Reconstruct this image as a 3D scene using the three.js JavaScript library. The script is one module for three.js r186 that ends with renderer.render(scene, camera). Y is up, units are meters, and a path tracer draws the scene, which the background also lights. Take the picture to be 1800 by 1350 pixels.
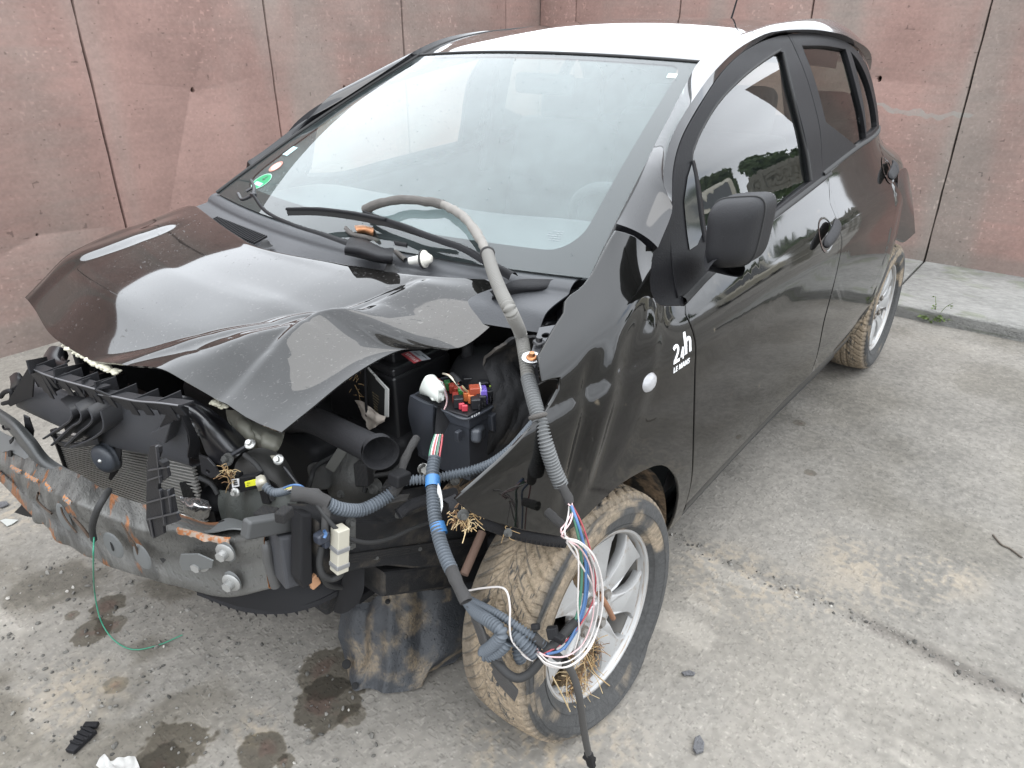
import * as THREE from 'three';
import { RoundedBoxGeometry } from 'three/addons/geometries/RoundedBoxGeometry.js';
import { TextGeometry } from 'three/addons/geometries/TextGeometry.js';
import { FontLoader } from 'three/addons/loaders/FontLoader.js';
import { mergeGeometries, toCreasedNormals } from 'three/addons/utils/BufferGeometryUtils.js';

// ---------- camera, sky, sun, exposure
const scene = new THREE.Scene();
const camera = new THREE.PerspectiveCamera(56.5, 4 / 3, 0.05, 400);
camera.position.set(1.057, 1.441, -1.423);
camera.rotation.order = 'YXZ';
{
  const yaw = 141.392 * Math.PI / 180, pitch = 26.184 * Math.PI / 180;
  camera.up.set(0, 1, 0);
  camera.lookAt(1.057 + Math.cos(pitch) * Math.cos(yaw), 1.441 - Math.sin(pitch), -1.423 + Math.cos(pitch) * Math.sin(yaw));
}
const renderer = new THREE.WebGLRenderer({ antialias: true });
renderer.toneMapping = THREE.LinearToneMapping;
renderer.toneMappingExposure = 1.8;
renderer.shadowMap.enabled = true;
const SUN_DIR = new THREE.Vector3(-0.10, 1.0, -0.16).normalize();

// ---------- noise
function rng(seed) { let s = seed | 0; return () => { s = (s + 0x6d2b79f5) | 0; let t = Math.imul(s ^ (s >>> 15), 1 | s); t = (t + Math.imul(t ^ (t >>> 7), 61 | t)) ^ t; return ((t ^ (t >>> 14)) >>> 0) / 4294967296; }; }
const PERM = (() => { const r = rng(77), p = new Float32Array(65536); for (let i = 0; i < 65536; i++) p[i] = r(); return p; })();
const hash2 = (i, j) => PERM[(Math.imul(i, 374761393) + Math.imul(j, 668265263) >>> 5 ^ Math.imul(i ^ 0x5bd1, j + 0x1b3)) & 65535];
function vn(x, y) { const i = Math.floor(x), j = Math.floor(y); let u = x - i, v = y - j; u = u * u * (3 - 2 * u); v = v * v * (3 - 2 * v); const a = hash2(i, j), b = hash2(i + 1, j), c = hash2(i, j + 1), d = hash2(i + 1, j + 1); return a + (b - a) * u + (c - a) * v + (a - b - c + d) * u * v; }
function fbm(x, y, o = 4) { let s = 0, a = .5, n = 0; for (let k = 0; k < o; k++) { s += a * vn(x, y); n += a; a *= .5; x = x * 2.03 + 17.1; y = y * 2.03 + 9.7; } return s / n; }
const clamp = (x, a = 0, b = 1) => Math.min(b, Math.max(a, x));
const sm = (a, b, x) => { const t = clamp((x - a) / (b - a)); return t * t * (3 - 2 * t); };
const lerp = (a, b, t) => a + (b - a) * t;

// sky: bright broken overcast with a blue opening low in the yard direction
{
  const W = 1024, H = 512, d = new Float32Array(W * H * 4);
  for (let j = 0; j < H; j++) for (let i = 0; i < W; i++) {
    const phi = (i / W - .5) * 2 * Math.PI, th = (j / H - .5) * Math.PI;   // row 0 is the bottom
    const y = Math.sin(th), x = Math.cos(th) * Math.cos(phi), z = Math.cos(th) * Math.sin(phi);
    const yy = Math.max(y, 0) + .22, px = x / yy, pz = z / yy;
    const n = fbm(px * 1.3 + 5, pz * 1.3 + 2, 6), m = fbm(px * .5 + 31, pz * .5 + 12, 3);
    let cover = sm(.34, .52, n * .55 + m * .45 + .11 + .2 * sm(.2, .55, y) + .10 * sm(-.3, .5, z) - .22 * Math.exp(-(((Math.atan2(y, Math.hypot(x, z)) - .30) / .12) ** 2)) * sm(.75, .97, (-x * .94 - z * .34) / Math.hypot(x, z)));
    const lum = 1.58 + .95 * y + 1.25 * (n - .5) + .6 * (m - .5);
    const g = lum > 0 ? lum : 0;
    const blue = [.42, .68, 1.10];
    const o = (j * W + i) * 4, c = [g * .955, g * 1.0, g * 1.06];
    for (let k = 0; k < 3; k++) { let v = lerp(blue[k], c[k], cover); if (y < 0) v = lerp(v, .32, sm(0, -.06, y)); d[o + k] = v; }
    d[o + 3] = 1;
  }
  const t = new THREE.DataTexture(d, W, H, THREE.RGBAFormat, THREE.FloatType);
  t.mapping = THREE.EquirectangularReflectionMapping; t.magFilter = THREE.LinearFilter; t.minFilter = THREE.LinearFilter; t.wrapS = THREE.RepeatWrapping; t.needsUpdate = true;
  scene.background = t; scene.environment = t;
}
const sun = new THREE.DirectionalLight(new THREE.Color(1, .96, .9), .5);
sun.position.copy(SUN_DIR).multiplyScalar(12); sun.target.position.set(-1, 0, 0);
sun.castShadow = true; sun.shadow.radius = 70; sun.shadow.mapSize.set(2048, 2048);
Object.assign(sun.shadow.camera, { left: -7, right: 7, top: 7, bottom: -7, near: .5, far: 40 });
scene.add(sun, sun.target);

// ---------- helpers
const V = (x, y, z) => new THREE.Vector3(x, y, z), toV = p => p.isVector3 ? p.clone() : V(p[0], p[1], p[2]);
const used = {};
const numbered = n => { const k = used[n] = (used[n] ?? -1) + 1; return k ? `${n}_${String(k).padStart(3, '0')}` : n; };
function tag(o, label, category, group, kind) { if (label) o.userData.label = label; if (category) o.userData.category = category; if (group) o.userData.group = group; if (kind) o.userData.kind = kind; return o; }
function thing(name, p, label, category, group) { const g = new THREE.Group(); g.name = numbered(name); g.position.set(...p); scene.add(g); return tag(g, label, category, group); }
function mesh(name, geo, mat, parent = scene) {
  if (Array.isArray(geo)) geo = merge(geo);
  const m = new THREE.Mesh(geo, mat); m.name = parent === scene ? numbered(name) : name; m.castShadow = m.receiveShadow = true;
  if (parent !== scene) { let p = parent, off = V(0, 0, 0); while (p && p !== scene) { off.add(p.position); p = p.parent; } m.position.sub(off); }   // geometry is in world metres
  parent.add(m); return m;
}
function merge(list) {
  return mergeGeometries(list.map(g => { g = g.index ? g.toNonIndexed() : g; for (const k of Object.keys(g.attributes)) if (!['position', 'normal', 'uv'].includes(k)) g.deleteAttribute(k); if (!g.attributes.uv) g.setAttribute('uv', new THREE.BufferAttribute(new Float32Array(g.attributes.position.count * 2), 2)); g.morphAttributes = {}; return g; }));
}
const struct = (name, geo, mat) => tag(mesh(name, geo, mat), null, null, null, 'structure');
function place(geo, p, dir, up = [0, 1, 0]) {   // turns a geometry's +z to dir and moves it to p
  const z = toV(dir).normalize(); let u = toV(up); if (Math.abs(u.clone().normalize().dot(z)) > .98) u = V(1, 0, .1);
  const x = u.cross(z).normalize(), y = z.clone().cross(x), m = new THREE.Matrix4().makeBasis(x, y, z); m.setPosition(toV(p)); return geo.applyMatrix4(m);
}
const rbox = (w, h, d, r = .004, s = 2) => new RoundedBoxGeometry(w, h, d, s, Math.min(r, w / 2.01, h / 2.01, d / 2.01));
function boxAt(p, w, h, d, r = .004, rot = [0, 0, 0]) { const g = rbox(w, h, d, r); g.applyMatrix4(new THREE.Matrix4().makeRotationFromEuler(new THREE.Euler(...rot))); return g.translate(...p); }
function bar(a, b, w, h, r = .003, up = [0, 1, 0]) { const A = toV(a), B = toV(b), L = A.distanceTo(B); return place(rbox(w, h, L, r), A.clone().add(B).multiplyScalar(.5), B.clone().sub(A), up); }
function cyl(a, b, r0, r1 = r0, seg = 20, open = false) { const A = toV(a), B = toV(b), g = new THREE.CylinderGeometry(r1, r0, A.distanceTo(B), seg, 1, open); g.rotateX(Math.PI / 2); return place(g, A.clone().add(B).multiplyScalar(.5), B.clone().sub(A)); }
function flipped(g) {   // turns a geometry's faces round
  const i = g.index; if (i) { const a = i.array; for (let k = 0; k < a.length; k += 3) { const t = a[k + 1]; a[k + 1] = a[k + 2]; a[k + 2] = t; } }
  else for (const at of Object.values(g.attributes)) { const n = at.itemSize; for (let k = 0; k < at.count; k += 3) for (let c = 0; c < n; c++) { const t = at.array[(k + 1) * n + c]; at.array[(k + 1) * n + c] = at.array[(k + 2) * n + c]; at.array[(k + 2) * n + c] = t; } }
  const nn = g.attributes.normal; if (nn) for (let k = 0; k < nn.array.length; k++) nn.array[k] *= -1; return g;
}
function facing(g, out = true) {   // makes the faces look away from the middle of the shape (or towards it)
  const p = g.attributes.position, n = g.index ? g.index.count : p.count, id = k => g.index ? g.index.getX(k) : k, c = V(0, 0, 0), v = V(0, 0, 0); for (let k = 0; k < p.count; k++) c.add(v.fromBufferAttribute(p, k)); c.multiplyScalar(1 / p.count);
  const a = V(0, 0, 0), b = V(0, 0, 0), d = V(0, 0, 0); let s = 0; for (let k = 0; k < n; k += 3) { a.fromBufferAttribute(p, id(k)).sub(c); b.fromBufferAttribute(p, id(k + 1)).sub(c); d.fromBufferAttribute(p, id(k + 2)).sub(c); s += a.dot(b.cross(d)); }
  return (s < 0) === out ? flipped(g) : g;
}
const lathe = (pts, p, dir, seg = 28) => { const g = new THREE.LatheGeometry(pts.map(a => new THREE.Vector2(a[0], a[1])), seg); g.rotateX(Math.PI / 2); return place(facing(g), p, dir); };
function bolt(p, n, s = .011) {   // hexagon head on a washer, facing n
  const l = lathe([[0, .0045], [s * .55, .0045], [s * .95, .003], [s, 0]], p, n, 20), h = new THREE.CylinderGeometry(s * .52, s * .56, s * .62, 6); h.rotateX(Math.PI / 2); h.translate(0, 0, .0045 + s * .3);
  return merge([l, place(h, p, n)]);
}
function extr(pts, depth, bevel = .002, holes = []) {   // pts in x,y; centred thickness along z
  const s = new THREE.Shape(pts.map(p => new THREE.Vector2(p[0], p[1]))); for (const h of holes) s.holes.push(new THREE.Path(h.map(p => new THREE.Vector2(p[0], p[1]))));
  const g = new THREE.ExtrudeGeometry(s, { depth: Math.max(depth - 2 * bevel, 1e-4), bevelEnabled: bevel > 0, bevelThickness: bevel, bevelSize: bevel, bevelOffset: -bevel, bevelSegments: 2, steps: 1, curveSegments: 10 }); g.translate(0, 0, -depth / 2 + bevel); return g;
}
const circle = (cx, cy, r, n = 14) => Array.from({ length: n }, (_, i) => [cx + r * Math.cos(i / n * 2 * Math.PI), cy + r * Math.sin(i / n * 2 * Math.PI)]);
function plate(P, t, bevel = .001, holes = []) {   // a flat plate through 3-D points (their best plane), thickness t; holes are 3-D circles [p, r]
  const v = P.map(toV), c = v.reduce((a, b) => a.add(b), V(0, 0, 0)).multiplyScalar(1 / v.length), n = V(0, 0, 0);
  for (let i = 0; i < v.length; i++) { const a = v[i].clone().sub(c), b = v[(i + 1) % v.length].clone().sub(c); n.add(a.cross(b)); } n.normalize();
  const x = v[1].clone().sub(v[0]); x.addScaledVector(n, -x.dot(n)).normalize(); const y = n.clone().cross(x);
  const to = p => { const d = toV(p).sub(c); return [d.dot(x), d.dot(y)]; };
  const g = extr(v.map(to), t, bevel, holes.map(([p, r]) => circle(...to(p), r))); const m = new THREE.Matrix4().makeBasis(x, y, n); m.setPosition(c); return g.applyMatrix4(m);
}
function crv(pts, closed = false, tens = .5) { return new THREE.CatmullRomCurve3(pts.map(toV), closed, 'catmullrom', tens); }
function tube(pts, r, seg = 0, rad = 10, closed = false) { const c = crv(pts, closed); return new THREE.TubeGeometry(c, seg || Math.max(8, Math.round(c.getLength() / .008)), r, rad, closed); }
function conduit(pts, r, pitch = .0058, amp = .22, rad = 14, ends = true) {   // corrugated split tube
  const c = crv(pts), L = c.getLength(), n = Math.round(L / pitch) * 4, fr = c.computeFrenetFrames(n), pos = [], uv = [], idx = [];
  for (let i = 0; i <= n; i++) { const p = c.getPointAt(i / n), k = i % 4, rr = r * (k === 0 || k === 1 ? 1 + amp * .5 : 1 - amp);
    for (let j = 0; j <= rad; j++) { const a = j / rad * 2 * Math.PI, q = p.clone().addScaledVector(fr.normals[i], Math.cos(a) * rr).addScaledVector(fr.binormals[i], Math.sin(a) * rr); pos.push(q.x, q.y, q.z); uv.push(i / n * L * 20, j / rad); } }
  for (let i = 0; i < n; i++) for (let j = 0; j < rad; j++) { const a = i * (rad + 1) + j, b = a + rad + 1; idx.push(a, a + 1, b, b, a + 1, b + 1); }
  return geoOf(pos, uv, idx);
}
function geoOf(pos, uv, idx) { const g = new THREE.BufferGeometry(); g.setAttribute('position', new THREE.Float32BufferAttribute(pos, 3)); g.setAttribute('uv', new THREE.Float32BufferAttribute(uv, 2)); g.setIndex(idx); g.computeVertexNormals(); return g; }
const cr = (p0, p1, p2, p3, t) => { const a = t * t, b = a * t; return .5 * (2 * p1 + (p2 - p0) * t + (2 * p0 - 5 * p1 + 4 * p2 - p3) * a + (3 * p1 - p0 - 3 * p2 + p3) * b); };
function spl(P, t) { const n = P.length - 1; t = clamp(t) * n; const i = Math.min(Math.floor(t), n - 1), f = t - i, ex = (a, b, k) => 2 * a[k] - b[k]; const p1 = P[i], p2 = P[i + 1];
  return p1.map((_, k) => cr(i > 0 ? P[i - 1][k] : ex(p1, p2, k), p1[k], p2[k], i < n - 1 ? P[i + 2][k] : ex(p2, p1, k), f)); }
function arcs(P, n) { const N = P.length * 12, q = [], s = [0]; for (let i = 0; i <= N; i++) { q.push(spl(P, i / N)); if (i) s.push(s[i - 1] + Math.hypot(...q[i].map((v, k) => v - q[i - 1][k]))); }
  const out = []; let j = 0; for (let i = 0; i <= n; i++) { const w = s[N] * i / n; while (j < N - 1 && s[j + 1] < w) j++; const f = (w - s[j]) / (s[j + 1] - s[j] || 1); out.push(q[j].map((v, k) => v + (q[j + 1][k] - v) * f)); } return out; }
// rows of 3-D points -> smooth grid; disp(u, v, p, n) may move points; thick > 0 closes it to a sheet with a back
function loft(rows, nu, nv, { disp, thick = 0, linear = false, face } = {}) {
  const g = []; const cols = rows.map(r => arcs(r, nu));
  for (let i = 0; i <= nu; i++) { const line = cols.map(c => c[i]); g.push([]); for (let j = 0; j <= nv; j++) { const t = j / nv; if (linear) { const k = Math.min(Math.floor(t * (line.length - 1)), line.length - 2), f = t * (line.length - 1) - k; g[i].push(toV(line[k].map((v, m) => lerp(v, line[k + 1][m], f)))); } else g[i].push(toV(spl(line, t))); } }
  return gridGeo(g, disp, thick, face ?? 'out');
}
function gridGeo(g, disp, thick = 0, face = 'out') {
  const nu = g.length - 1, nv = g[0].length - 1;
  const nrm = () => g.map((r, i) => r.map((p, j) => { const a = g[Math.min(i + 1, nu)][j].clone().sub(g[Math.max(i - 1, 0)][j]), b = g[i][Math.min(j + 1, nv)].clone().sub(g[i][Math.max(j - 1, 0)]); return a.cross(b).normalize(); }));
  if (disp) { const n = nrm(); g = g.map((r, i) => r.map((p, j) => disp(i / nu, j / nv, p.clone(), n[i][j]))); }
  const pos = [], uv = [], idx = []; let su = 0;
  for (let i = 0; i <= nu; i++) { if (i) su += g[i][nv >> 1].distanceTo(g[i - 1][nv >> 1]); let sv = 0; for (let j = 0; j <= nv; j++) { const p = g[i][j]; if (j) sv += p.distanceTo(g[i][j - 1]); pos.push(p.x, p.y, p.z); uv.push(su, sv); } }
  for (let i = 0; i < nu; i++) for (let j = 0; j < nv; j++) { const a = i * (nv + 1) + j, b = a + nv + 1; idx.push(a, b, a + 1, b, b + 1, a + 1); }
  const top = geoOf(pos, uv, idx);
  if (!thick) return face === 'as is' ? top : facing(top, face === 'out');
  const n = nrm(), back = g.map((r, i) => r.map((p, j) => p.clone().addScaledVector(n[i][j], -thick))), parts = [top, flipped(gridGeo(back, null, 0, 'as is'))];
  const ring = []; for (let i = 0; i <= nu; i++) ring.push([i, 0]); for (let j = 1; j <= nv; j++) ring.push([nu, j]); for (let i = nu - 1; i >= 0; i--) ring.push([i, nv]); for (let j = nv - 1; j >= 0; j--) ring.push([0, j]);
  const side = gridGeo(ring.map(([i, j]) => [g[i][j], back[i][j]]), null, 0, 'as is');
  { const p = side.attributes.position, ix = side.index, a = V(0, 0, 0), b = V(0, 0, 0), d = V(0, 0, 0), m = g[nu >> 1][nv >> 1]; let s = 0; for (let k = 0; k < ix.count; k += 3) { a.fromBufferAttribute(p, ix.getX(k)); b.fromBufferAttribute(p, ix.getX(k + 1)); d.fromBufferAttribute(p, ix.getX(k + 2)); s += b.sub(a).cross(d.sub(a)).dot(a.sub(m)); } if (s < 0) flipped(side); }
  parts.push(side);
  return merge(parts);
}
// a sheet cut to an outline in (u, v) and laid on surf(u, v); flange: depth of the folded edge
function outline(...segs) { const out = []; for (const s of segs) { let L = 0; for (let i = 1; i < s.length; i++) L += Math.hypot(s[i][0] - s[i - 1][0], s[i][1] - s[i - 1][1]); const n = Math.max(1, Math.round(L / .022)); arcs(s.map(p => [p[0], p[1]]), n).slice(0, -1).forEach(p => out.push(p)); } return out; }
function sheet(contour, surf, { flip = false, seg = .04, flange = .014, holes = [] } = {}) {
  const P2 = [...contour, ...holes.flat()].map(p => new THREE.Vector2(p[0], p[1]));
  const tri = THREE.ShapeUtils.triangulateShape(contour.map(p => new THREE.Vector2(p[0], p[1])), holes.map(h => h.map(p => new THREE.Vector2(p[0], p[1]))));
  const pts = P2.map(p => [p.x, p.y]), mid = new Map();
  const m = (a, b) => { const k = a < b ? a * 1e6 + b : b * 1e6 + a; if (!mid.has(k)) { pts.push([(pts[a][0] + pts[b][0]) / 2, (pts[a][1] + pts[b][1]) / 2]); mid.set(k, pts.length - 1); } return mid.get(k); };
  const len = (a, b) => Math.hypot(pts[a][0] - pts[b][0], pts[a][1] - pts[b][1]); let todo = tri.map(t => [...t]); const done = [];
  while (todo.length) { const t = todo.pop(), L = [len(t[0], t[1]), len(t[1], t[2]), len(t[2], t[0])], k = L.indexOf(Math.max(...L)); if (L[k] <= seg) { done.push(t); continue; } const a = t[k], b = t[(k + 1) % 3], c = t[(k + 2) % 3], e = m(a, b); todo.push([a, e, c], [e, b, c]); }
  const h = .004, at = (u, v) => toV(surf(u, v)), sgn = flip ? -1 : 1;
  const nor = (u, v) => at(u + h, v).sub(at(u - h, v)).cross(at(u, v + h).sub(at(u, v - h))).normalize().multiplyScalar(sgn);
  const pos = [], nn = [], uv = [], idx = [];
  for (const p of pts) { const q = at(p[0], p[1]), n = nor(p[0], p[1]); pos.push(q.x, q.y, q.z); nn.push(n.x, n.y, n.z); uv.push(p[0], p[1]); }
  for (const t of done) { const a = pts[t[0]], b = pts[t[1]], c = pts[t[2]], ccw = (b[0] - a[0]) * (c[1] - a[1]) - (b[1] - a[1]) * (c[0] - a[0]) > 0; (ccw !== flip) ? idx.push(t[0], t[1], t[2]) : idx.push(t[0], t[2], t[1]); }
  if (flange > 0) for (const ring of [contour, ...holes]) {
    let area = 0; ring.forEach((p, i) => { const b = ring[(i + 1) % ring.length]; area += p[0] * b[1] - b[0] * p[1]; });
    const s = (area > 0 ? 1 : -1) * (ring === contour ? 1 : -1), base = pos.length / 3, N = ring.length;
    for (let i = 0; i < N; i++) { const p = ring[i], a = ring[(i + N - 1) % N], b = ring[(i + 1) % N]; const P = at(p[0], p[1]), n = nor(p[0], p[1]), T = at(b[0], b[1]).sub(at(a[0], a[1])).normalize(); const out = T.clone().cross(n).normalize().multiplyScalar(s * sgn);
      const r = .0025, put = (q, nn2) => { pos.push(q.x, q.y, q.z); nn.push(nn2.x, nn2.y, nn2.z); uv.push(p[0], p[1]); };
      put(P, n); put(P.clone().addScaledVector(out, r * .7).addScaledVector(n, -r * .3), n.clone().add(out).normalize()); put(P.clone().addScaledVector(out, r).addScaledVector(n, -r), out); put(P.clone().addScaledVector(out, r).addScaledVector(n, -flange), out); }
    for (let i = 0; i < N; i++) for (let k = 0; k < 3; k++) { const a = base + i * 4 + k, b = base + ((i + 1) % N) * 4 + k; idx.push(a, b, a + 1, b, b + 1, a + 1); }
  }
  for (let k = 0; k < idx.length; k += 3) { const [a, b, c] = [idx[k] * 3, idx[k + 1] * 3, idx[k + 2] * 3], e = V(pos[b] - pos[a], pos[b + 1] - pos[a + 1], pos[b + 2] - pos[a + 2]), f = V(pos[c] - pos[a], pos[c + 1] - pos[a + 1], pos[c + 2] - pos[a + 2]); e.cross(f); if (e.x * (nn[a] + nn[b] + nn[c]) + e.y * (nn[a + 1] + nn[b + 1] + nn[c + 1]) + e.z * (nn[a + 2] + nn[b + 2] + nn[c + 2]) < 0) { const t = idx[k + 1]; idx[k + 1] = idx[k + 2]; idx[k + 2] = t; } }
  const g = new THREE.BufferGeometry(); g.setAttribute('position', new THREE.Float32BufferAttribute(pos, 3)); g.setAttribute('normal', new THREE.Float32BufferAttribute(nn, 3)); g.setAttribute('uv', new THREE.Float32BufferAttribute(uv, 2)); g.setIndex(idx); return g;
}
// ---------- textures
function dtex(w, h, fn, srgb = false) {
  const d = new Uint8Array(w * h * 4), c = [0, 0, 0, 1], e = srgb ? v => 255 * (v <= .0031308 ? 12.92 * v : 1.055 * Math.pow(v, 1 / 2.4) - .055) : v => 255 * v;
  for (let j = 0; j < h; j++) for (let i = 0; i < w; i++) { c[3] = 1; fn(i / w, j / h, c); const o = (j * w + i) * 4; for (let k = 0; k < 3; k++) d[o + k] = clamp(e(clamp(c[k])), 0, 255); d[o + 3] = 255 * c[3]; }
  const t = new THREE.DataTexture(d, w, h); t.wrapS = t.wrapT = THREE.RepeatWrapping; t.magFilter = THREE.LinearFilter; t.minFilter = THREE.LinearMipmapLinearFilter; if (srgb) t.colorSpace = THREE.SRGBColorSpace; t.needsUpdate = true; return t;
}
const grey = (w, h, fn) => dtex(w, h, (u, v, c) => { c[0] = c[1] = c[2] = fn(u, v); });
const rep = (t, x, y = x) => { const c = t.clone(); c.repeat.set(x, y); c.needsUpdate = true; return c; };
const std = o => new THREE.MeshStandardMaterial({ side: THREE.DoubleSide, ...o }), phy = o => new THREE.MeshPhysicalMaterial({ side: THREE.DoubleSide, ...o });
const rgb = (r, g, b) => new THREE.Color().setRGB(r, g, b);
// tiling noise for roughness and fine bumps
const wrapN = (u, v, f, o) => { const a = fbm(u * f, v * f, o), b = fbm((u - 1) * f, v * f, o), c = fbm(u * f, (v - 1) * f, o), d = fbm((u - 1) * f, (v - 1) * f, o); const x = sm(.7, 1, u), y = sm(.7, 1, v); return lerp(lerp(a, b, x), lerp(c, d, x), y); };

// ================= SETTING
// ---------- ground: worn concrete yard, one sheet to the horizon
const seam = [[-.72,0,-.537],[-.694,0,-.696],[-.69,0,-.746],[-.675,0,-.911],[-.684,0,-1.077],[-.691,0,-1.231],[-.678,0,-1.363],[-.654,0,-1.512],[-.667,0,-1.631]].map(p => [p[0], p[2]]);
seam.unshift([seam[0][0] + (seam[0][0] - seam[1][0]) * 4, seam[0][1] + (seam[0][1] - seam[1][1]) * 4]); seam.push([seam[8][0] * 3 - 2 * seam[7][0], seam[8][1] * 3 - 2 * seam[7][1]]);
function toSeam(x, z) { let best = 9, side = 1; for (let i = 0; i + 1 < seam.length; i++) { const a = seam[i], b = seam[i + 1], dx = b[0] - a[0], dz = b[1] - a[1], t = clamp(((x - a[0]) * dx + (z - a[1]) * dz) / (dx * dx + dz * dz)), ex = x - a[0] - t * dx, ez = z - a[1] - t * dz, d = Math.hypot(ex, ez); if (d < best) { best = d; side = Math.sign(dx * ez - dz * ex); } } return best * side; }
// dark liquid stains: centre x, z, radius, depth of tone, oily centre
const stains = [
  [...[.679,0,-.172], .085, .9], [...[.714,0,-.188], .06, .9], [...[.569,0,-.319], .055, .95], [...[.55,0,-.383], .02, .8], [...[.334,0,-.254], .08, .95], [...[.396,0,-.326], .075, 1], [...[.382,0,-.403], .03, .7], [...[.576,0,.409], .05, .9], [...[.643,0,.344], .05, .85], [...[.599,0,.327], .04, .7], [...[.652,0,.452], .025, .7], [...[.687,0,.121], .035, .55],
  [...[-1.339,0,-.904], .02, .6], [...[-1.689,0,-.745], .025, .6]];
const clay = [[...[.764,0,.176], .13], [...[.691,0,.126], .05], [...[.543,0,-.254], .06], [...[.237,0,-.767], .12], [...[.122,0,-.855], .16], [...[-.651,0,-.92], .2], [...[-1.021,0,-1.426], .12], [...[-.887,0,-1.177], .2], [...[.497,0,1.129], .2]];
const GX0 = -3.9, GZ0 = -3.4, GS = 6;
const groundMap = dtex(2048, 2048, (u, v, c) => {
  const x = GX0 + u * GS, z = GZ0 + v * GS;
  const big = fbm(x * 1.1 + 3, z * 1.1 + 8, 4), mid = fbm(x * 6 + 1, z * 6 + 2, 4), fine = fbm(x * 70, z * 70, 2), grit = vn(x * 190 + 4, z * 190), grit2 = vn(x * 120 + 40, z * 120 + 9);
  const d = toSeam(x, z) + (mid - .5) * .05;
  let g = .138 + (big - .5) * .07 + (mid - .5) * .065 + (fine - .5) * .07;
  const slab = sm(-.02, .02, d);                       // the far slab is smoother and paler
  g += .035 * slab;
  let r = 1.06, b = .865;
  if (grit > .84) g *= lerp(1, .62, sm(.84, .95, grit)); if (grit2 > .86) g *= lerp(1, 1.3, sm(.86, .97, grit2));
  if (grit < .10) g *= 1.25;
  // grime of the near, rougher half
  const grime = sm(.44, .70, fbm(x * 2.3 + 60, z * 2.3 + 11, 5)) * (1 - slab * .6); g *= 1 - .20 * grime; r += .015 * grime; b -= .03 * grime;
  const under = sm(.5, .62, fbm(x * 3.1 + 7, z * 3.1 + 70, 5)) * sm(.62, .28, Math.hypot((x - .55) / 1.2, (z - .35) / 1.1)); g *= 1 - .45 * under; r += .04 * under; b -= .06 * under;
  if (Math.abs(d) < .06) { const e = sm(.05, .0, Math.abs(d)) * sm(.35, .6, mid + .25 * (grit - .5)); g *= 1 - .42 * e; r += .03 * e; }
  for (const [cx, , cz, rad] of clay) { const q = Math.hypot(x - cx, z - cz) / rad; if (q < 1.4) { const m = sm(1.3, .3, q + (mid - .5) * 1.4) * sm(.4, .62, fine * .5 + mid * .5) * .42; g = lerp(g, .27, m * .6); r = lerp(r, 1.24, m); b = lerp(b, .66, m); } }
  const white = sm(.66, .74, fbm(x * 9 + 20, z * 3.4 + 50, 4)) * slab; g += .045 * white;
  for (const [cx, , cz, rad, k] of stains) { const q = Math.hypot(x - cx, z - cz) / rad; if (q < 1.7) { const m = sm(1.02, .92, q + (mid - .5) * 1.1 + (fine - .5) * .35) * k; g *= 1 - .66 * m; r += .08 * m; b -= .12 * m; const oil = sm(.7, .3, q + (mid - .5)) * m * sm(.45, .6, fbm(x * 22, z * 22, 3)); g *= 1 - .25 * oil; r += .30 * oil; } }
  g = Math.max(g, .018); c[0] = g * r; c[1] = g * .985; c[2] = g * b;
}, true);
groundMap.wrapS = groundMap.wrapT = THREE.MirroredRepeatWrapping;
const groundBump = grey(1024, 1024, (u, v) => .45 * wrapN(u, v, 12, 3) + .35 * wrapN(u, v, 70, 2) + .5 * sm(.6, .9, wrapN(u + .3, v, 130, 1)) - .3 * sm(.72, .9, wrapN(u, v + .3, 90, 1)));
const groundRough = grey(512, 512, (u, v) => .82 + .16 * wrapN(u, v, 14, 3));
{
  const g = new THREE.PlaneGeometry(240, 240, 60, 60); g.rotateX(-Math.PI / 2);
  const p = g.attributes.position, t = g.attributes.uv; for (let i = 0; i < p.count; i++) t.setXY(i, (p.getX(i) - GX0) / GS, (p.getZ(i) - GZ0) / GS);
  struct('ground', g, std({ map: groundMap, bumpMap: rep(groundBump, 6), bumpScale: .0018, roughnessMap: rep(groundRough, 8), roughness: 1 }));
}
// ---------- raised concrete ledge along the back wall
const concreteMap = dtex(1024, 1024, (u, v, c) => { const n = wrapN(u, v, 5, 5), f = wrapN(u, v, 60, 2), g = .19 + (n - .5) * .12 + (f - .5) * .09; const st = sm(.56, .7, wrapN(u + .4, v + .2, 9, 4)); c[0] = g * (1 - .2 * st) * 1.0; c[1] = g * (1 - .16 * st) * .985; c[2] = g * (1 - .27 * st) * .92; }, true);
const concreteMat = std({ map: concreteMap, bumpMap: rep(groundBump, 2), bumpScale: .004, roughness: .92 });
{
  const g = thing('concrete_ledge', [-3.8, 0, 0], null, null); g.userData.kind = 'structure';
  const cuts = [2.55, 1.0, -.675, -2.35];
  for (let i = 0; i + 1 < cuts.length; i++) {
    const a = cuts[i + 1], b = cuts[i], L = b - a - .008, b2 = rbox(1.03, .24, L, .012, 3); b2.translate(-3.785, -.048, (a + b) / 2);
    mesh('slab', b2, concreteMat, g);
  }
}
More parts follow.
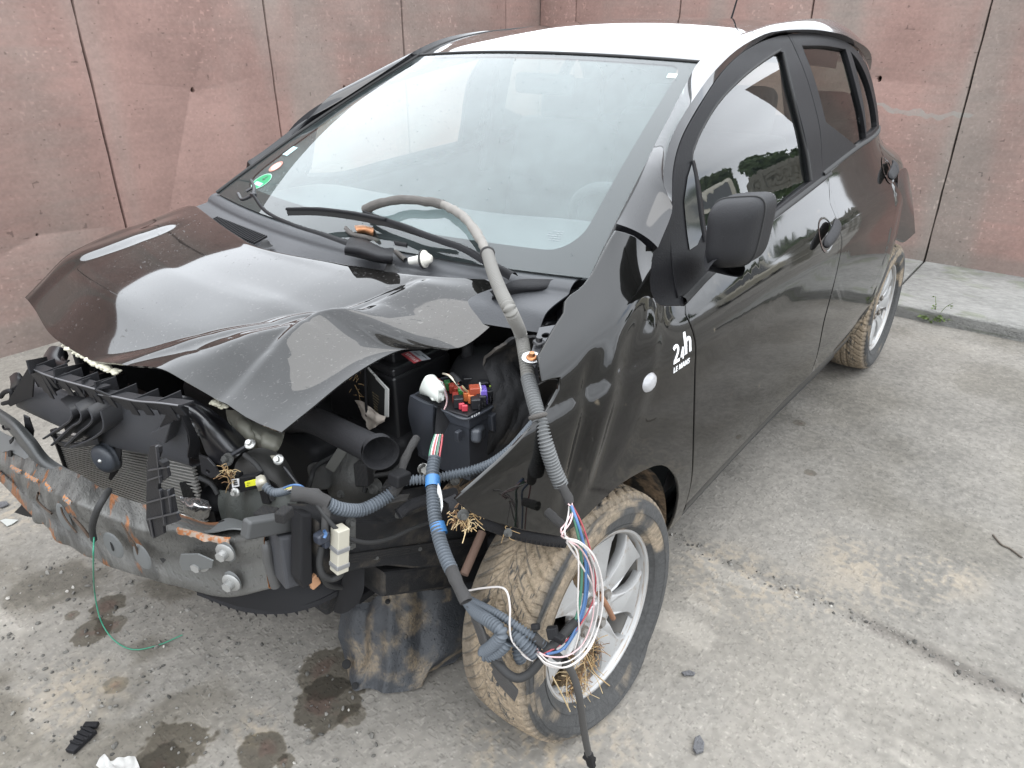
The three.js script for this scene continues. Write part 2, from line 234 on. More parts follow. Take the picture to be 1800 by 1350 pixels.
// ---------- concrete wall elements with red pigment stain
function wallMap(seed, w) {   // covers w metres by 2.4 m
  return dtex(2048, 1024, (u, v, c) => {
    const x = u * w, y = v * 2.4, X = x + seed * 13.7;
    const big = fbm(X * .9, y * .7 + 3, 4), col = fbm(X * 3.2 + 50, y * .35 + 8, 4), str = fbm(X * 7, y * 60 + 5, 3), str2 = fbm(X * 1.6 + 9, y * 22, 3), fine = fbm(X * 90, y * 90, 2), blot = fbm(X * 5 + 3, y * 5, 4);
    let red = clamp(.80 + (big - .5) * .75 + (col - .5) * .8 + (str2 - .5) * .30 + (str - .5) * .12);
    red *= 1 - .6 * sm(.60, .76, fbm(X * 2.4 + 8, y * .22 + 40, 3));     // washed pale runs
    let g = .175 + (blot - .5) * .06 + (fine - .5) * .04 + (str - .5) * .022 + (big - .5) * .045;
    const sp = vn(X * 75 + 4, y * 75); const dens = sm(.45, .7, fbm(X * 2.2 + 70, y * 1.9 + 9, 4)); if (sp > .86 - .10 * dens) g *= 1 + .30 * sm(.78, .95, sp) * (.35 + dens);
    const pit = vn(X * 48 + 11, y * 48 + 7); if (pit > .955) { g *= .6; }
    const foot = sm(.19, .13, y + (blot - .5) * .06); red *= 1 - .45 * foot; g *= 1 - .12 * foot;
    c[0] = g * lerp(1.07, 1.28, red); c[1] = g * lerp(.97, .815, red); c[2] = g * lerp(.85, .695, red);
    const vein = Math.abs(y - .99 - .11 * (fbm(X * 7, 3, 4) - .5) + (X % 100) * 0); const on = seed === 2 ? sm(.70, .60, Math.abs(x - WALL2.veinAt) / .42) : 0; if (on && vein < .022 * (.1 + 1.3 * fbm(X * 14, 1, 3)) * on) { const k = .35 + .5 * fbm(X * 40, y * 60, 2); c[0] = lerp(c[0], .22, k); c[1] = lerp(c[1], .215, k); c[2] = lerp(c[2], .195, k); }
  }, true);
}
const WALL_H = 2.2;
const WALL2 = { veinAt: 1.655 - .45 };
const wallBump = grey(1024, 1024, (u, v) => .5 + .5 * (wrapN(u, v, 16, 3) - .5) + .35 * (wrapN(u, v * 1, 70, 2) - .5) - .5 * sm(.78, .9, wrapN(u + .2, v, 60, 1)));
function wall(name, label, joints, toWorld, holes, seed, w) {
  const g = thing(name, [0, 0, 0], label, 'wall'); g.position.set(...toWorld(joints[0], 0, 0));
  const map = wallMap(seed, w); map.wrapS = THREE.MirroredRepeatWrapping;
  const mat = std({ map, bumpMap: rep(wallBump, w * 1.0, 2.4), bumpScale: .0009, roughness: .9 });
  const R = rng(seed * 9 + 4);
  for (let i = 0; i + 1 < joints.length; i++) {
    const a = joints[i] + .0045, b = joints[i + 1] - .0045, n = 26, out = [], wob = () => (R() - .5) * .003 - (R() > .9 ? .004 * R() : 0) * 0 + (R() > .88 ? (R() - .5) * .006 : 0);
    for (let k = 0; k <= n; k++) out.push([a + wob() * 1.2, -.1 + (WALL_H + .1) * k / n]);
    for (let k = 0; k <= n; k++) out.push([b + wob() * 1.2, WALL_H - (WALL_H + .1) * k / n]);
    const hs = holes.filter(h => h[0] > a && h[0] < b).map(h => Array.from({ length: 11 }, (_, k) => { const t = k / 11 * 2 * Math.PI, r = h[2] * (.8 + .5 * R()); return [h[0] + r * Math.cos(t), h[1] + r * 1.15 * Math.sin(t)]; }));
    const e = extr(out, .14, .007, hs); const uv = e.attributes.uv, p = e.attributes.position;
    for (let k = 0; k < p.count; k++) uv.setXY(k, (p.getX(k) - joints[0]) / w, p.getY(k) / 2.4);
    const off = (R() - .5) * .004; for (let k = 0; k < p.count; k++) { const q = toWorld(p.getX(k), p.getY(k), .07 - p.getZ(k) + off); p.setXYZ(k, ...q); } flipped(e); e.computeVertexNormals();
    mesh('panel', toCreasedNormals(e, .5), mat, g);
  }
  // dark core seen through the joints and holes
  const L = joints[joints.length - 1] - joints[0], c = new THREE.BoxGeometry(L, WALL_H + .05, .05); c.translate((joints[0] + joints[joints.length - 1]) / 2, WALL_H / 2 - .06, .17);
  const p = c.attributes.position; for (let k = 0; k < p.count; k++) p.setXYZ(k, ...toWorld(p.getX(k), p.getY(k), p.getZ(k))); mesh('backing', facing(c), std({ color: rgb(.07, .066, .06), roughness: 1 }), g);
}
wall('concrete_wall', 'long red-stained concrete wall left of the car, running behind its passenger side', [-4.42, -3.85, -2.735, -1.66, -.625, .42, 1.47, 2.52, 3.57, 4.62], (s, y, d) => [s, y, 2.556 + d], [[-1.14, 1.16, .011], [-2.185, 1.121, .010], [-.2, .55, .006]], 1, 9);
wall('concrete_wall', 'red-stained concrete wall at the back, standing on the raised ledge behind the car', [-1.655, -.675, .333, 1.284, 2.197, 2.552], (s, y, d) => [-4.29 - d, y, s], [[-.163, 1.174, .013]], 2, 6);

// ---------- little things on the ground
{
  const R = rng(5), g = new THREE.IcosahedronGeometry(1, 0), n = 950, im = new THREE.InstancedMesh(g, std({ roughness: .95 }), n), m = new THREE.Matrix4(), col = new THREE.Color();
  for (let i = 0; i < n; i++) { let x, z; if (i < 800) { const a = R() * 6.3, r = Math.sqrt(R()); x = .62 + .34 * r * Math.cos(a) + (R() - .5) * .1; z = .05 + .75 * r * Math.sin(a); } else if (i < 1000) { const k = 1 + Math.floor(R() * 8), a = seam[k], b = seam[k + 1], t = R(); x = lerp(a[0], b[0], t) + (R() - .5) * .05; z = lerp(a[1], b[1], t) + (R() - .5) * .05; } else { x = -3.2 + R() * 4.4; z = -3 + R() * 5.4; }
    const s = .0015 + .0045 * R() ** 3, t = R(); m.makeRotationFromEuler(new THREE.Euler(R() * 6, R() * 6, R() * 6)).scale(V(s * (1 + R()), s * .7, s * (1 + R() * .6))).setPosition(x, s * .3, z); im.setMatrixAt(i, m); const k = t < .06 ? .30 : .05 + .13 * R(); im.setColorAt(i, col.setRGB(k * 1.05, k, k * .9)); }
  im.name = 'gravel'; im.receiveShadow = im.castShadow = true; scene.add(im); tag(im, 'loose grit and small stones scattered over the concrete', 'gravel', null, 'stuff');
}
function chip(name, pts, t, mat, label, cat) { const c = pts.reduce((a, b) => [a[0] + b[0] / pts.length, 0, a[2] + b[2] / pts.length], [0, 0, 0]); const P = pts.map(p => [p[0], t / 2 + .003, p[2]]); const m = mesh(name, plate(P, t, Math.min(.002, t * .3)), mat); m.geometry.translate(-c[0], 0, -c[2]); m.position.set(c[0], 0, c[2]); return tag(m, label, cat); }
const slateMat = std({ color: rgb(.11, .11, .115), roughness: .8, bumpMap: rep(groundBump, 12), bumpScale: .003 });
chip('flat_stone', [[-.211,0,-.952],[-.229,0,-.965],[-.231,0,-.98],[-.223,0,-.981],[-.207,0,-.961]], .006, slateMat, 'small flat dark stone lying right of the muddy front wheel', 'stone');
chip('flat_stone', [[-.06,0,-1.061],[-.072,0,-1.067],[-.06,0,-1.084],[-.04,0,-1.091],[-.025,0,-1.081],[-.033,0,-1.069]], .009, slateMat, 'flat grey stone near the bottom edge, right of the dangling cable end', 'stone');
chip('flat_stone', [[.58,0,1.192],[.561,0,1.178],[.562,0,1.153],[.587,0,1.153],[.59,0,1.162]], .006, slateMat, 'flat dark stone at the left edge, before the bumper beam', 'stone');
const plasticShard = std({ color: rgb(.34, .35, .33), roughness: .45 });
chip('plastic_shard', [[.615,0,1.078],[.6,0,1.074],[.577,0,1.035],[.597,0,1.026],[.613,0,1.027]], .003, plasticShard, 'pale broken plastic shard left of the bumper beam', 'shard');
{ // crumpled white paper at the bottom edge
  const R = rng(9), rows = [[[.817,0,-.07],[.794,0,-.057],[.793,0,-.082],[.775,0,-.092],[.753,0,-.115]], [[.814,0,-.112],[.796,0,-.1],[.79,0,-.117],[.773,0,-.125],[.757,0,-.137]], [[.821,0,-.144],[.803,0,-.151],[.796,0,-.156],[.777,0,-.154],[.762,0,-.157]]];
  const g = loft(rows, 26, 12, { disp: (u, v, p) => { p.y += .004 + .022 * Math.abs(fbm(p.x * 45, p.z * 45 + 3, 2) - .35); return p; }, thick: .0006 });
  const m = mesh('paper_scrap', g, std({ color: rgb(.36, .355, .34), roughness: .9 })); tag(m, 'crumpled white scrap of paper on the concrete, bottom left', 'paper');
}
const darkPlastic = phy({ color: rgb(.014, .014, .0155), roughness: .5, specularIntensity: .3, bumpMap: rep(wallBump, 10), bumpScale: .0006 });
{ // broken ribbed clip
  const t = thing('plastic_clip', [.806,0,.03], 'broken black ribbed plastic clip lying alone on the concrete', 'clip');
  const [a, b, c, d, e] = [[.843,.008,.016],[.834,.008,-.004],[.778,.008,.012],[.789,.008,.05],[.781,.008,.035]];
  mesh('body', plate([[...a], [...b], [...c], [...d]].map(p => [p[0], .009, p[2]]), .012, .002), darkPlastic, t);
  for (let i = 0; i < 4; i++) { const s = .28 + i * .19; const p = [lerp(a[0], d[0], s), .017, lerp(a[2], d[2], s)], r = [lerp(b[0], c[0], s), .017, lerp(b[2], c[2], s)]; mesh('rib', bar(p, r, .004, .007, .001), darkPlastic, t); }
  mesh('tab', bar([d[0], .012, d[2]], [...[[.769,.012,.025]][0]], .014, .010, .002), darkPlastic, t);
}
{ // weed at the foot of the ledge
  const c = [-3.288,0,-.938], t = thing('weed', c, 'small green weed growing at the foot of the concrete ledge', 'plant'), R = rng(21);
  const leaf = std({ color: rgb(.10, .14, .045), roughness: .8 }), lv = [], st = [];
  for (let i = 0; i < 9; i++) { const a = R() * 6.3, h = i < 2 ? .14 : .03 + .05 * R(), e = [c[0] + Math.cos(a) * .05 + .02, h, c[2] + Math.sin(a) * .07], q = [lerp(c[0], e[0], .5), h * .7, lerp(c[2], e[2], .5)]; st.push(tube([c, q, e], .0014, 8, 5)); for (let k = 0; k < (i < 2 ? 6 : 16); k++) { const s = .25 + .75 * R(), p = V(lerp(c[0], e[0], s) + (R() - .5) * .03, lerp(0, h, s) + (R() - .3) * .015, lerp(c[2], e[2], s) + (R() - .5) * .035); const f = new THREE.CircleGeometry(.006 + .005 * R(), 6); f.scale(1, .55, 1); f.rotateX(-1 + R() * 2); f.rotateY(R() * 6); lv.push(f.translate(p.x, Math.max(p.y, .004), p.z)); } }
  mesh('stem', merge(st), leaf, t); const f = mesh('foliage', merge(lv), leaf, t); f.userData.kind = 'stuff';
}
{ const s = [[-1.332,.004,-1.478],[-1.293,.004,-1.506],[-1.287,.004,-1.529],[-1.26,.004,-1.564]], t = tag(mesh('twig', tube(s, .003, 20, 6), std({ color: rgb(.09, .075, .06), roughness: 1 })), 'thin dark twig on the concrete at the right edge', 'twig'); }

// ================= THE CAR (x forward, y up, its left side towards -z)
const PY = [.10, .18, .26, .40, .60, .76, .84, .885, .93, .97, 1.01, 1.2, 1.38, 1.45, 1.5, 1.53], PZ = [.70, .755, .788, .822, .838, .8385, .834, .820, .798, .778, .760, .697, .612, .565, .49, .40];
const PX = [-3.1, -3.0, -2.85, -2.6, -2.4, -2.0, -1.2, -.5, -.2, 0, .2, .4, .55, .7], PD = [.16, .10, .055, .022, .010, 0, 0, 0, .006, .014, .032, .07, .115, .18];
function herm(xs, ys, x) { const n = xs.length; const d = i => (ys[i + 1] - ys[i]) / (xs[i + 1] - xs[i]), h = i => xs[i + 1] - xs[i], m = i => i === 0 ? d(0) : i === n - 1 ? d(n - 2) : (d(i - 1) * h(i) + d(i) * h(i - 1)) / (h(i) + h(i - 1)); let i = 0; while (i < n - 2 && xs[i + 1] < x) i++; const t = (x - xs[i]) / h(i), a = t * t, b = a * t; return ys[i] * (2 * b - 3 * a + 1) + h(i) * m(i) * (b - 2 * a + t) + ys[i + 1] * (3 * a - 2 * b) + h(i) * m(i + 1) * (b - a); }
function S(x, y) { x = clamp(x, -3.1, .7); y = clamp(y, .10, 1.53); const g = sm(.93, 1.08, y), r = Math.max(0, -1.9 - x), r2 = Math.max(0, -2.1 - x); return herm(PY, PZ, y) - (x > -2.1 ? herm(PX, PD, x) : 0) - g * .42 * r * r - (1 - g) * .30 * r2 * r2; }
function F(x, y) { const w = sm(-.30, -.03, x), s = S(x, y); if (!w) return s; const yc = .91 + (.134 - x) * .235; let z = S(x, Math.min(y, .86)) - .012 * sm(yc - .10, yc, y); { const q = (y - yc) / .011; z -= .92 * .011 * (q > 20 ? q : Math.log1p(Math.exp(q))); } return s * (1 - w) + z * w; }
const gau = x => Math.exp(-x * x);
const squash = y => y > 1 ? 1 + (y - 1) * .92 : y;   // the far side was pushed in a little
const sideL = (off = 0) => (x, y) => [x, y, -S(x, y) - off], sideR = (off = 0) => (x, y) => [x, y, S(x, y) + off];

// materials of the body
const paintRough = grey(1024, 1024, (u, v) => .30 + .25 * wrapN(u, v, 9, 4));
const dustRough = grey(1024, 1024, (u, v) => { const n = wrapN(u, v, 7, 5), s = wrapN(u + .3, v, 120, 1); return .025 + .02 * sm(.45, .75, n) + .4 * sm(.86, .96, s) * sm(.4, .7, n); });
const topDust = dtex(1024, 1024, (u, v, c) => { const n = wrapN(u, v, 6, 5), s = wrapN(u + .3, v + .1, 260, 1), k = sm(.84, .97, s) * (.3 + n), q = .007 + .005 * sm(.4, .7, n) + .05 * k; c[0] = q * 1.04; c[1] = q; c[2] = q * .96; }, true);
const orange = grey(512, 512, (u, v) => wrapN(u, v, 24, 3));
// left flank: scuffs and dried splashes, in metres of x and y (x -3.4..0.6, y 0..1.6)
const flankMap = dtex(2048, 1024, (u, v, c) => {
  const x = -3.4 + u * 4, y = v * 1.6;
  const n = fbm(x * 3 + 4, y * 3 + 9, 5), f = fbm(x * 60, y * 60, 2), sp = vn(x * 160, y * 160);
  let k = .0025 + .002 * sm(.42, .7, n);
  if (sp > .95) k += .03 * sm(.95, 1, sp) * n;
  // wiping streaks in the dried film of the doors
  const a = x * .82 + y * .57, b = -x * .57 + y * .82;
  // pale abrasion beside the gap of the two doors, and the splashed sill and arches
  const d = Math.abs((y - .40) - 1.15 * (x + 1.42)) / 1.5, along = sm(.34, .1, Math.abs(y - .45));
  k += .07 * sm(.06, .0, d) * along * sm(.55, .66, fbm(a * 9, b * 150, 3)) * sm(.45, .6, fbm(x * 40, y * 40, 2)) + .05 * sm(.12, .02, Math.abs(y - .62 - .3 * (x + 1.4))) * sm(.2, .05, Math.abs(x + 1.42)) * sm(.6, .75, fbm(a * 6 + 9, b * 70, 3));
  let mud = sm(.66, .82, fbm(x * 21, y * 24 + 3, 4) + .34 * sm(.34, .22, y) - .14) * (.35 + .65 * f) ;
  const rw = Math.hypot(x + 2.46, y - .3), fw = Math.hypot(x, y - .28);
  mud = Math.max(mud, .5 * sm(.66, .80, fbm(x * 26 + 7, y * 26, 4) + .2 * sm(.5, .36, rw)) * sm(.56, .4, rw));
  c[0] = lerp(k * 1.04, .15, mud * .8); c[1] = lerp(k, .125, mud * .8); c[2] = lerp(k * .95, .09, mud * .8);
}, true);
const flankTex = flankMap.clone(); flankTex.repeat.set(1 / 4, 1 / 1.6); flankTex.offset.set(3.4 / 4, 0); flankTex.needsUpdate = true;
const flankPaint = phy({ specularIntensity: .02, map: flankTex, roughnessMap: rep(paintRough, 1.3), roughness: 1, clearcoat: 1, clearcoatRoughness: .045, clearcoatRoughnessMap: null });
const topTex = rep(topDust, 1.1), topPaint = phy({ specularIntensity: .22, map: topTex, roughness: .055, clearcoat: 1, clearcoatRoughness: 1, clearcoatRoughnessMap: rep(dustRough, 1.2) });
const plainPaint = phy({ color: rgb(.007, .007, .008), specularIntensity: .15, roughness: .35, clearcoat: 1, clearcoatRoughness: .04 });
const trimBlack = phy({ color: rgb(.009, .009, .010), roughness: .40, specularIntensity: .15, bumpMap: rep(orange, 20), bumpScale: .0004 });
const trimMatt = phy({ color: rgb(.016, .016, .0175), roughness: .55, specularIntensity: .4, bumpMap: rep(orange, 25), bumpScale: .0005 });
const satinBlack = std({ color: rgb(.016, .016, .018), roughness: .28 });
const gapBlack = std({ color: rgb(.006, .006, .006), roughness: .9 });
const rubber = std({ color: rgb(.016, .016, .016), roughness: .75 });
const sideGlass = phy({ color: rgb(.80, .86, .83), transmission: 1, thickness: 0, roughness: 0, ior: 1.6, metalness: 0 });
const rearGlass = phy({ color: rgb(.52, .56, .53), transmission: 1, thickness: 0, roughness: .0, ior: 1.6 });
const screenGlass = phy({ color: rgb(.82, .90, .88), transmission: 1, thickness: 0, roughness: 0, ior: 1.52 });
const fritMat = phy({ color: rgb(.022, .022, .024), roughness: .5, specularIntensity: .3 });
const steelBlack = std({ color: rgb(.022, .022, .024), roughness: .38 });
const primerGrey = std({ color: rgb(.11, .115, .115), roughness: .5, metalness: .1 });
const zinc = std({ color: rgb(.52, .52, .50), roughness: .42, metalness: .75 });
const chromeMat = std({ color: rgb(.75, .75, .77), roughness: .12, metalness: 1 });

const car = thing('wrecked_car', [0, 0, 0], 'black five-door hatchback with its front bumper and headlights missing and its bonnet buckled', 'car');
const part = (name, parent = car, label) => { const g = new THREE.Group(); g.name = name; parent.add(g); if (label) g.userData.label = label; return g; };

// ---------- roof
const ditch = [[-.874, 1.370, -.531], [-1.0, 1.405, -.537], [-1.16, 1.432, -.542], [-1.35, 1.450, -.543], [-1.7, 1.464, -.538], [-2.05, 1.450, -.515], [-2.35, 1.40, -.46], [-2.6, 1.325, -.39]];
{
  const g = [], D = arcs(ditch, 60);
  for (let i = 0; i <= 60; i++) { g.push([]); const s = i / 60, crown = lerp(.020, .036, sm(0, .35, s)), bow = .072 * (1 - sm(0, .5, s)) - .08 * sm(.7, 1, s); for (let j = 0; j <= 40; j++) { const t = -1 + j / 20, w = 1 - t * t; g[i].push(V(D[i][0] + bow * w, D[i][1] + crown * w + .006 * sm(.86, 1, Math.abs(t)) - .006, -D[i][2] * t * .995)); } }
  mesh('roof', gridGeo(g, null, .004), topPaint, car);
  // antenna on the rear of the roof
  const a = part('antenna'); mesh('antenna_base', lathe([[0, .03], [.006, .03], [.012, .012], [.02, 0]], [-2.30, 1.455, .03], [-.35, 1, 0]), trimBlack, a); mesh('mast', cyl([-2.30, 1.47, .03], [-2.52, 1.92, .03], .0042, .0028, 10), trimBlack, a);
}
// roof rails with A-pillar: from the windscreen base to the tail, both sides
const wsEdge = [[-.245,1.065,-.664], [-.299,1.089,-.655], [-.53,1.211,-.612], [-.874, 1.370, -.531]];
const pillarOut = [[-.257,1.033,-.746], [-.338,1.083,-.732], [-.368,1.113,-.724], [-.397,1.174,-.705], [-.455,1.225,-.686], [-.549,1.273,-.667], [-.723,1.342,-.635], [-.894,1.388,-.608], [-1.082,1.42,-.591], [-1.246,1.436,-.579]];
const rearTop = [[-1.50, 1.440], [-1.72, 1.428], [-1.86, 1.412], [-2.0, 1.375], [-2.10, 1.325], [-2.17, 1.262], [-2.20, 1.19], [-2.225, 1.10], [-2.235, 1.03]];   // rear upper edge of the rear door
for (const side of [-1, 1]) {
  const mir = p => side < 0 ? p : [p[0], squash(p[1]) - .014, -p[2] - .045];
  const rest = [...rearTop.slice(0, 3).map(p => [p[0], p[1], -S(...p)]), [-2.15, 1.365, -S(-2.15, 1.365)], [-2.40, 1.30, -S(-2.40, 1.30)], [-2.60, 1.22, -S(-2.60, 1.22)]];
  const inner = [...arcs(wsEdge, 34).slice(0, -1), ...arcs(ditch, 36)].map(p => side < 0 ? p : [p[0], p[1], -p[2]]);
  const outer = [...arcs(pillarOut.slice(0, 7), 34).slice(0, -1), ...arcs([...pillarOut.slice(6), ...rest], 36)].map(mir);
  for (let k = 0; k < 5; k++) for (const L of [inner, outer]) for (let i = 28; i < 42; i++) L[i] = L[i].map((v, c) => .5 * v + .25 * (L[i - 1][c] + L[i + 1][c]));
  const g = []; for (let i = 0; i <= 70; i++) { const a = toV(inner[i]), b = toV(outer[i]), row = []; const n = V(.12 * sm(.5, .1, i / 70), .55, side * .85).normalize(); for (let j = 0; j <= 10; j++) { const t = j / 10; const p = a.clone().lerp(b, t); p.addScaledVector(n, (side < 0 ? lerp(.010, .006, sm(.3, .6, i / 70)) : .003) * (1 - (2 * t - 1) ** 2)); row.push(p); } g.push(row); }
  if (side > 0) g.forEach(r => r.reverse());
  mesh('roof_rail', gridGeo(g, null, .02), plainPaint, car);
  mesh('ditch_moulding', tube(arcs(ditch, 24).map(p => [p[0], p[1] - .001, (p[2] - .003) * -side]), .0045, 60, 6), rubber, car);
}
// ---------- windscreen
function ws(u, v) { const zb = -.684 + 1.368 * u, zt = -.531 + 1.062 * u, a = zb / .684, b = zt / .531, k = .012 * 4 * v * (1 - v); return [lerp(-.124 + .08 * (1 - a * a), -.874 + .07 * (1 - b * b), v) + .49 * k, lerp(.985 + .012 * a * a, 1.388 - .018 * b * b, v) + .87 * k, lerp(zb, zt, v)]; }
const wsAt = d => (u, v) => { const p = toV(ws(u, v)), n = V(.49, .87, (u - .5) * .25).normalize(); p.addScaledVector(n, d); return [p.x, p.y, p.z]; };
{
  const w = part('windshield');
  const g = []; for (let i = 0; i <= 48; i++) { g.push([]); for (let j = 0; j <= 30; j++) g[i].push(toV(ws(i / 48, j / 30))); }
  mesh('screen_pane', gridGeo(g), screenGlass, w);
  // printed black border, on the inner face
  const inn = [[[.051,.07],[.088,.067],[.184,.079],[.268,.078],[.391,.078],[.537,.065],[.677,.052]]].flat(), c = (x, y, r, a0) => Array.from({ length: 7 }, (_, k) => { const a = (a0 + k * 15) * Math.PI / 180; return [x + r * Math.cos(a), y + r * 2.2 * Math.sin(a)]; });
  const lo = .09, hi = .955, l = .045, r = .955, hole = [...c(l + .05, lo + .10, .05, 180), ...c(r - .05, lo + .10, .05, 270), ...c(r - .03, hi - .05, .03, 0), ...c(l + .03, hi - .05, .03, 90)];
  const fine = ring => ring.flatMap((p, i) => { const b = ring[(i + 1) % ring.length], n = Math.max(1, Math.round(Math.hypot(b[0] - p[0], b[1] - p[1]) / .04)); return Array.from({ length: n }, (_, k) => [lerp(p[0], b[0], k / n), lerp(p[1], b[1], k / n)]); });
  mesh('screen_border', sheet(fine([[.001, .001], [.999, .001], [.999, .999], [.001, .999]]), wsAt(-.002), { flip: true, seg: .06, flange: 0, holes: [fine(hole)] }), fritMat, w);
  // misted, dusty film on the inner face of the clear pane
  { const film = grey(512, 512, (u, v) => .17 + .12 * (fbm(u * 5 + 2, v * 4 + 7, 4) - .5) + .04 * (fbm(u * 60, v * 30, 2) - .5)); const m = mesh('misted_film', sheet(fine(hole.map(p => [p[0], p[1]])), wsAt(-.006), { flip: true, seg: .06, flange: 0 }), std({ color: rgb(.52, .56, .58), roughness: 1, transparent: true, alphaMap: film, depthWrite: false }), w); m.castShadow = false; }
  // seals
  mesh('screen_seal', tube(arcs(Array.from({ length: 12 }, (_, i) => wsAt(.001)(i / 11, 1)), 40), .004, 60, 6), rubber, w);
  for (const u of [0, 1]) mesh('screen_seal', tube(Array.from({ length: 10 }, (_, i) => wsAt(.0015)(u, i / 9)), .005, 50, 6), rubber, w);
  // rain drops dried and fresh on the glass
  { const R2 = rng(44), N = 1100, im = new THREE.InstancedMesh(new THREE.SphereGeometry(1, 8, 5, 0, 6.3, 0, 1.6), phy({ color: rgb(.75, .78, .78), transmission: 1, thickness: .001, roughness: .02, ior: 1.33 }), N), m4 = new THREE.Matrix4(), q4 = new THREE.Quaternion();
    for (let i = 0; i < N; i++) { const u = R2(), v = R2(), p = wsAt(.0006)(u, v), s = .0006 + .0011 * R2() ** 4; q4.setFromUnitVectors(V(0, 1, 0), V(.49, .87, (u - .5) * .25).normalize()); m4.compose(toV(p), q4, V(s * (.8 + .5 * R2()), s * .45, s * (.8 + .6 * R2()))); im.setMatrixAt(i, m4); }
    im.name = 'raindrop'; im.userData.kind = 'stuff'; w.add(im); }
  // stickers
  const stick = (pts, fn, name) => { const a = P2 => P2; const cu = pts.reduce((s, p) => s + p[0], 0) / pts.length, cv = pts.reduce((s, p) => s + p[1], 0) / pts.length; const m = mesh(name, sheet(pts, wsAt(-.0035), { flip: true, seg: .02, flange: 0 }), std({ map: fn, roughness: .6 }), w); const uv = m.geometry.attributes.uv, us = pts.map(p => p[0]), vs = pts.map(p => p[1]), u0 = Math.min(...us), u1 = Math.max(...us), v0 = Math.min(...vs), v1 = Math.max(...vs); for (let i = 0; i < uv.count; i++) uv.setXY(i, (u1 - uv.getX(i)) / (u1 - u0) * -1 + 1, (uv.getY(i) - v0) / (v1 - v0)); for (let i = 0; i < uv.count; i++) uv.setX(i, uv.getX(i)); return m; };
  const canvas = (w2, h2, draw) => { const c2 = document.createElement('canvas'); c2.width = w2; c2.height = h2; draw(c2.getContext('2d')); const t = new THREE.CanvasTexture(c2); t.colorSpace = THREE.SRGBColorSpace; t.magFilter = THREE.LinearFilter; return t; };
  const oval = (c0, ru, rv) => Array.from({ length: 24 }, (_, k) => [c0[0] + ru * Math.cos(k / 24 * 6.2832), c0[1] + rv * Math.sin(k / 24 * 6.2832)]);
  const [g1, g2, g3, g4] = [[.9,.123],[.916,.204],[.939,.291],[.055,.91]];
  const flipX = x => { x.translate(128, 0); x.scale(-1, 1); };
  stick(oval(g1, .028, .042), canvas(128, 128, x => { flipX(x); x.fillStyle = '#d9f0e6'; x.fillRect(0, 0, 128, 128); x.fillStyle = '#0b9a63'; x.beginPath(); x.arc(64, 64, 60, 0, 7); x.fill(); x.fillStyle = '#0d3022'; x.font = 'bold 56px sans-serif'; x.fillText('4', 48, 60); x.fillStyle = '#cfe6ea'; x.fillRect(26, 74, 76, 26); }), 'green_sticker');
  stick(oval(g2, .018, .030), canvas(128, 128, x => { flipX(x); x.fillStyle = '#d98a80'; x.fillRect(0, 0, 128, 128); x.fillStyle = '#dfe6e6'; x.beginPath(); x.arc(64, 64, 44, 0, 7); x.fill(); x.fillStyle = '#9aa6a8'; for (let k = 0; k < 5; k++) x.fillRect(36, 40 + k * 11, 56 - 8 * Math.abs(k - 2), 4); }), 'round_sticker');
  const box = (p, a, b, sk = .3) => [[p[0] - a, p[1] - b], [p[0] + a, p[1] - b], [p[0] + a, p[1] + b], [p[0] - a, p[1] + b]];
  stick(box(g3, .013, .026), canvas(64, 128, x => { x.fillStyle = '#cfe6ee'; x.fillRect(0, 0, 64, 128); x.fillStyle = '#86b4c8'; for (let k = 0; k < 6; k++) x.fillRect(10, 14 + k * 17, 44 - (k * 13) % 17, 6); }), 'paper_sticker');
  stick(box(g4, .0125, .013), canvas(64, 64, x => { x.fillStyle = '#e8f3ea'; x.fillRect(0, 0, 64, 64); x.fillStyle = '#d3e4d8'; x.fillRect(0, 40, 64, 10); }), 'white_sticker');
  // etched maker's lines at the lower corner: short printed dashes
  const R = rng(31), dash = [], [e0] = [[.095,.135]]; for (let k = 0; k < 5; k++) for (let q = 0; q < 4; q++) { if (R() < .3) continue; const u = e0[0] - .016 + q * .0068, v = e0[1] + .010 - k * .008; dash.push(sheet([[u, v], [u + .005, v], [u + .005, v + .0013], [u, v + .0013]], wsAt(.0012), { flip: true, flange: 0 })); }
  const dm = mesh('etched_mark', merge(dash), std({ color: rgb(.22, .23, .24), roughness: .7 }), w); dm.userData.kind = 'stuff';
}
// ---------- flank panels, both sides (the emblem, indicator and damage are on the left)
const gapF = [[-.525, .20], [-.475, .30], [-.445, .384], [-.405, .49], [-.375, .588], [-.348, .699], [-.328, .832], [-.312, .887], [-.301, .918]];
const gapB = [[-1.445, .335], [-1.405, .44], [-1.365, .56], [-1.375, .68], [-1.387, .76], [-1.385, .85], [-1.355, .955], [-1.348, 1.02]];
const dx = (pts, d) => pts.map(p => [p[0] + d, p[1]]), G = .0042;
const beltF = [...[[-.321,.912,-.804],[-.469,.936,-.795],[-.642,.955,-.787],[-.839,.979,-.775],[-1.143,1.003,-.763],[-1.423,1.027,-.754]]].map(p => [p[0], p[1]]);
const beltR = [[-1.355, 1.032], [-1.55, 1.052], [-1.75, 1.070], [-1.95, 1.082], [-2.10, 1.088], [-2.225, 1.092]];
const sillTop = [[-.48, .296], [-.62, .316], [-.90, .334], [-1.2, .338], [-1.44, .331]], sillTopR = [[-1.452, .331], [-1.7, .326], [-1.93, .322]];
const rearDoorBack = [[-1.93, .322], [-1.965, .42], [-2.035, .52], [-2.12, .645], [-2.20, .79], [-2.235, .94], [-2.225, 1.092]];
const archR = (n = 16, a0 = -8, a1 = 188, r = .345) => Array.from({ length: n + 1 }, (_, k) => { const a = (a0 + (a1 - a0) * k / n) * Math.PI / 180; return [-2.46 + r * Math.cos(a), Math.max(.285 + r * Math.sin(a), .2)]; });
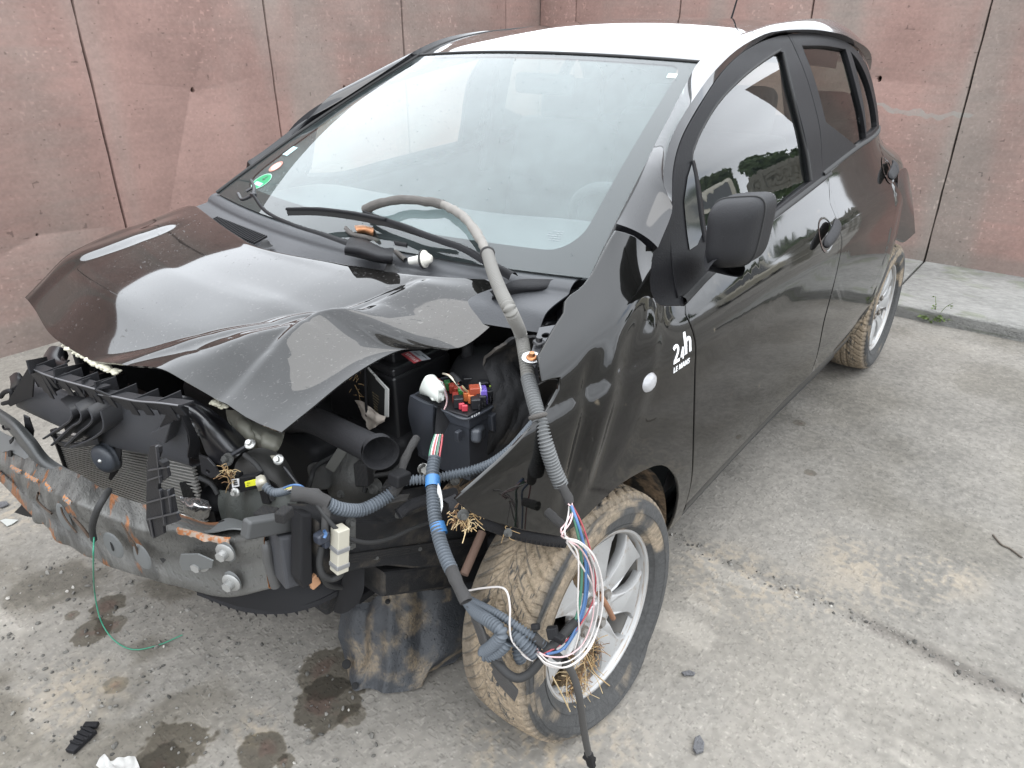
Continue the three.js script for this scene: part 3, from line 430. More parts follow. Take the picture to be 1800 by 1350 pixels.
const handleBar = (surf, a, b) => {   // a rounded pull standing off the skin, thicker towards its rear end
  const g = []; for (let i = 0; i <= 24; i++) { const t = i / 24, r = []; const w = lerp(.021, .016, t) * Math.sqrt(Math.max(0, 1 - Math.abs(2 * t - 1) ** 6)), off = .020 + .006 * Math.sin(Math.PI * t); for (let j = 0; j <= 16; j++) { const q = j / 16 * 2 * Math.PI; r.push(toV(surf(off + .010 * Math.sin(q) * Math.min(1, w / .012))(lerp(a[0], b[0], t), lerp(a[1], b[1], t) + w * Math.cos(q)))); } g.push(r); }
  return gridGeo(g);
};
const wob = (k, a) => (x, y) => a * (Math.sin(x * 7.3 + y * 4.1 + k) + Math.sin(x * 3.1 - y * 9.7 + k * 2)) * .5;
for (const side of [-1, 1]) {
  const L = side < 0, surf = (off = 0, extra) => (x, y) => { const z = S(x, y) + off + (extra ? extra(x, y) : 0); return [x, L ? y : squash(y), side * (L ? z : z - .045 * sm(.95, 1.05, y))]; }, o = { flip: L };
  const paint = L ? flankPaint : plainPaint;
  // front door
  {
    const d = part('front_door');
    mesh('door_skin', sheet(outline([...sillTop].reverse().map(p => [p[0] - .004, p[1]]), dx(gapF.slice(1), -G), beltF, dx([...gapB].reverse().slice(1), G)), surf(0, wob(1, .0012)), { ...o, flange: .03 }), paint, d);
    // black frame round the glass
    const glass = [[[-.481,1.01,-.76],[-.494,1.182,-.704],[-.513,1.203,-.696],[-.571,1.238,-.682],[-.713,1.294,-.659],[-.934,1.347,-.632],[-1.212,1.394,-.604]], [[-1.212,1.394,-.604],[-1.239,1.389,-.607]], [[-1.239,1.389,-.607],[-1.215,1.286,-.661],[-1.241,1.123,-.723],[-1.248,1.037,-.749]], [[-1.248,1.037,-.749],[-1.033,1.017,-.758],[-.863,1,-.765],[-.663,.981,-.774],[-.479,1.006,-.761]]].map(s => s.map(p => [p[0], p[1]]));
    const top = pillarOut.slice(2).map(p => [p[0] - .002, p[1] - .004]), hole = outline(...glass);
    const frame = outline(beltF.map(p => [p[0], p[1] + .016]).reverse(), [[-.301, .934], [-.33, 1.02], [-.357, 1.108]], top, [[-1.249, 1.432], [-1.318, 1.434]], [[-1.318, 1.434], [-1.338, 1.385], [-1.356, 1.286], [-1.368, 1.166], [-1.350, 1.045]]);
    mesh('window_frame', sheet(frame, surf(.001), { ...o, flange: .02, holes: [hole] }), trimBlack, d);
    mesh('belt_moulding', loft([beltF.map(p => surf(-.004)(p[0], p[1] + .002)), beltF.map(p => surf(.006)(p[0], p[1] + .006)), beltF.map(p => surf(.005)(p[0], p[1] + .015)), beltF.map(p => surf(-.006)(p[0], p[1] + .019))], 40, 6), rubber, d);
    mesh('window_pane', sheet(outline(...glass), surf(-.013), { ...o, flange: 0 }), sideGlass, d);
    const seal = arcs([...glass[0], ...glass[1].slice(1), ...glass[2].slice(1)].map(p => surf(-.004)(...p)), 60); mesh('window_seal', tube(seal, .0055, 120, 6), rubber, d);
    // small fixed pane before the mirror and its bar
    const q = [[-.419,1.11,-.725],[-.452,1.155,-.712],[-.484,1.18,-.704],[-.472,1.028,-.752],[-.44,1.012,-.758],[-.402,1.009,-.759]].map(p => [p[0], p[1]]);
    mesh('division_bar', loft([[[-.482,1.184,-.705],[-.481,1.127,-.723],[-.48,1.069,-.74],[-.474,1.01,-.762]], [[-.485,1.184,-.709],[-.487,1.127,-.727],[-.486,1.068,-.745],[-.479,1.012,-.765]], [[-.502,1.184,-.705],[-.506,1.124,-.725],[-.505,1.064,-.742],[-.496,1.011,-.761]]].map(r => L ? r : r.map(p => [p[0], p[1], -p[2]])), 12, 6), trimBlack, d);
    mesh('corner_trim', sheet(outline(...q.map((p, i) => [p, q[(i + 1) % q.length]])), surf(.0035), { ...o, flange: 0 }), std({ color: rgb(.012, .014, .015), roughness: .06 }), d);
    // handle in its cup
    const hc = [-1.245, .882], cup = Array.from({ length: 28 }, (_, k) => { const a = k / 28 * 6.2832; return [hc[0] + .066 * Math.cos(a) * (1 + .0 * Math.sin(a)), hc[1] + .052 * Math.sin(a)]; });
    const cg = []; for (let i = 0; i <= 28; i++) { const p = cup[i % 28], r = []; for (let j = 0; j <= 8; j++) { const t = j / 8, x = lerp(p[0], hc[0], t), y = lerp(p[1], hc[1], t); r.push(toV(surf(.0012 + .0045 * Math.exp(-((t - .07) ** 2) / .003) - (t > .08 ? .018 * Math.sin((t - .08) / .92 * 1.5708) : 0))(x, y))); } cg.push(r); }
    mesh('handle_cup', gridGeo(cg, null, 0, 'in'), L ? phy({ color: rgb(.006, .006, .007), roughness: .3, clearcoat: 1, clearcoatRoughness: .02 }) : plainPaint, d);
    mesh('door_handle', handleBar(surf, [-1.322, .908], [-1.158, .872]), trimMatt, d);
    // mirror with its arm
    if (L) {
      const C = [-.313,1.087,-.895], m0 = toV(C), rows = [];
      // housing: rounded shell, wide across (z), opening towards the rear
      const prof = [[.054, .001], [.053, .42], [.047, .70], [.032, .89], [.004, .985], [-.046, 1.0], [-.060, .98]];
      for (const [x, s] of prof) { const r = []; for (let k = 0; k <= 32; k++) { const a = k / 32 * 2 * Math.PI, e = .46, cx = Math.sign(Math.cos(a)) * Math.abs(Math.cos(a)) ** e, sy = Math.sign(Math.sin(a)) * Math.abs(Math.sin(a)) ** e; r.push([m0.x + x - .012 * s * cx, m0.y + .070 * s * sy + .008 * s * cx, m0.z - .047 * s * cx * (1 + .10 * sy)]); } rows.push(r); }
      mesh('mirror_housing', loft(rows, 64, 28), trimMatt, d);
      const back = rows[6].map(p => [p[0], p[1], p[2]]), bg = []; for (let i = 0; i <= 32; i++) bg.push([toV(back[i]), toV(back[i]).lerp(m0.clone().add(V(-.06, 0, 0)), .12).add(V(.012, 0, 0)), m0.clone().add(V(-.05, 0, 0))]);
      mesh('mirror_glass', gridGeo(bg, null, 0, 'in'), chromeMat, d);
      mesh('mirror_seam', tube(rows[4].map(p => [p[0] - .001, m0.y + (p[1] - m0.y) * 1.012, m0.z + (p[2] - m0.z) * 1.012]).slice(0, 32), .0018, 90, 6, true), rubber, d);
      mesh('mirror_arm', loft([[[-.397,1.015,-.8],[-.417,1.023,-.8],[-.47,1.007,-.8],[-.477,.982,-.8]], [[-.305,1.016,-.84],[-.341,1.026,-.84],[-.451,.991,-.84],[-.455,.96,-.84]], [[-.209,1.032,-.89],[-.257,1.044,-.89],[-.394,1.004,-.89],[-.386,.976,-.89]]].map(r => [...r, r[0]]), 30, 12), trimMatt, d);
    }
  }
  // black corner piece between pillar, wing and door
  { const t = [[-.364,1.107,-.725],[-.337,1.081,-.732],[-.256,1.031,-.747],[-.221,1.005,-.757],[-.2,.984,-.765],[-.194,.962,-.776],[-.221,.939,-.788],[-.317,.913,-.804],[-.367,1.013,-.757],[-.366,1.085,-.732]].map(p => [p[0], p[1]]); mesh('corner_garnish', sheet(outline([t[0], t[1], t[2]], [t[2], t[3], t[4], t[5], t[6]], [t[6], [-.25, .925], t[7]], [t[7], t[8], t[9], t[0]]), surf(.001, (x, y) => -.004 * sm(1.05, .98, y)), { ...o, flange: .02 }), trimBlack, car); }
  // rear door
  {
    const d = part('rear_door');
    mesh('door_skin', sheet(outline([...sillTopR].reverse(), dx(gapB, -G), beltR, [...rearDoorBack].reverse()), surf(0, wob(3, .0012)), { ...o, flange: .03 }), paint, d);
    const glass = [[[-1.456,1.054,-.744],[-1.407,1.406,-.599]], [[-1.407,1.406,-.599],[-1.628,1.403,-.601],[-1.841,1.39,-.608]], [[-1.841,1.39,-.608],[-1.832,1.291,-.661],[-1.864,1.098,-.731]], [[-1.864,1.098,-.731],[-1.637,1.073,-.739],[-1.456,1.054,-.744]]].map(s => s.map(p => [p[0], p[1]]));
    const quarter = [[[-1.872, 1.106], [-1.888, 1.384]], [[-1.888, 1.384], [-1.965, 1.342], [-2.045, 1.262], [-2.075, 1.18], [-2.085, 1.118]], [[-2.085, 1.118], [-1.98, 1.112], [-1.872, 1.106]]];
    const topR = [[-1.324, 1.436], [-1.42, 1.4385], ...rearTop.slice(0, 8)];
    const frame = outline([[-1.352, 1.047], [-1.375, 1.166], [-1.362, 1.286], [-1.345, 1.385], [-1.324, 1.436]], topR, [[-2.225, 1.10], [-1.95, 1.094], [-1.55, 1.066], [-1.352, 1.047]]);
    mesh('window_frame', sheet(frame, surf(.001), { ...o, flange: .02, holes: [outline(...glass), outline(...quarter)] }), trimBlack, d);
    mesh('belt_moulding', loft([-.004, .006, .005, -.006].map((f, i) => beltR.map(p => surf(f)(p[0], p[1] + [.002, .006, .015, .019][i]))), 40, 6), rubber, d);
    mesh('window_pane', sheet(outline(...glass), surf(-.012), { ...o, flange: 0 }), rearGlass, d);
    mesh('quarter_pane', sheet(outline(...quarter), surf(-.012), { ...o, flange: 0 }), rearGlass, d);
    const hc = [-2.085, .962], cg = []; for (let i = 0; i <= 28; i++) { const a = i / 28 * 6.2832, r = []; for (let j = 0; j <= 8; j++) { const t = j / 8; r.push(toV(surf(.0012 + .0045 * Math.exp(-((t - .07) ** 2) / .003) - (t > .08 ? .018 * Math.sin((t - .08) / .92 * 1.5708) : 0))(hc[0] + .066 * (1 - t) * Math.cos(a), hc[1] + .048 * (1 - t) * Math.sin(a)))); } cg.push(r); }
    mesh('handle_cup', gridGeo(cg, null, 0, 'in'), plainPaint, d);
    mesh('door_handle', handleBar(surf, [-2.165, .978], [-2.005, .948]), trimMatt, d);
  }
  // rear wing with the C-pillar
  {
    const back = [[-2.90, .34], [-2.93, .55], [-2.91, .80], [-2.84, 1.02], [-2.74, 1.15], [-2.62, 1.22]];
    const a = archR(20, 188, -4), qp = outline([[-1.94, .322], ...rearDoorBack.slice(1).map(p => [p[0] - .006, p[1]])], [[-2.231, 1.10], [-2.208, 1.19], [-2.178, 1.265], [-2.108, 1.330], [-2.006, 1.381], [-2.15, 1.365]], [[-2.15, 1.365], [-2.40, 1.30], [-2.62, 1.22]], [...back].reverse(), [[-2.90, .34], [-2.80, .237]], a.slice(0, -1), [a[20], [-1.94, .322]]);
    mesh('rear_wing', sheet(qp, surf(0), { ...o, flange: .02 }), paint, car);
  }
  // sill
  {
    const tops = [[-.50, .290], [-.62, .310], [-.90, .328], [-1.2, .332], [-1.44, .325], [-1.7, .320], [-2.0, .318]];
    const low = (dy, dz) => tops.map(p => { const y = p[1] + dy, z = S(p[0], p[1]) + dz; return [p[0], y, side * z]; });
    mesh('sill', loft([low(.002, -.03), low(0, -.012), low(-.02, -.008), low(-.06, -.022), low(-.095, -.045), low(-.105, -.06), low(-.106, -.2)], 50, 24), L ? phy({ color: rgb(.05, .045, .036), roughness: .6, clearcoat: .5, clearcoatRoughness: .2, map: flankTex, }) : plainPaint, car);
    mesh('sill_flange', loft([low(-.10, -.05), low(-.128, -.054), low(-.128, -.060), low(-.10, -.064)], 40, 3, { linear: true }), rubber, car);
  }
}
// ---------- front wing, left: dented, headlight gone
const fendCut = [...[[.15,.942,-.757],[.168,.908,-.779]], ...[[.143,.907,-.785],[.128,.904,-.789]]].map(p => [p[0], p[1]]);
function dent(x, y) {
  const yc = .91 + (.134 - x) * .235, below = sm(yc + .01, yc - .06, y);
  let d = 0;
  d += -.007 * below * gau(((x - .085) + (y - .80) * .35) / .022) * sm(.60, .74, y);
  d += .006 * below * gau(((x - .035) + (y - .78) * .42) / .026) * sm(.58, .72, y);
  d += -.005 * below * gau(((x + .045) + (y - .82) * .5) / .035) * sm(.60, .75, y);
  d += .003 * below * gau(((x + .13) + (y - .82) * .5) / .03) * sm(.62, .8, y);
  d += .0035 * (fbm(x * 9 + 4, y * 7 + 2, 2) - .5) * sm(-.28, -.1, x);
  return d;
}
{
  const archF = [[[.139,.577,-.812],[.079,.582,-.818],[0,.599,-.824],[-.084,.6,-.828],[-.225,.564,-.831],[-.32,.482,-.829],[-.376,.395,-.819]]].flat().map(p => [p[0], p[1]]);
  const wsSide = [[-.158,1.091,-.715],[-.101,1.059,-.723],[-.041,1.028,-.735],[.003,1.013,-.736],[.031,1.008,-.733],[.052,.99,-.743],[.094,.971,-.749],[.122,.956,-.754],[.15,.942,-.757]].map(p => [p[0], p[1]]);
  const cut = [[.128,.904,-.789],[.135,.884,-.794],[.171,.858,-.794],[.239,.833,-.792],[.3,.808,-.786],[.381,.778,-.771]].map(p => [p[0], p[1]]), lip = [[.381,.778,-.771],[.35,.738,-.781],[.272,.672,-.796],[.139,.577,-.812]].map(p => [p[0], p[1]]);
  const tri = [[-.315,.911,-.805],[-.22,.937,-.789],[-.191,.961,-.776],[-.196,.985,-.765],[-.219,1.005,-.757],[-.254,1.031,-.747]].map(p => [p[0], p[1]]);
  const c = outline(gapF.map(p => [p[0] + G, p[1]]), tri, [...[[-.255,1.033,-.746],[-.201,1.074,-.731]].map(p => [p[0], p[1]]), wsSide[0]], wsSide, [wsSide[8], fendCut[1]], [fendCut[1], fendCut[2], fendCut[3]], cut, lip, archF, [archF[6], [-.42, .29], [-.455, .205]], [[-.455, .205], [-.525, .20]]);
  const f = part('front_wing', car, 'dented black front wing with an emblem and a clear side indicator');
  mesh('wing_skin', sheet(c, (x, y) => [x, y, -F(x, y) - dent(x, y)], { flip: true, seg: .014, flange: .006 }), flankPaint, f);
  // turned-in front facet beside the missing headlight
  const fold = [[.125,.896,-.788],[.125,.862,-.795],[.126,.799,-.811],[.103,.691,-.814],[.114,.577,-.811]], inn = [...[.045,.728,-.66]];
  const at = (u, v, d) => [u, v, -F(u, v) - dent(u, v) - d];
  // side indicator
  const ic = [-.129,.807,-.83], il = lathe([[0, .012], [.012, .0112], [.020, .008], [.0255, .001], [.0265, -.003]], [0, 0, 0], [0, 0, 1], 32); il.scale(1.02, .82, 1); place(il, [ic[0], ic[1], ic[2] + .001], [0, .03, -1]);
  mesh('side_indicator', il, phy({ color: rgb(.72, .72, .74), roughness: .28, clearcoat: 1, bumpMap: rep(grey(64, 256, (u, v) => .5 + .5 * Math.sin(v * 90)), 1, 6), bumpScale: .001 }), f);
  // emblem in raised white letters
  const font = await new FontLoader().loadAsync('fonts/droid/droid_sans_bold.typeface.json');
  const e = [-.23,.84,-.829], txt = (s, size, x0, y0, sx = 1, shear = 0) => { const t = new TextGeometry(s, { font, size, depth: .0008, curveSegments: 5, bevelEnabled: false }); const p = t.attributes.position; for (let i = 0; i < p.count; i++) { const X = x0 + p.getX(i) * sx + p.getY(i) * shear, Y = y0 + p.getY(i), x = e[0] - X, y = e[1] + Y; p.setXYZ(i, x, y, at(x, y, .0008 + p.getZ(i))[2]); } t.computeVertexNormals(); return t; };
  mesh('emblem', merge([txt('2', .040, -.004, -.028, .95), txt('4', .027, .028, -.028, .8), txt('h', .046, .043, -.022, .95), txt('LE MANS', .0125, -.001, -.049, 1.0)]), std({ color: rgb(.78, .78, .78), roughness: .4 }), f);
}
// right wing: only its rear half is left, low behind the bonnet
mesh('front_wing', sheet(outline([[-.52, .2], [-.445, .384], [-.348, .699], [-.301, .918]], [[-.301, .918], [-.2, .93], [-.05, .90], [.06, .83]], [[.06, .83], [.07, .62]], archR(10, 75, 180, .36).map(p => [p[0] + 2.46, p[1]]).filter(p => p[0] < .07), [[-.40, .28], [-.45, .2], [-.52, .2]]), (x, y) => [x, y, S(x, y) - .02], { seg: .05 }), plainPaint, car);

// ---------- bonnet: torn loose, buckled, a fan of folds from its hinge corner
const hoodRear = [[.002,.966,.603],[.066,.96,.286],[.092,.958,.121],[.064,.962,-.099],[.053,.966,-.198],[.043,.97,-.299],[.021,.97,-.36],[-.06,.966,-.48],[-.113,.965,-.537]];
const hoodFront = [[.467,.822,.661],[.479,.812,.57],[.512,.803,.409],[.52,.8,.283],[.516,.8,.116],[.491,.81,-.035],[.474,.802,-.138],[.456,.794,-.225],[.449,.788,-.311],[.433,.782,-.386]];
const hoodLeft = [hoodRear[0], ...[[-.033,.967,.7],[.118,.943,.695],[.185,.937,.69],[.269,.92,.685],[.34,.899,.68],[.409,.855,.675]], hoodFront[0]];
const hoodRight = [hoodRear[8], ...[[-.02,.93,-.553],[.086,.878,-.529],[.125,.874,-.475],[.165,.862,-.417],[.264,.838,-.394],[.371,.803,-.389]], hoodFront[9]];
{
  const NU = 200, NV = 120, A = arcs(hoodRear, NU), B = arcs(hoodFront, NU), Lf = arcs(hoodLeft, NV), Rt = arcs(hoodRight, NV);
  // straight-ish corner at the headlight notch is kept by the arc-length spline
  const g = []; for (let i = 0; i <= NU; i++) { g.push([]); const u = i / NU; for (let j = 0; j <= NV; j++) { const v = j / NV, p = [0, 1, 2].map(k => (1 - v) * A[i][k] + v * B[i][k] + (1 - u) ** 1.4 * (Lf[j][k] - (1 - v) * A[0][k] - v * B[0][k]) + u ** 2.6 * (Rt[j][k] - (1 - v) * A[NU][k] - v * B[NU][k])); g[i].push(V(...p)); } }
  const itp = (x, X, Y) => { let k = 0; while (k < X.length - 2 && X[k + 1] < x) k++; return Y[k] + (Y[k + 1] - Y[k]) * clamp((x - X[k]) / (X[k + 1] - X[k])); };
  const bump = (u, v) => {   // crown, pressed line, and two folds fanning out from the torn hinge corner
    const fe = sm(0, .10, v), a = itp(v, [0, .12, .25, .36, .61, .77, .875, 1], [.81, .80, .781, .756, .725, .656, .581, .46]), b = itp(v, [0, .12, .267, .5, .63, .73, .87, 1], [.83, .822, .812, .826, .818, .79, .755, .70]), B = itp(v, [0, .3, .55, .675, .78, .9, 1], [.83, .82, .825, .838, .85, .852, .856]);
    const w = b - a, m = (a + b) / 2, st = .5 * sm(a - .05 * w, m, u) + .5 * sm(m + .05 * w, b + .15 * w, u), wB = .006 + .010 * v;
    let h = .025 * Math.sin(Math.PI * u ** .55) ** .8 * Math.sin(Math.PI * v) ** .6 || 0;
    h += .33 * w * fe * (st - sm(b, b + .7 * (1 - b) + .02, u));
    h += .015 * fe * sm(.2, .5, v) * (sm(B - wB, B + wB, u) - sm(B + wB, 1, u));
    h += .0075 * sm(.06, 0, Math.abs(u - (.115 - .10 * sm(.5, 1, v)))) * sm(.15, .4, v);
    return h * sm(1, .93, u) * sm(0, .03, u) * (1 - .6 * sm(.72, 1, v));
  };
  const disp = (u, v, p, n) => { p.y += bump(u, v); return p; };

  const m = mesh('bonnet', gridGeo(g, disp, .004), topPaint, car); m.userData.label = 'buckled black bonnet with a fan of folds and a torn front edge';
}

// ================= FRONT END, laid bare
const bayBlack = phy({ color: rgb(.010, .010, .011), roughness: .65, specularIntensity: .4 });
const dirtTex = dtex(512, 512, (u, v, c) => { const n = wrapN(u, v, 8, 5), f = wrapN(u + .2, v, 60, 2), k = sm(.50, .74, n) * (.2 + .9 * f); c[0] = lerp(.017, .11, k * .35); c[1] = lerp(.017, .092, k * .35); c[2] = lerp(.018, .07, k * .35); }, true);
const dirtyBlack = phy({ specularIntensity: .4, map: rep(dirtTex, 3), roughness: .7, bumpMap: rep(wallBump, 6), bumpScale: .001 });
const faceGrey = phy({ color: rgb(.045, .046, .050), roughness: .5, specularIntensity: .35, bumpMap: rep(orange, 14), bumpScale: .0004 });
const castMat = std({ color: rgb(.105, .105, .10), roughness: .6, metalness: .35, bumpMap: rep(wallBump, 6), bumpScale: .002 });
const cream = std({ color: rgb(.36, .34, .28), roughness: .45 });
const rustTex = dtex(1024, 512, (u, v, c) => {   // beam: grey e-coat, rusting on its worn edges and dents
  const n = fbm(u * 14, v * 6, 5), f = fbm(u * 90, v * 40, 2), s = fbm(u * 30 + 5, v * 3, 4);
  let g = .10 + .06 * (n - .5) + .04 * (f - .5), b = 1;
  const edge = Math.max(sm(.055, .0, Math.abs(v - .36) - .012 * n), sm(.06, .01, Math.abs(v - .80))), q = sm(.62, .72, fbm(u * 34 + 9, v * 12, 5) + .20 * edge - .05) , run = sm(.66, .76, s + .06) * .55;
  const grime = sm(.45, .7, fbm(u * 22 + 40, v * 5, 4)); g *= 1 - .45 * grime; const k = Math.max(q, run * sm(.3, .5, v)); c[0] = lerp(g * 1.0, lerp(.26, .12, f), k); c[1] = lerp(g * .99, lerp(.105, .05, f), k); c[2] = lerp(g * .93, lerp(.04, .02, f), k);
}, true); rustTex.wrapS = rustTex.wrapT = THREE.ClampToEdgeWrapping;
const zincDull = std({ color: rgb(.30, .30, .29), roughness: .5, metalness: .5 });
const rustMat2 = std({ map: rep(dtex(256, 256, (u, v, c) => { const f = wrapN(u, v, 14, 4), k = sm(.46, .56, f); c[0] = lerp(.12, .30, k); c[1] = lerp(.12, .12, k); c[2] = lerp(.115, .04, k); }, true), 18), roughness: .8 });
const beamMat = std({ map: rustTex, roughness: .55, metalness: .1, bumpMap: rep(wallBump, 3, 2), bumpScale: .003 });
const rustMat = std({ color: rgb(.30, .12, .04), roughness: .85 });
const bay = part('engine_bay');
// dark shell of the bay: aprons, firewall, floor, cross-members
{
  const g = [];
  g.push(boxAt([-.16, .62, 0], .04, .66, 1.24, .01));                                   // firewall
  g.push(boxAt([-.02, .60, .605], .30, .46, .03, .01)); g.push(boxAt([.26, .56, .56], .34, .34, .03, .01));
  g.push(boxAt([.02, .27, .05], .56, .02, .84, .004));
  mesh('bay_shell', merge(g), bayBlack, bay);
  mesh('cross_member', merge([boxAt([.36, .33, .05], .07, .06, .86, .01), boxAt([.02, .24, 0], .20, .09, .9, .03)]), dirtyBlack, bay);
}
// cowl below the windscreen
{
  const z = Array.from({ length: 15 }, (_, i) => -.655 + i * 1.365 / 14), row = (dx2, y, dy = 0) => z.map(q => { const a = q / .684, x = -.124 + .08 * (1 - a * a); return [x + dx2, y + .012 * a * a + dy * Math.abs(a), q]; });
  mesh('cowl', loft([row(-.02, .980), row(.006, .978), row(.022, .968), row(.030, .957), row(.050, .953), row(.085, .946), row(.11, .935), row(.13, .905)], 70, 40, { thick: .003 }), std({ color: rgb(.042, .044, .048), roughness: .5, bumpMap: rep(orange, 16), bumpScale: .0004 }), car);
  const c = part('cowl_vent'), a = [.003,.963,.511], b = [.037,.958,.224];
  for (let i = 0; i < 26; i++) { const t = i / 25, p = [lerp(a[0], b[0], t), .962 - .002 * t, lerp(a[2], b[2], t)]; mesh('slat', bar([p[0] - .022, p[1] + .004, p[2] + .004], [p[0] + .024, p[1] - .004, p[2] - .004], .004, .006, .001), bayBlack, c); }
  for (const p of [[.055,.955,.176], [.035,.972,-.266]]) { const s = lathe([[0, .016], [.006, .0155], [.010, .011], [.012, .004], [.018, 0]], p, [0, 1, 0], 18); s.scale(1, 1, 1); mesh('rubber_stop', s, rubber, car); }
  // torn left end of the cowl with its hollow, and the drain arm in it
  mesh('cowl_end', loft([[[.036,.985,-.551],[-.046,.985,-.551],[-.092,.985,-.597],[-.142,.985,-.661]], [[.024,.972,-.55],[-.033,.972,-.554],[-.078,.972,-.6],[-.15,.972,-.649]], [[-.001,.955,-.525],[-.058,.955,-.564],[-.108,.955,-.603],[-.147,.955,-.629]], [[-.03,.9,-.497],[-.071,.9,-.57],[-.113,.9,-.601],[-.177,.9,-.592]]], 24, 14, { thick: .003 }), trimMatt, car);
  mesh('drain_arm', tube([...[[-.093,.9,-.514],[-.085,.9,-.566],[-.061,.9,-.621]], [-.132,.88,-.608]], .012, 24, 10), satinBlack, car);
  mesh('hinge_plate', plate([[-.197,.9,-.546],[-.214,.9,-.567],[-.113,.9,-.634],[-.08,.9,-.634]], .02, .003), satinBlack, car);
}
// wipers
{
  const w = part('wiper');
  const a = [[-.044,1.045,.357],[-.008,1.018,.243],[.012,1.008,.098],[.01,1.002,-.01],[.016,.998,-.111],[.007,.99,-.178]];
  mesh('arm', loft([[-.004, .004], [0, .011], [.006, .011], [.010, .004]].map(([d, h]) => a.map((p, i) => [p[0] + d * (.5 + i * .28), p[1] + h * (.55 + i * .09), p[2] + d * .3])), 36, 8), trimBlack, w);
  mesh('pivot_cap', loft([[[-.046,.99,-.042],[-.051,.99,-.082],[-.026,.99,-.166],[-.039,.99,-.198]], [[.016,1.008,-.107],[.007,1.008,-.151],[.022,1.008,-.225],[.031,1.008,-.272]], [[.072,1.008,-.162],[.062,1.008,-.204],[.069,1.008,-.267],[.061,1.008,-.304]], [[.038,.985,-.117],[.036,.985,-.166],[.034,.985,-.226],[.02,.985,-.258]]], 20, 12, { thick: .004 }), trimBlack, w);
  const c = [[-.073,1.075,.404],[-.066,1.06,.382],[-.044,1.045,.357],[-.032,1.03,.394],[-.041,1.04,.426],[-.045,1.05,.39]]; mesh('clip', merge([tube(c.slice(0, 3), .005, 10, 6), tube([c[2], c[3], c[4]], .005, 12, 6), tube([c[5], c[1]], .004, 6, 6), boxAt(c[2], .014, .012, .016, .003)]), satinBlack, w);
  const w2 = part('wiper');
  const b = [[-.058,.985,-.542],[-.055,1,-.488],[-.073,1.014,-.395],[-.07,1.026,-.295],[-.081,1.033,-.203],[-.087,1.038,-.118],[-.1,1.04,-.032]];
  mesh('arm', loft([[-.004, .002], [0, .011], [.006, .011], [.010, .002]].map(([d, h]) => b.map((p, i) => [p[0] + d * (2.2 - i * .25), p[1] + h * (1.2 - i * .10), p[2]])), 40, 8), trimBlack, w2);
  const bl = [[-.021,1.03,.171],[-.053,1.036,.087],[-.072,1.038,-.022],[-.082,1.036,-.134],[-.08,1.03,-.25],[-.088,1.018,-.341]];
  mesh('blade', loft([[-.003, -.010], [-.003, .004], [.004, .004], [.003, -.010]].map(([d, h]) => bl.map(p => [p[0] + d, p[1] + h, p[2]])), 50, 6), rubber, w2);
  mesh('blade_carrier', loft([[-.006, .004], [-.004, .010], [.006, .010], [.008, .004]].map(([d, h]) => bl.slice(0, 4).map(p => [p[0] + d, p[1] + h, p[2]])), 30, 6), trimBlack, w2);
}
{ // pale filler crumbling along the torn front edge of the bonnet
  const R = rng(12), g = [], e = [...arcs([[.517,.8,.326],[.517,.797,.274],[.515,.797,.192],[.516,.797,.116],[.513,.8,.075]], 60), ...arcs([[.448,.787,-.184],[.446,.786,-.198],[.446,.785,-.217]], 12)];
  e.forEach((p, i) => { if (R() < .9) for (let k = 0; k < 2; k++) { const s = .0025 + .0055 * R() * (i < 61 ? sm(60, 20, Math.abs(i - 32) * 1.6) + .3 : 1); const b = new THREE.IcosahedronGeometry(s, 1); b.scale(1.3, .6, 1.2); b.rotateY(R() * 6); g.push(b.translate(p[0] + (R() - .6) * .012, p[1] + (R() - .6) * .006, p[2] + (R() - .5) * .008)); } });
  const m = mesh('filler_crumb', merge(g), std({ color: rgb(.40, .38, .30), roughness: .95 }), car); m.userData.kind = 'stuff';
}
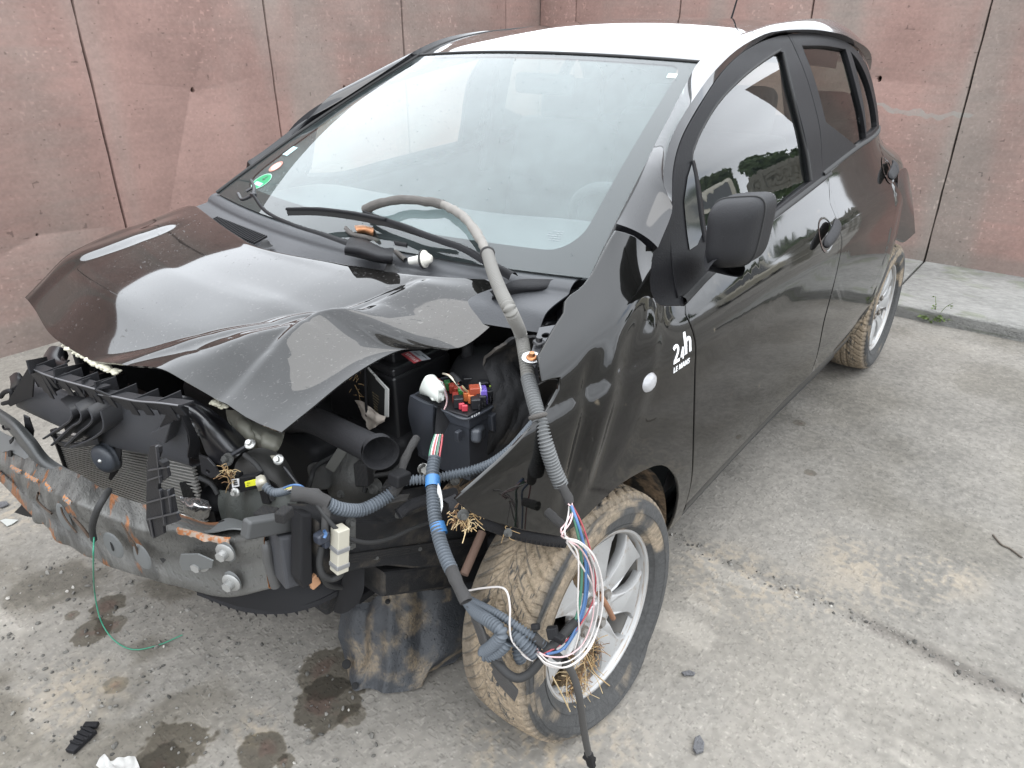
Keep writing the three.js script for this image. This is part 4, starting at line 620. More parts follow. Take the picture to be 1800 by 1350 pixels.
// ---------- bumper beam
{
  const beam = part('bumper_beam', car, 'grey steel bumper beam, dented and rusting along its edges');
  const xs = [.628, .640, .650, .656, .655, .640, .618, .585, .545, .522];
  const rt = [[.585,.424,.823],[.597,.472,.517],[.6,.495,.376],[.602,.535,.209],[.6,.548,.061],[.585,.573,-.088],[.56,.575,-.179],[.535,.561,-.222],[.5,.556,-.253],[.478,.563,-.334]];
  const t1 = [[.628,.394,.721],[.64,.448,.519],[.65,.497,.353],[.656,.525,.22],[.655,.56,.062],[.64,.56,-.021],[.618,.568,-.144],[.585,.586,-.237],[.545,.583,-.324],[.52,.627,-.423]];
  const t2 = [[.632,.37,.729],[.645,.431,.526],[.655,.475,.366],[.661,.502,.228],[.66,.54,.068],[.645,.539,-.013],[.622,.548,-.138],[.588,.569,-.236],[.548,.569,-.325],[.524,.613,-.422]];
  const m1 = [[.615,.304,.835],[.628,.347,.655],[.64,.385,.48],[.648,.405,.328],[.648,.436,.172],[.634,.445,.068],[.612,.463,-.074],[.58,.491,-.191],[.541,.503,-.296],[.518,.559,-.406]];
  const b1 = [[.63,.32,.777],[.642,.35,.62],[.652,.364,.469],[.658,.384,.31],[.658,.393,.198],[.645,.397,.085],[.622,.425,-.076],[.59,.437,-.188],[.55,.436,-.286],[.524,.507,-.409]];
  const b2 = [[.625,.283,.823],[.636,.301,.684],[.646,.313,.531],[.652,.343,.353],[.652,.351,.245],[.64,.359,.123],[.617,.393,-.046],[.585,.403,-.161],[.545,.41,-.269],[.52,.496,-.411]];
  const rb = b2.map(p => [p[0] - .05, p[1] + .004, p[2]]);
  const dz = (u, v, p, n) => { const d = .007 * (fbm(u * 9 + 3, v * 3 + 1, 3) - .5) * sm(.1, .3, v) + .010 * gau((u - .42) / .03) * sm(.2, .5, v) * -1 - .009 * gau((u - .30) / .018) * sm(.3, .5, v) + .006 * gau((u - .55) / .02) * sm(.4, .6, v); p.addScaledVector(n, d); return p; };
  mesh('beam_skin', loft([rt, t1, t2, m1, b1, b2, rb], 120, 60, { disp: dz, thick: .003 }), beamMat, beam);
  { const uv = beam.children[0].geometry.attributes; const m = beam.children[0].geometry; const U = []; const N = (121 * 61); }
  // round pad marks, backing plate and the three bolts at its mounting
  const nrm = [.93, -.05, -.36];
  const pad = (p, a, b, nm = 'pad') => { const g = lathe([[0, .0035], [.82, .0035], [1, 0]].map(q => [q[0] * a, q[1]]), [0, 0, 0], [0, 0, 1], 30); g.scale(1, b / a, 1); return mesh(nm, place(g, p, nrm), primerGrey, beam); };
  const nOut = (p, d) => [p[0] + nrm[0] * d, p[1] + nrm[1] * d, p[2] + nrm[2] * d];
  const k0 = [[.648,.494,-.048],[.628,.491,-.126],[.662,.469,.173]];
  pad(nOut(k0[0], .004), .024, .034); pad(nOut(k0[1], .003), .020, .034); pad(nOut(k0[2], .002), .017, .040);
  mesh('slot', plate(Array.from({ length: 12 }, (_, i) => { const a = i / 12 * 6.28, p = nOut(k0[0], .0085); return [p[0], p[1] + .012 * Math.sin(a), p[2] + .004 * Math.cos(a)]; }), .001, .0002), gapBlack, beam);
  const bp = [[.556,.567,-.337],[.572,.508,-.256],[.552,.485,-.326]];
  pad(nOut(bp[0], .003), .020, .026, 'mounting_plate'); pad(nOut(bp[2], .002), .019, .025, 'mounting_plate');
  mesh('mounting_plate', plate([[.596,.537,-.238],[.586,.557,-.289],[.576,.55,-.322],[.574,.524,-.306],[.582,.496,-.256],[.592,.481,-.213],[.597,.508,-.22]].map(p => nOut(p, .004)), .003, .001), primerGrey, beam);
  for (const p of bp) mesh('bolt', bolt(nOut(p, .006), nrm, .020), zincDull, beam);
  mesh('hole', plate([[.612,.499,-.169],[.61,.507,-.183],[.609,.504,-.19],[.61,.489,-.175]].map(p => nOut(p, .004)), .001, .0002), gapBlack, beam);
  // torn and folded lips along the upper edge
  const torn = (pts, h, name, mat) => { const R = rng(pts.length * 7 + Math.round(pts[0][2] * 100)); const r0 = arcs(pts, 16), rows = [r0, r0.map((p, i) => [p[0] + .003 + .002 * R(), p[1] - h * (.3 + .3 * R()), p[2]]), r0.map((p, i) => [p[0] + .003 + .005 * R(), p[1] - h * (.5 + .6 * R()), p[2] + .004 * (R() - .5)])]; return mesh(name, loft(rows, 40, 6, { thick: .002 }), mat, beam); };
  torn([[.594,.599,-.25],[.582,.604,-.296],[.57,.602,-.325],[.556,.61,-.369]].map(p => [p[0] + .003, p[1] + .004, p[2]]), .012, 'torn_edge', std({ map: rep(dtex(256, 256, (u, v, c) => { const f = wrapN(u, v, 18, 3), k = sm(.42, .62, f); c[0] = lerp(.24, .26, k); c[1] = lerp(.19, .095, k); c[2] = lerp(.15, .03, k); }, true), 8), roughness: .7 }));
  for (const pts of [[[.645,.453,.53],[.648,.463,.492],[.652,.483,.423]], [[.655,.499,.375],[.658,.509,.326],[.66,.524,.272]], [[.662,.545,.209],[.664,.543,.187],[.664,.538,.179]], [[.664,.559,.101],[.664,.555,.087],[.663,.553,.074]]]) torn(pts.map(p => [p[0] + .002, p[1] + .003, p[2]]), .008, 'torn_edge', rustMat2);
  // cuts and dents as dark slits with raised lips
  for (const [pts, w] of [[[[.664,.475,.309],[.663,.44,.343],[.664,.435,.311],[.665,.441,.254]], .006], [[[.668,.505,.155],[.668,.486,.156],[.667,.468,.141],[.664,.452,.118]], .005], [[[.668,.507,.091],[.666,.494,.06],[.662,.472,.049]], .008], [[[.645,.55,-.131],[.64,.529,-.133],[.633,.48,-.114]], .005], [[[.65,.587,-.127],[.648,.57,-.133],[.645,.549,-.135]], .004]]) { mesh('crease', tube(pts, w * .42, 20, 6), std({ color: rgb(.055, .036, .024), roughness: .85 }), beam); }
  // curled right-hand end of the beam
  mesh('end_roll', tube([[.518,.604,-.411],[.52,.587,-.417],[.52,.554,-.415],[.518,.518,-.416],[.516,.496,-.415]].map(p => [p[0], p[1], p[2]]), .010, 24, 12), std({ color: rgb(.06, .06, .06), roughness: .4 }), beam);
  mesh('bracket', loft([[[.54,.542,-.123],[.548,.537,-.18],[.535,.557,-.243],[.505,.57,-.256],[.492,.576,-.316],[.49,.581,-.368]], [[.575,.558,-.178],[.57,.57,-.231],[.56,.59,-.297],[.54,.606,-.339],[.525,.61,-.376],[.51,.606,-.403]]], 40, 6, { thick: .003 }), primerGrey, beam);
  mesh('bolt', bolt([.53,.519,-.114], [.9, .1, -.4], .012), zinc, beam);
  mesh('hole', plate([[.522,.573,-.252],[.518,.58,-.264],[.516,.577,-.272],[.521,.57,-.261]], .003, .0004), gapBlack, beam);
}
// crush box and side rail
{
  const rail = part('chassis_rail');
  const tuck = (P, d) => P.map(p => [p[0] - d * .35, p[1], p[2] + d]);
  mesh('crush_box', plate([[.517,.641,-.44],[.475,.628,-.45],[.464,.608,-.455],[.48,.524,-.455],[.502,.525,-.45],[.523,.529,-.445]], .07, .006), faceGrey, rail);
  mesh('crush_box', bar([.577,.687,-.46], [.477,.648,-.46], .024, .035, .006), std({ color: rgb(.042, .043, .043), roughness: .6 }), rail);
  mesh('rail_box', plate([[.474,.672,-.475],[.324,.583,-.475],[.184,.547,-.475],[.067,.504,-.475],[-.035,.37,-.475],[-.007,.308,-.475],[.108,.326,-.475],[.263,.423,-.475],[.329,.474,-.475],[.389,.506,-.475],[.486,.55,-.475]], .09, .006), dirtyBlack, rail);
  mesh('lower_arm', plate([[.325,.446,-.44],[.233,.396,-.44],[.07,.322,-.44],[-.038,.289,-.44],[-.026,.186,-.44],[.134,.266,-.44],[.219,.315,-.44],[.333,.382,-.44]], .12, .008), dirtyBlack, rail);
  mesh('seam_flange', bar([.439,.566,-.525], [.061,.378,-.525], .004, .018, .001), dirtyBlack, rail);
  const b = [[.414,.643,-.526],[.406,.642,-.526],[.399,.631,-.526],[.406,.575,-.526],[.416,.575,-.526],[.424,.586,-.526]]; mesh('bracket', plate(b, .006, .001), castMat, rail);
  for (const p of [[.413,.64,-.532],[.42,.594,-.532]]) mesh('bolt', bolt(p, [.3, .1, -1], .010), castMat, rail);
  // cream coloured block with two grey straps
  const a = [.448,.656,-.548], c = [.462,.568,-.548], at = t => [0, 1, 2].map(k => lerp(a[k], c[k], t));
  const blk = part('coil_block', rail); rail.remove(blk);
  const cb = part('resistor_block', car, 'cream block with two grey straps'); mesh('body', merge([bar(at(0), at(.42), .026, .024, .002), bar(at(.5), at(1), .026, .024, .002)]), cream, cb); for (const t of [.46, .84]) mesh('strap', bar(at(t - .055), at(t + .055), .028, .027, .002), std({ color: rgb(.16, .16, .16), roughness: .5 }), cb);
  // drain pipe and post beside the crush box
  mesh('post', tube([[.46,.655,-.47],[.477,.599,-.48],[.487,.558,-.49],[.491,.537,-.5],[.479,.518,-.5]], .010, 30, 8), bayBlack, rail);
  mesh('post_tip', bar([.493,.552,-.505], [.487,.526,-.505], .012, .02, .003), std({ color: rgb(.32, .17, .09), roughness: .8 }), rail);
  mesh('front_post', plate([[.5,.698,-.5],[.478,.686,-.5],[.498,.545,-.5],[.516,.544,-.5],[.522,.568,-.5]], .03, .004), bayBlack, rail);
}
// lower air dam with its saw-tooth lip
{
  const u = part('air_dam');
  mesh('tray', loft([[[.569,.42,-.162],[.523,.44,-.305],[.467,.45,-.362],[.405,.45,-.391],[.371,.45,-.422]], [[.572,.4,-.183],[.535,.41,-.295],[.481,.42,-.375],[.427,.43,-.409],[.372,.43,-.428]], [[.566,.39,-.195],[.532,.385,-.303],[.489,.39,-.379],[.442,.4,-.422],[.384,.41,-.443]]], 50, 10, { thick: .003 }), bayBlack, u);
  const lip = arcs([[.566,.385,-.192],[.532,.38,-.301],[.488,.385,-.376],[.441,.395,-.42],[.385,.405,-.443]], 30);
  mesh('lip', loft([lip.map(p => [p[0], p[1] + .012, p[2]]), lip.map(p => [p[0] + .004, p[1], p[2]])], 60, 3, { thick: .003 }), darkPlastic, u);
  for (let i = 2; i < 30; i += 2) { const p = lip[i], q = lip[i + 1] ?? lip[i]; mesh('tooth', plate([[p[0], p[1] + .004, p[2]], [q[0], q[1] + .004, q[2]], [q[0] + .001, q[1] - .012, q[2]]], .003, .0004), darkPlastic, u); }
}
// ---------- radiator, horn, upper shroud
{
  const r = part('radiator');
  const L0 = [.5,.426,.639], R0 = [.425,.528,.016], y0 = .28, y1t = (t) => lerp(L0[1] + .02, R0[1] + .04, t);
  const nF = 27;
  const core = loft([[[L0[0] - .02, y0, L0[2]], [R0[0] - .02, y0, R0[2]]], [[L0[0] - .02, L0[1] + .03, L0[2]], [R0[0] - .02, R0[1] + .05, R0[2]]]], 8, 4, { linear: true }); mesh('core', core, std({ color: rgb(.02, .02, .02), roughness: .9 }), r);
  const fin = std({ color: rgb(.34, .33, .31), roughness: .5, metalness: .2 });
  for (let i = 0; i < nF; i++) { const t = i / (nF - 1), yl = lerp(y0, L0[1] + .02, t), yr = lerp(y0 + .06, R0[1] + .06, t); mesh('fin', bar([L0[0], yl, L0[2] - .005], [R0[0], yr, R0[2] + .004], .012, .0038, .0008), fin, r); }
  mesh('side_tank', bar([L0[0], y0, L0[2]], [L0[0] + .004, L0[1] + .03, L0[2]], .022, .02, .004), darkPlastic, r);
  const h = part('horn'), hc = [.535,.538,.226], hn = [.96, .02, -.27];
  mesh('disc', lathe([[0, .012], [.020, .0125], [.030, .010], [.0355, .006], [.0368, .0], [.034, -.004], [.0385, -.006], [.0385, -.016], [0, -.018]], hc, hn, 40), std({ color: rgb(.045, .05, .058), roughness: .45 }), h);
  mesh('rivet', lathe([[0, .004], [.004, .003], [.0055, 0]], [hc[0] + hn[0] * .012, hc[1], hc[2] + hn[2] * .012], hn, 14), zinc, h);
  mesh('stay', plate([[.515,.617,.17],[.515,.626,.138],[.515,.562,.171],[.515,.494,.223],[.515,.441,.286],[.515,.443,.297],[.515,.548,.206]], .004, .001), bayBlack, h);
}
{
  const s = part('grille_shroud', car, 'black ribbed plastic shroud above the radiator');
  const xr = [.575, .565, .548, .525, .505, .490];
  const top = [[.555,.629,.602],[.548,.656,.432],[.535,.677,.275],[.515,.709,.106],[.498,.728,-.006],[.478,.731,-.119]], mid = [[.56,.578,.642],[.555,.622,.431],[.542,.627,.289],[.522,.646,.124],[.503,.662,.007],[.482,.668,-.111]], low = [[.552,.527,.704],[.548,.556,.474],[.535,.564,.344],[.515,.582,.166],[.497,.604,.039],[.476,.616,-.085]];
  mesh('face', loft([top.map(p => [p[0] - .012, p[1] + .008, p[2]]), top, mid, low, low.map(p => [p[0] - .03, p[1] - .008, p[2]])], 60, 24, { thick: .003 }), faceGrey, s);
  // overhanging flange and its stepped skirt
  const f1 = [[.605,.777,.304],[.6,.791,.17],[.582,.806,.014]], f2 = [[.58,.789,.033],[.572,.803,-.04],[.56,.81,-.106],[.545,.821,-.172],[.532,.826,-.22]], back = f => f.map(p => [p[0] - .03, p[1] - .002, p[2]]);
  for (const f of [f1, f2]) { mesh('flange', loft([f, back(f)], 30, 3, { thick: .0035 }), darkPlastic, s); mesh('flange_edge', tube(f, .0018, 30, 6), std({ color: rgb(.10, .10, .105), roughness: .45 }), s); }
  const sk = arcs([...f1, ...f2.slice(1)], 24);
  for (let i = 0; i < 24; i++) { const a = sk[i], b = sk[i + 1], d = .020 + .022 * (((i * 7) % 5) / 5) * (i > 5 && i < 12 ? 1.1 : 1) + (i < 4 ? .03 : 0); mesh('skirt', plate([a, b, [b[0] - .010, b[1] - d, b[2]], [a[0] - .010, a[1] - d, a[2]]], .003, .0006), darkPlastic, s); if (i % 3 === 0) mesh('rib', plate([a, [a[0] - .055, a[1] + .004, a[2]], [a[0] - .055, a[1] - d * .8, a[2]], [a[0] - .006, a[1] - d, a[2]]], .0028, .0005), darkPlastic, s); }
  // curved guide vanes
  for (const pts of [[[.552,.697,.269],[.556,.69,.209],[.558,.663,.229],[.56,.627,.288],[.566,.54,.439]], [[.55,.71,.191],[.553,.698,.163],[.556,.674,.181],[.558,.637,.245],[.564,.535,.4]], [[.545,.717,.138],[.548,.703,.117],[.552,.681,.137],[.554,.636,.208],[.558,.558,.324]], [[.538,.724,.091],[.54,.698,.087],[.543,.672,.103],[.548,.621,.185],[.556,.565,.293]]]) {
    const p = arcs(pts, 20); mesh('vane', loft([p.map(q => [q[0] - .02, q[1] + .006, q[2]]), p.map(q => [q[0] + .022, q[1], q[2] - .004])], 40, 4, { thick: .003 }), std({ color: rgb(.03, .03, .032), roughness: .42 }), s); mesh('vane_edge', tube(p.map(q => [q[0] + .022, q[1], q[2] - .004]), .002, 40, 6), faceGrey, s);
  }
  mesh('vane_foot', loft([[[.575,.553,.413],[.572,.55,.371],[.566,.573,.289],[.556,.627,.164]], [[.555,.513,.471],[.552,.503,.431],[.545,.535,.337],[.537,.585,.218]]], 24, 4, { thick: .003 }), faceGrey, s);
  // outlet pocket at the right end and end wall
  mesh('pocket', plate([[.51,.708,-.049],[.512,.749,-.122],[.508,.763,-.148],[.505,.69,-.084],[.508,.689,-.043]], .03, .003), faceGrey, s);
  mesh('pocket', plate([[.525,.812,-.176],[.523,.817,-.201],[.518,.763,-.152],[.518,.726,-.083]], .004, .001), darkPlastic, s);
  mesh('end_wall', loft([[[.522,.818,-.2],[.518,.784,-.19],[.508,.734,-.181],[.496,.658,-.123]], [[.488,.784,-.161],[.484,.751,-.146],[.476,.697,-.15],[.47,.64,-.11]]], 20, 6, { thick: .003 }), darkPlastic, s);
  for (const [a, b] of [[[.6,.795,.168], [.5,.748,.268]], [[.585,.795,.069], [.48,.743,.191]], [[.58,.803,.02], [.47,.745,.151]], [[.5,.719,.255], [.48,.728,.277]], [[.62,.801,.245], [.53,.727,.43]]]) mesh('rib', bar(a, b, .0035, .03, .0008), darkPlastic, s);
  mesh('rear_deck', loft([[[.53,.72,.455],[.5,.727,.327],[.47,.726,.232],[.45,.711,.135],[.44,.719,.025]], [[.575,.746,.344],[.548,.749,.201],[.53,.752,.104],[.5,.749,.017],[.49,.773,-.117]]], 40, 6, { thick: .003 }), bayBlack, s);
  // left end: lamp bracket, lugs and pipe behind the bonnet corner
  mesh('lamp_bracket', loft([[[.5,.705,.536],[.49,.736,.499],[.48,.738,.457],[.47,.71,.48]], [[.52,.706,.49],[.51,.726,.462],[.5,.725,.429],[.49,.714,.435]], [[.53,.692,.488],[.52,.703,.445],[.51,.718,.402],[.5,.739,.369]]], 20, 12, { thick: .004 }), satinBlack, s);
  mesh('lamp_lug', loft([[[.56,.639,.64],[.555,.665,.588],[.55,.651,.577]], [[.565,.624,.63],[.56,.642,.585],[.555,.622,.592]], [[.57,.599,.643],[.565,.597,.621],[.56,.597,.605]]], 14, 10, { thick: .004 }), satinBlack, s);
  mesh('end_cheek', plate([[.6,.765,.332],[.592,.745,.325],[.582,.655,.43],[.58,.557,.648],[.582,.565,.659],[.592,.686,.461]], .004, .001), bayBlack, s);
  mesh('lug', tube([[.59,.582,.669],[.585,.601,.644],[.58,.616,.601],[.58,.58,.629],[.585,.552,.693]], .006, 20, 8), bayBlack, s);
}
// bumper stay bars at the far end
{
  const b = part('bumper_stay');
  mesh('rail', loft([[[.6,.546,.677],[.605,.563,.535],[.605,.549,.446],[.6,.508,.394],[.59,.506,.279]], [[.62,.562,.604],[.625,.569,.488],[.625,.539,.42],[.62,.502,.359],[.6,.494,.275]], [[.6,.492,.722],[.605,.497,.617],[.605,.466,.55],[.6,.433,.48],[.58,.428,.384]]], 40, 10, { thick: .003 }), std({ color: rgb(.045, .047, .047), roughness: .5 }), b);
  mesh('fin', plate([[.6,.601,.473],[.595,.594,.461],[.59,.545,.482],[.59,.491,.529],[.6,.518,.525]], .004, .001), satinBlack, b);
  mesh('gusset', loft([[[.6,.457,.752],[.6,.462,.706],[.6,.483,.574],[.6,.468,.505]], [[.62,.391,.748],[.62,.438,.645],[.62,.463,.534],[.62,.468,.444]]], 20, 8, { thick: .003 }), primerGrey, b);
  mesh('slot', plate([[.617,.485,.607],[.617,.512,.563],[.617,.497,.575],[.617,.472,.613]], .004, .0004), gapBlack, b);
  mesh('slot', plate([[.625,.454,.617],[.625,.465,.589],[.625,.429,.617],[.625,.418,.646]], .004, .0004), gapBlack, b);
  mesh('hook', tube([[.62,.529,.612],[.62,.52,.608],[.62,.545,.543],[.62,.562,.515]], .0028, 16, 6), bayBlack, b);
  mesh('flap', plate([[.6,.101,.923],[.6,.21,.765],[.6,.201,.715],[.6,.206,.655],[.6,.147,.788]], .004, .001), bayBlack, b);
}
// ribbed upright bracket in front of the radiator
{
  const b = part('upright_bracket');
  const X = .545, poly = [[.628,.817,-.303],[.628,.828,-.327],[.628,.829,-.34],[.628,.818,-.337],[.628,.797,-.319],[.628,.805,-.349],[.628,.774,-.347],[.628,.741,-.3],[.628,.726,-.292],[.628,.726,-.303],[.628,.749,-.345],[.628,.698,-.338],[.628,.681,-.343],[.628,.634,-.27],[.628,.616,-.265],[.628,.577,-.21],[.628,.579,-.2],[.628,.615,-.199],[.628,.7,-.238],[.628,.776,-.276]];
  mesh('plate', plate(poly, .006, .001), darkPlastic, b);
  for (const l of [[[.633,.762,-.282],[.633,.801,-.362]], [[.633,.734,-.265],[.633,.767,-.323]], [[.633,.673,-.235],[.633,.742,-.356]], [[.633,.627,-.217],[.633,.707,-.356]], [[.633,.832,-.338],[.633,.75,-.316]], [[.633,.733,-.308],[.633,.648,-.288]], [[.633,.747,-.341],[.633,.694,-.329]], [[.633,.585,-.217],[.633,.631,-.225]]]) mesh('rib', bar(l[0], l[1], .005, .0028, .0006), std({ color: rgb(.030, .030, .033), roughness: .5 }), b);
  mesh('clip', boxAt([.635,.808,-.356], .012, .010, .014, .002), bayBlack, b);
}
// headlight carrier on the left: plates, brackets, sensor
{
  const c = part('headlight_carrier');
  mesh('carrier_plate', loft([[[.455,.768,-.074],[.445,.762,-.094],[.43,.741,-.13],[.41,.708,-.146],[.395,.675,-.171],[.39,.658,-.184]], [[.475,.76,-.098],[.47,.762,-.133],[.462,.743,-.164],[.45,.711,-.179],[.44,.683,-.195],[.43,.666,-.207]], [[.48,.743,-.127],[.478,.734,-.141],[.474,.703,-.149],[.47,.67,-.152],[.462,.647,-.16],[.448,.637,-.181]]], 40, 20, { thick: .004, disp: (u, v, p, n) => p.addScaledVector(n, .004 * Math.sin(v * 9)) }), phy({ color: rgb(.010, .010, .012), roughness: .35, clearcoat: .6, clearcoatRoughness: .2 }), c);
  mesh('lower_ear', plate([[.476,.662,-.137],[.472,.661,-.16],[.468,.645,-.174],[.462,.62,-.181],[.468,.606,-.148],[.474,.611,-.124]], .005, .001, [[[.474,.621,-.147], .006]]), steelBlack, c);
  mesh('link', bar([.425,.7,-.245], [.445,.659,-.191], .026, .006, .002, [0, .6, .8]), std({ color: rgb(.04, .042, .048), roughness: .4 }), c);
  mesh('bolt', bolt([.432,.713,-.263], [.5, .8, -.3], .011), zinc, c); mesh('bolt', bolt([.455,.667,-.208], [.8, .55, -.2], .014), castMat, c);
  mesh('inner_plate', loft([[[.41,.672,-.218],[.39,.674,-.241],[.37,.65,-.269],[.37,.605,-.302]], [[.43,.648,-.201],[.42,.662,-.251],[.41,.655,-.293],[.4,.616,-.33]], [[.44,.615,-.19],[.435,.635,-.246],[.43,.644,-.307],[.42,.623,-.352]]], 24, 12, { thick: .004 }), std({ color: rgb(.028, .027, .025), roughness: .6 }), c);
  mesh('lug_plate', plate([[.4,.676,-.276],[.4,.689,-.309],[.4,.682,-.319],[.4,.67,-.309],[.4,.664,-.288]], .004, .001), cream, c); mesh('bolt', bolt([.407,.685,-.315], [.7, .6, -.3], .011), zinc, c);
  mesh('stay_rod', tube([[.4,.666,-.319],[.4,.649,-.343],[.4,.635,-.367]], .004, 12, 8), satinBlack, c);
  const green = std({ color: rgb(.052, .056, .050), roughness: .5, bumpMap: rep(wallBump, 4), bumpScale: .001 });
  mesh('panel', loft([[[.452,.563,-.142],[.445,.584,-.206],[.435,.615,-.264],[.425,.623,-.314],[.415,.628,-.364]], [[.462,.531,-.143],[.455,.562,-.215],[.447,.592,-.272],[.435,.6,-.319],[.42,.608,-.374]], [[.47,.501,-.164],[.465,.526,-.236],[.455,.556,-.294],[.44,.577,-.335],[.42,.587,-.37]]], 40, 16, { thick: .004, disp: (u, v, p, n) => p.addScaledVector(n, .004 * Math.sin(u * 21) * Math.sin(v * 3)) }), green, c);
  const s = part('crash_sensor'); mesh('base', plate([[.468,.645,-.228],[.462,.662,-.264],[.462,.619,-.259],[.466,.596,-.226],[.468,.607,-.216]], .012, .002), bayBlack, s); mesh('body', plate([[.466,.659,-.271],[.458,.687,-.33],[.458,.653,-.324],[.466,.622,-.266]], .018, .003), bayBlack, s);
  const lab = [.474,.641,-.256]; mesh('white_label', plate([[.476,.647,-.249],[.476,.661,-.278],[.476,.641,-.273],[.476,.626,-.245]], .002, .0004), std({ color: rgb(.72, .72, .72), roughness: .5 }), s);
  for (let k = 0; k < 6; k++) { const q = [[.478,.649,-.256],[.478,.657,-.273]]; mesh('label_line', bar([q[0][0], q[0][1] - k * .0024, q[0][2]], [q[1][0], q[1][1] - k * .0024, q[1][2] + (k % 2) * .002], .0006, .0011, .0001), gapBlack, s); }
  mesh('yellow_label', plate([[.48,.668,-.307],[.473,.686,-.342],[.473,.672,-.341],[.48,.656,-.307]], .003, .0006), std({ color: rgb(.62, .62, .03), roughness: .4 }), s);
  const yl = [[.482,.67,-.317],[.481,.674,-.327],[.482,.664,-.315],[.482,.667,-.321]]; mesh('label_line', merge([bar(yl[0], yl[1], .0005, .0009, .0001), bar(yl[2], yl[3], .0005, .0012, .0001)]), gapBlack, s);
  mesh('plug', loft([[[.468,.68,-.331],[.462,.686,-.343],[.456,.663,-.339]], [[.484,.686,-.357],[.48,.695,-.372],[.47,.675,-.366]], [[.468,.652,-.328],[.462,.656,-.339],[.456,.647,-.339]]], 10, 8, { thick: .003 }), cream, s);
  mesh('bolt', bolt([.474,.617,-.251], [.9, .2, -.35], .010), zinc, s);
  mesh('foil', loft([[[.5,.533,-.058],[.495,.542,-.086],[.485,.544,-.11],[.478,.539,-.128]], [[.51,.526,-.079],[.51,.539,-.12],[.5,.542,-.144],[.49,.548,-.165]], [[.5,.489,-.055],[.495,.487,-.084],[.488,.49,-.105],[.48,.5,-.118]]], 24, 16, { thick: .001, disp: (u, v, p, n) => p.addScaledVector(n, .012 * (fbm(u * 5, v * 4 + 2, 3) - .5)) }), std({ color: rgb(.50, .50, .50), roughness: .25, metalness: .9 }), c);
  mesh('lamp_bucket', lathe([[.030, .0], [.028, -.02], [.016, -.03], [0, -.032]], [.465,.542,-.129], [.8, .3, -.5], 24), bayBlack, c);
}
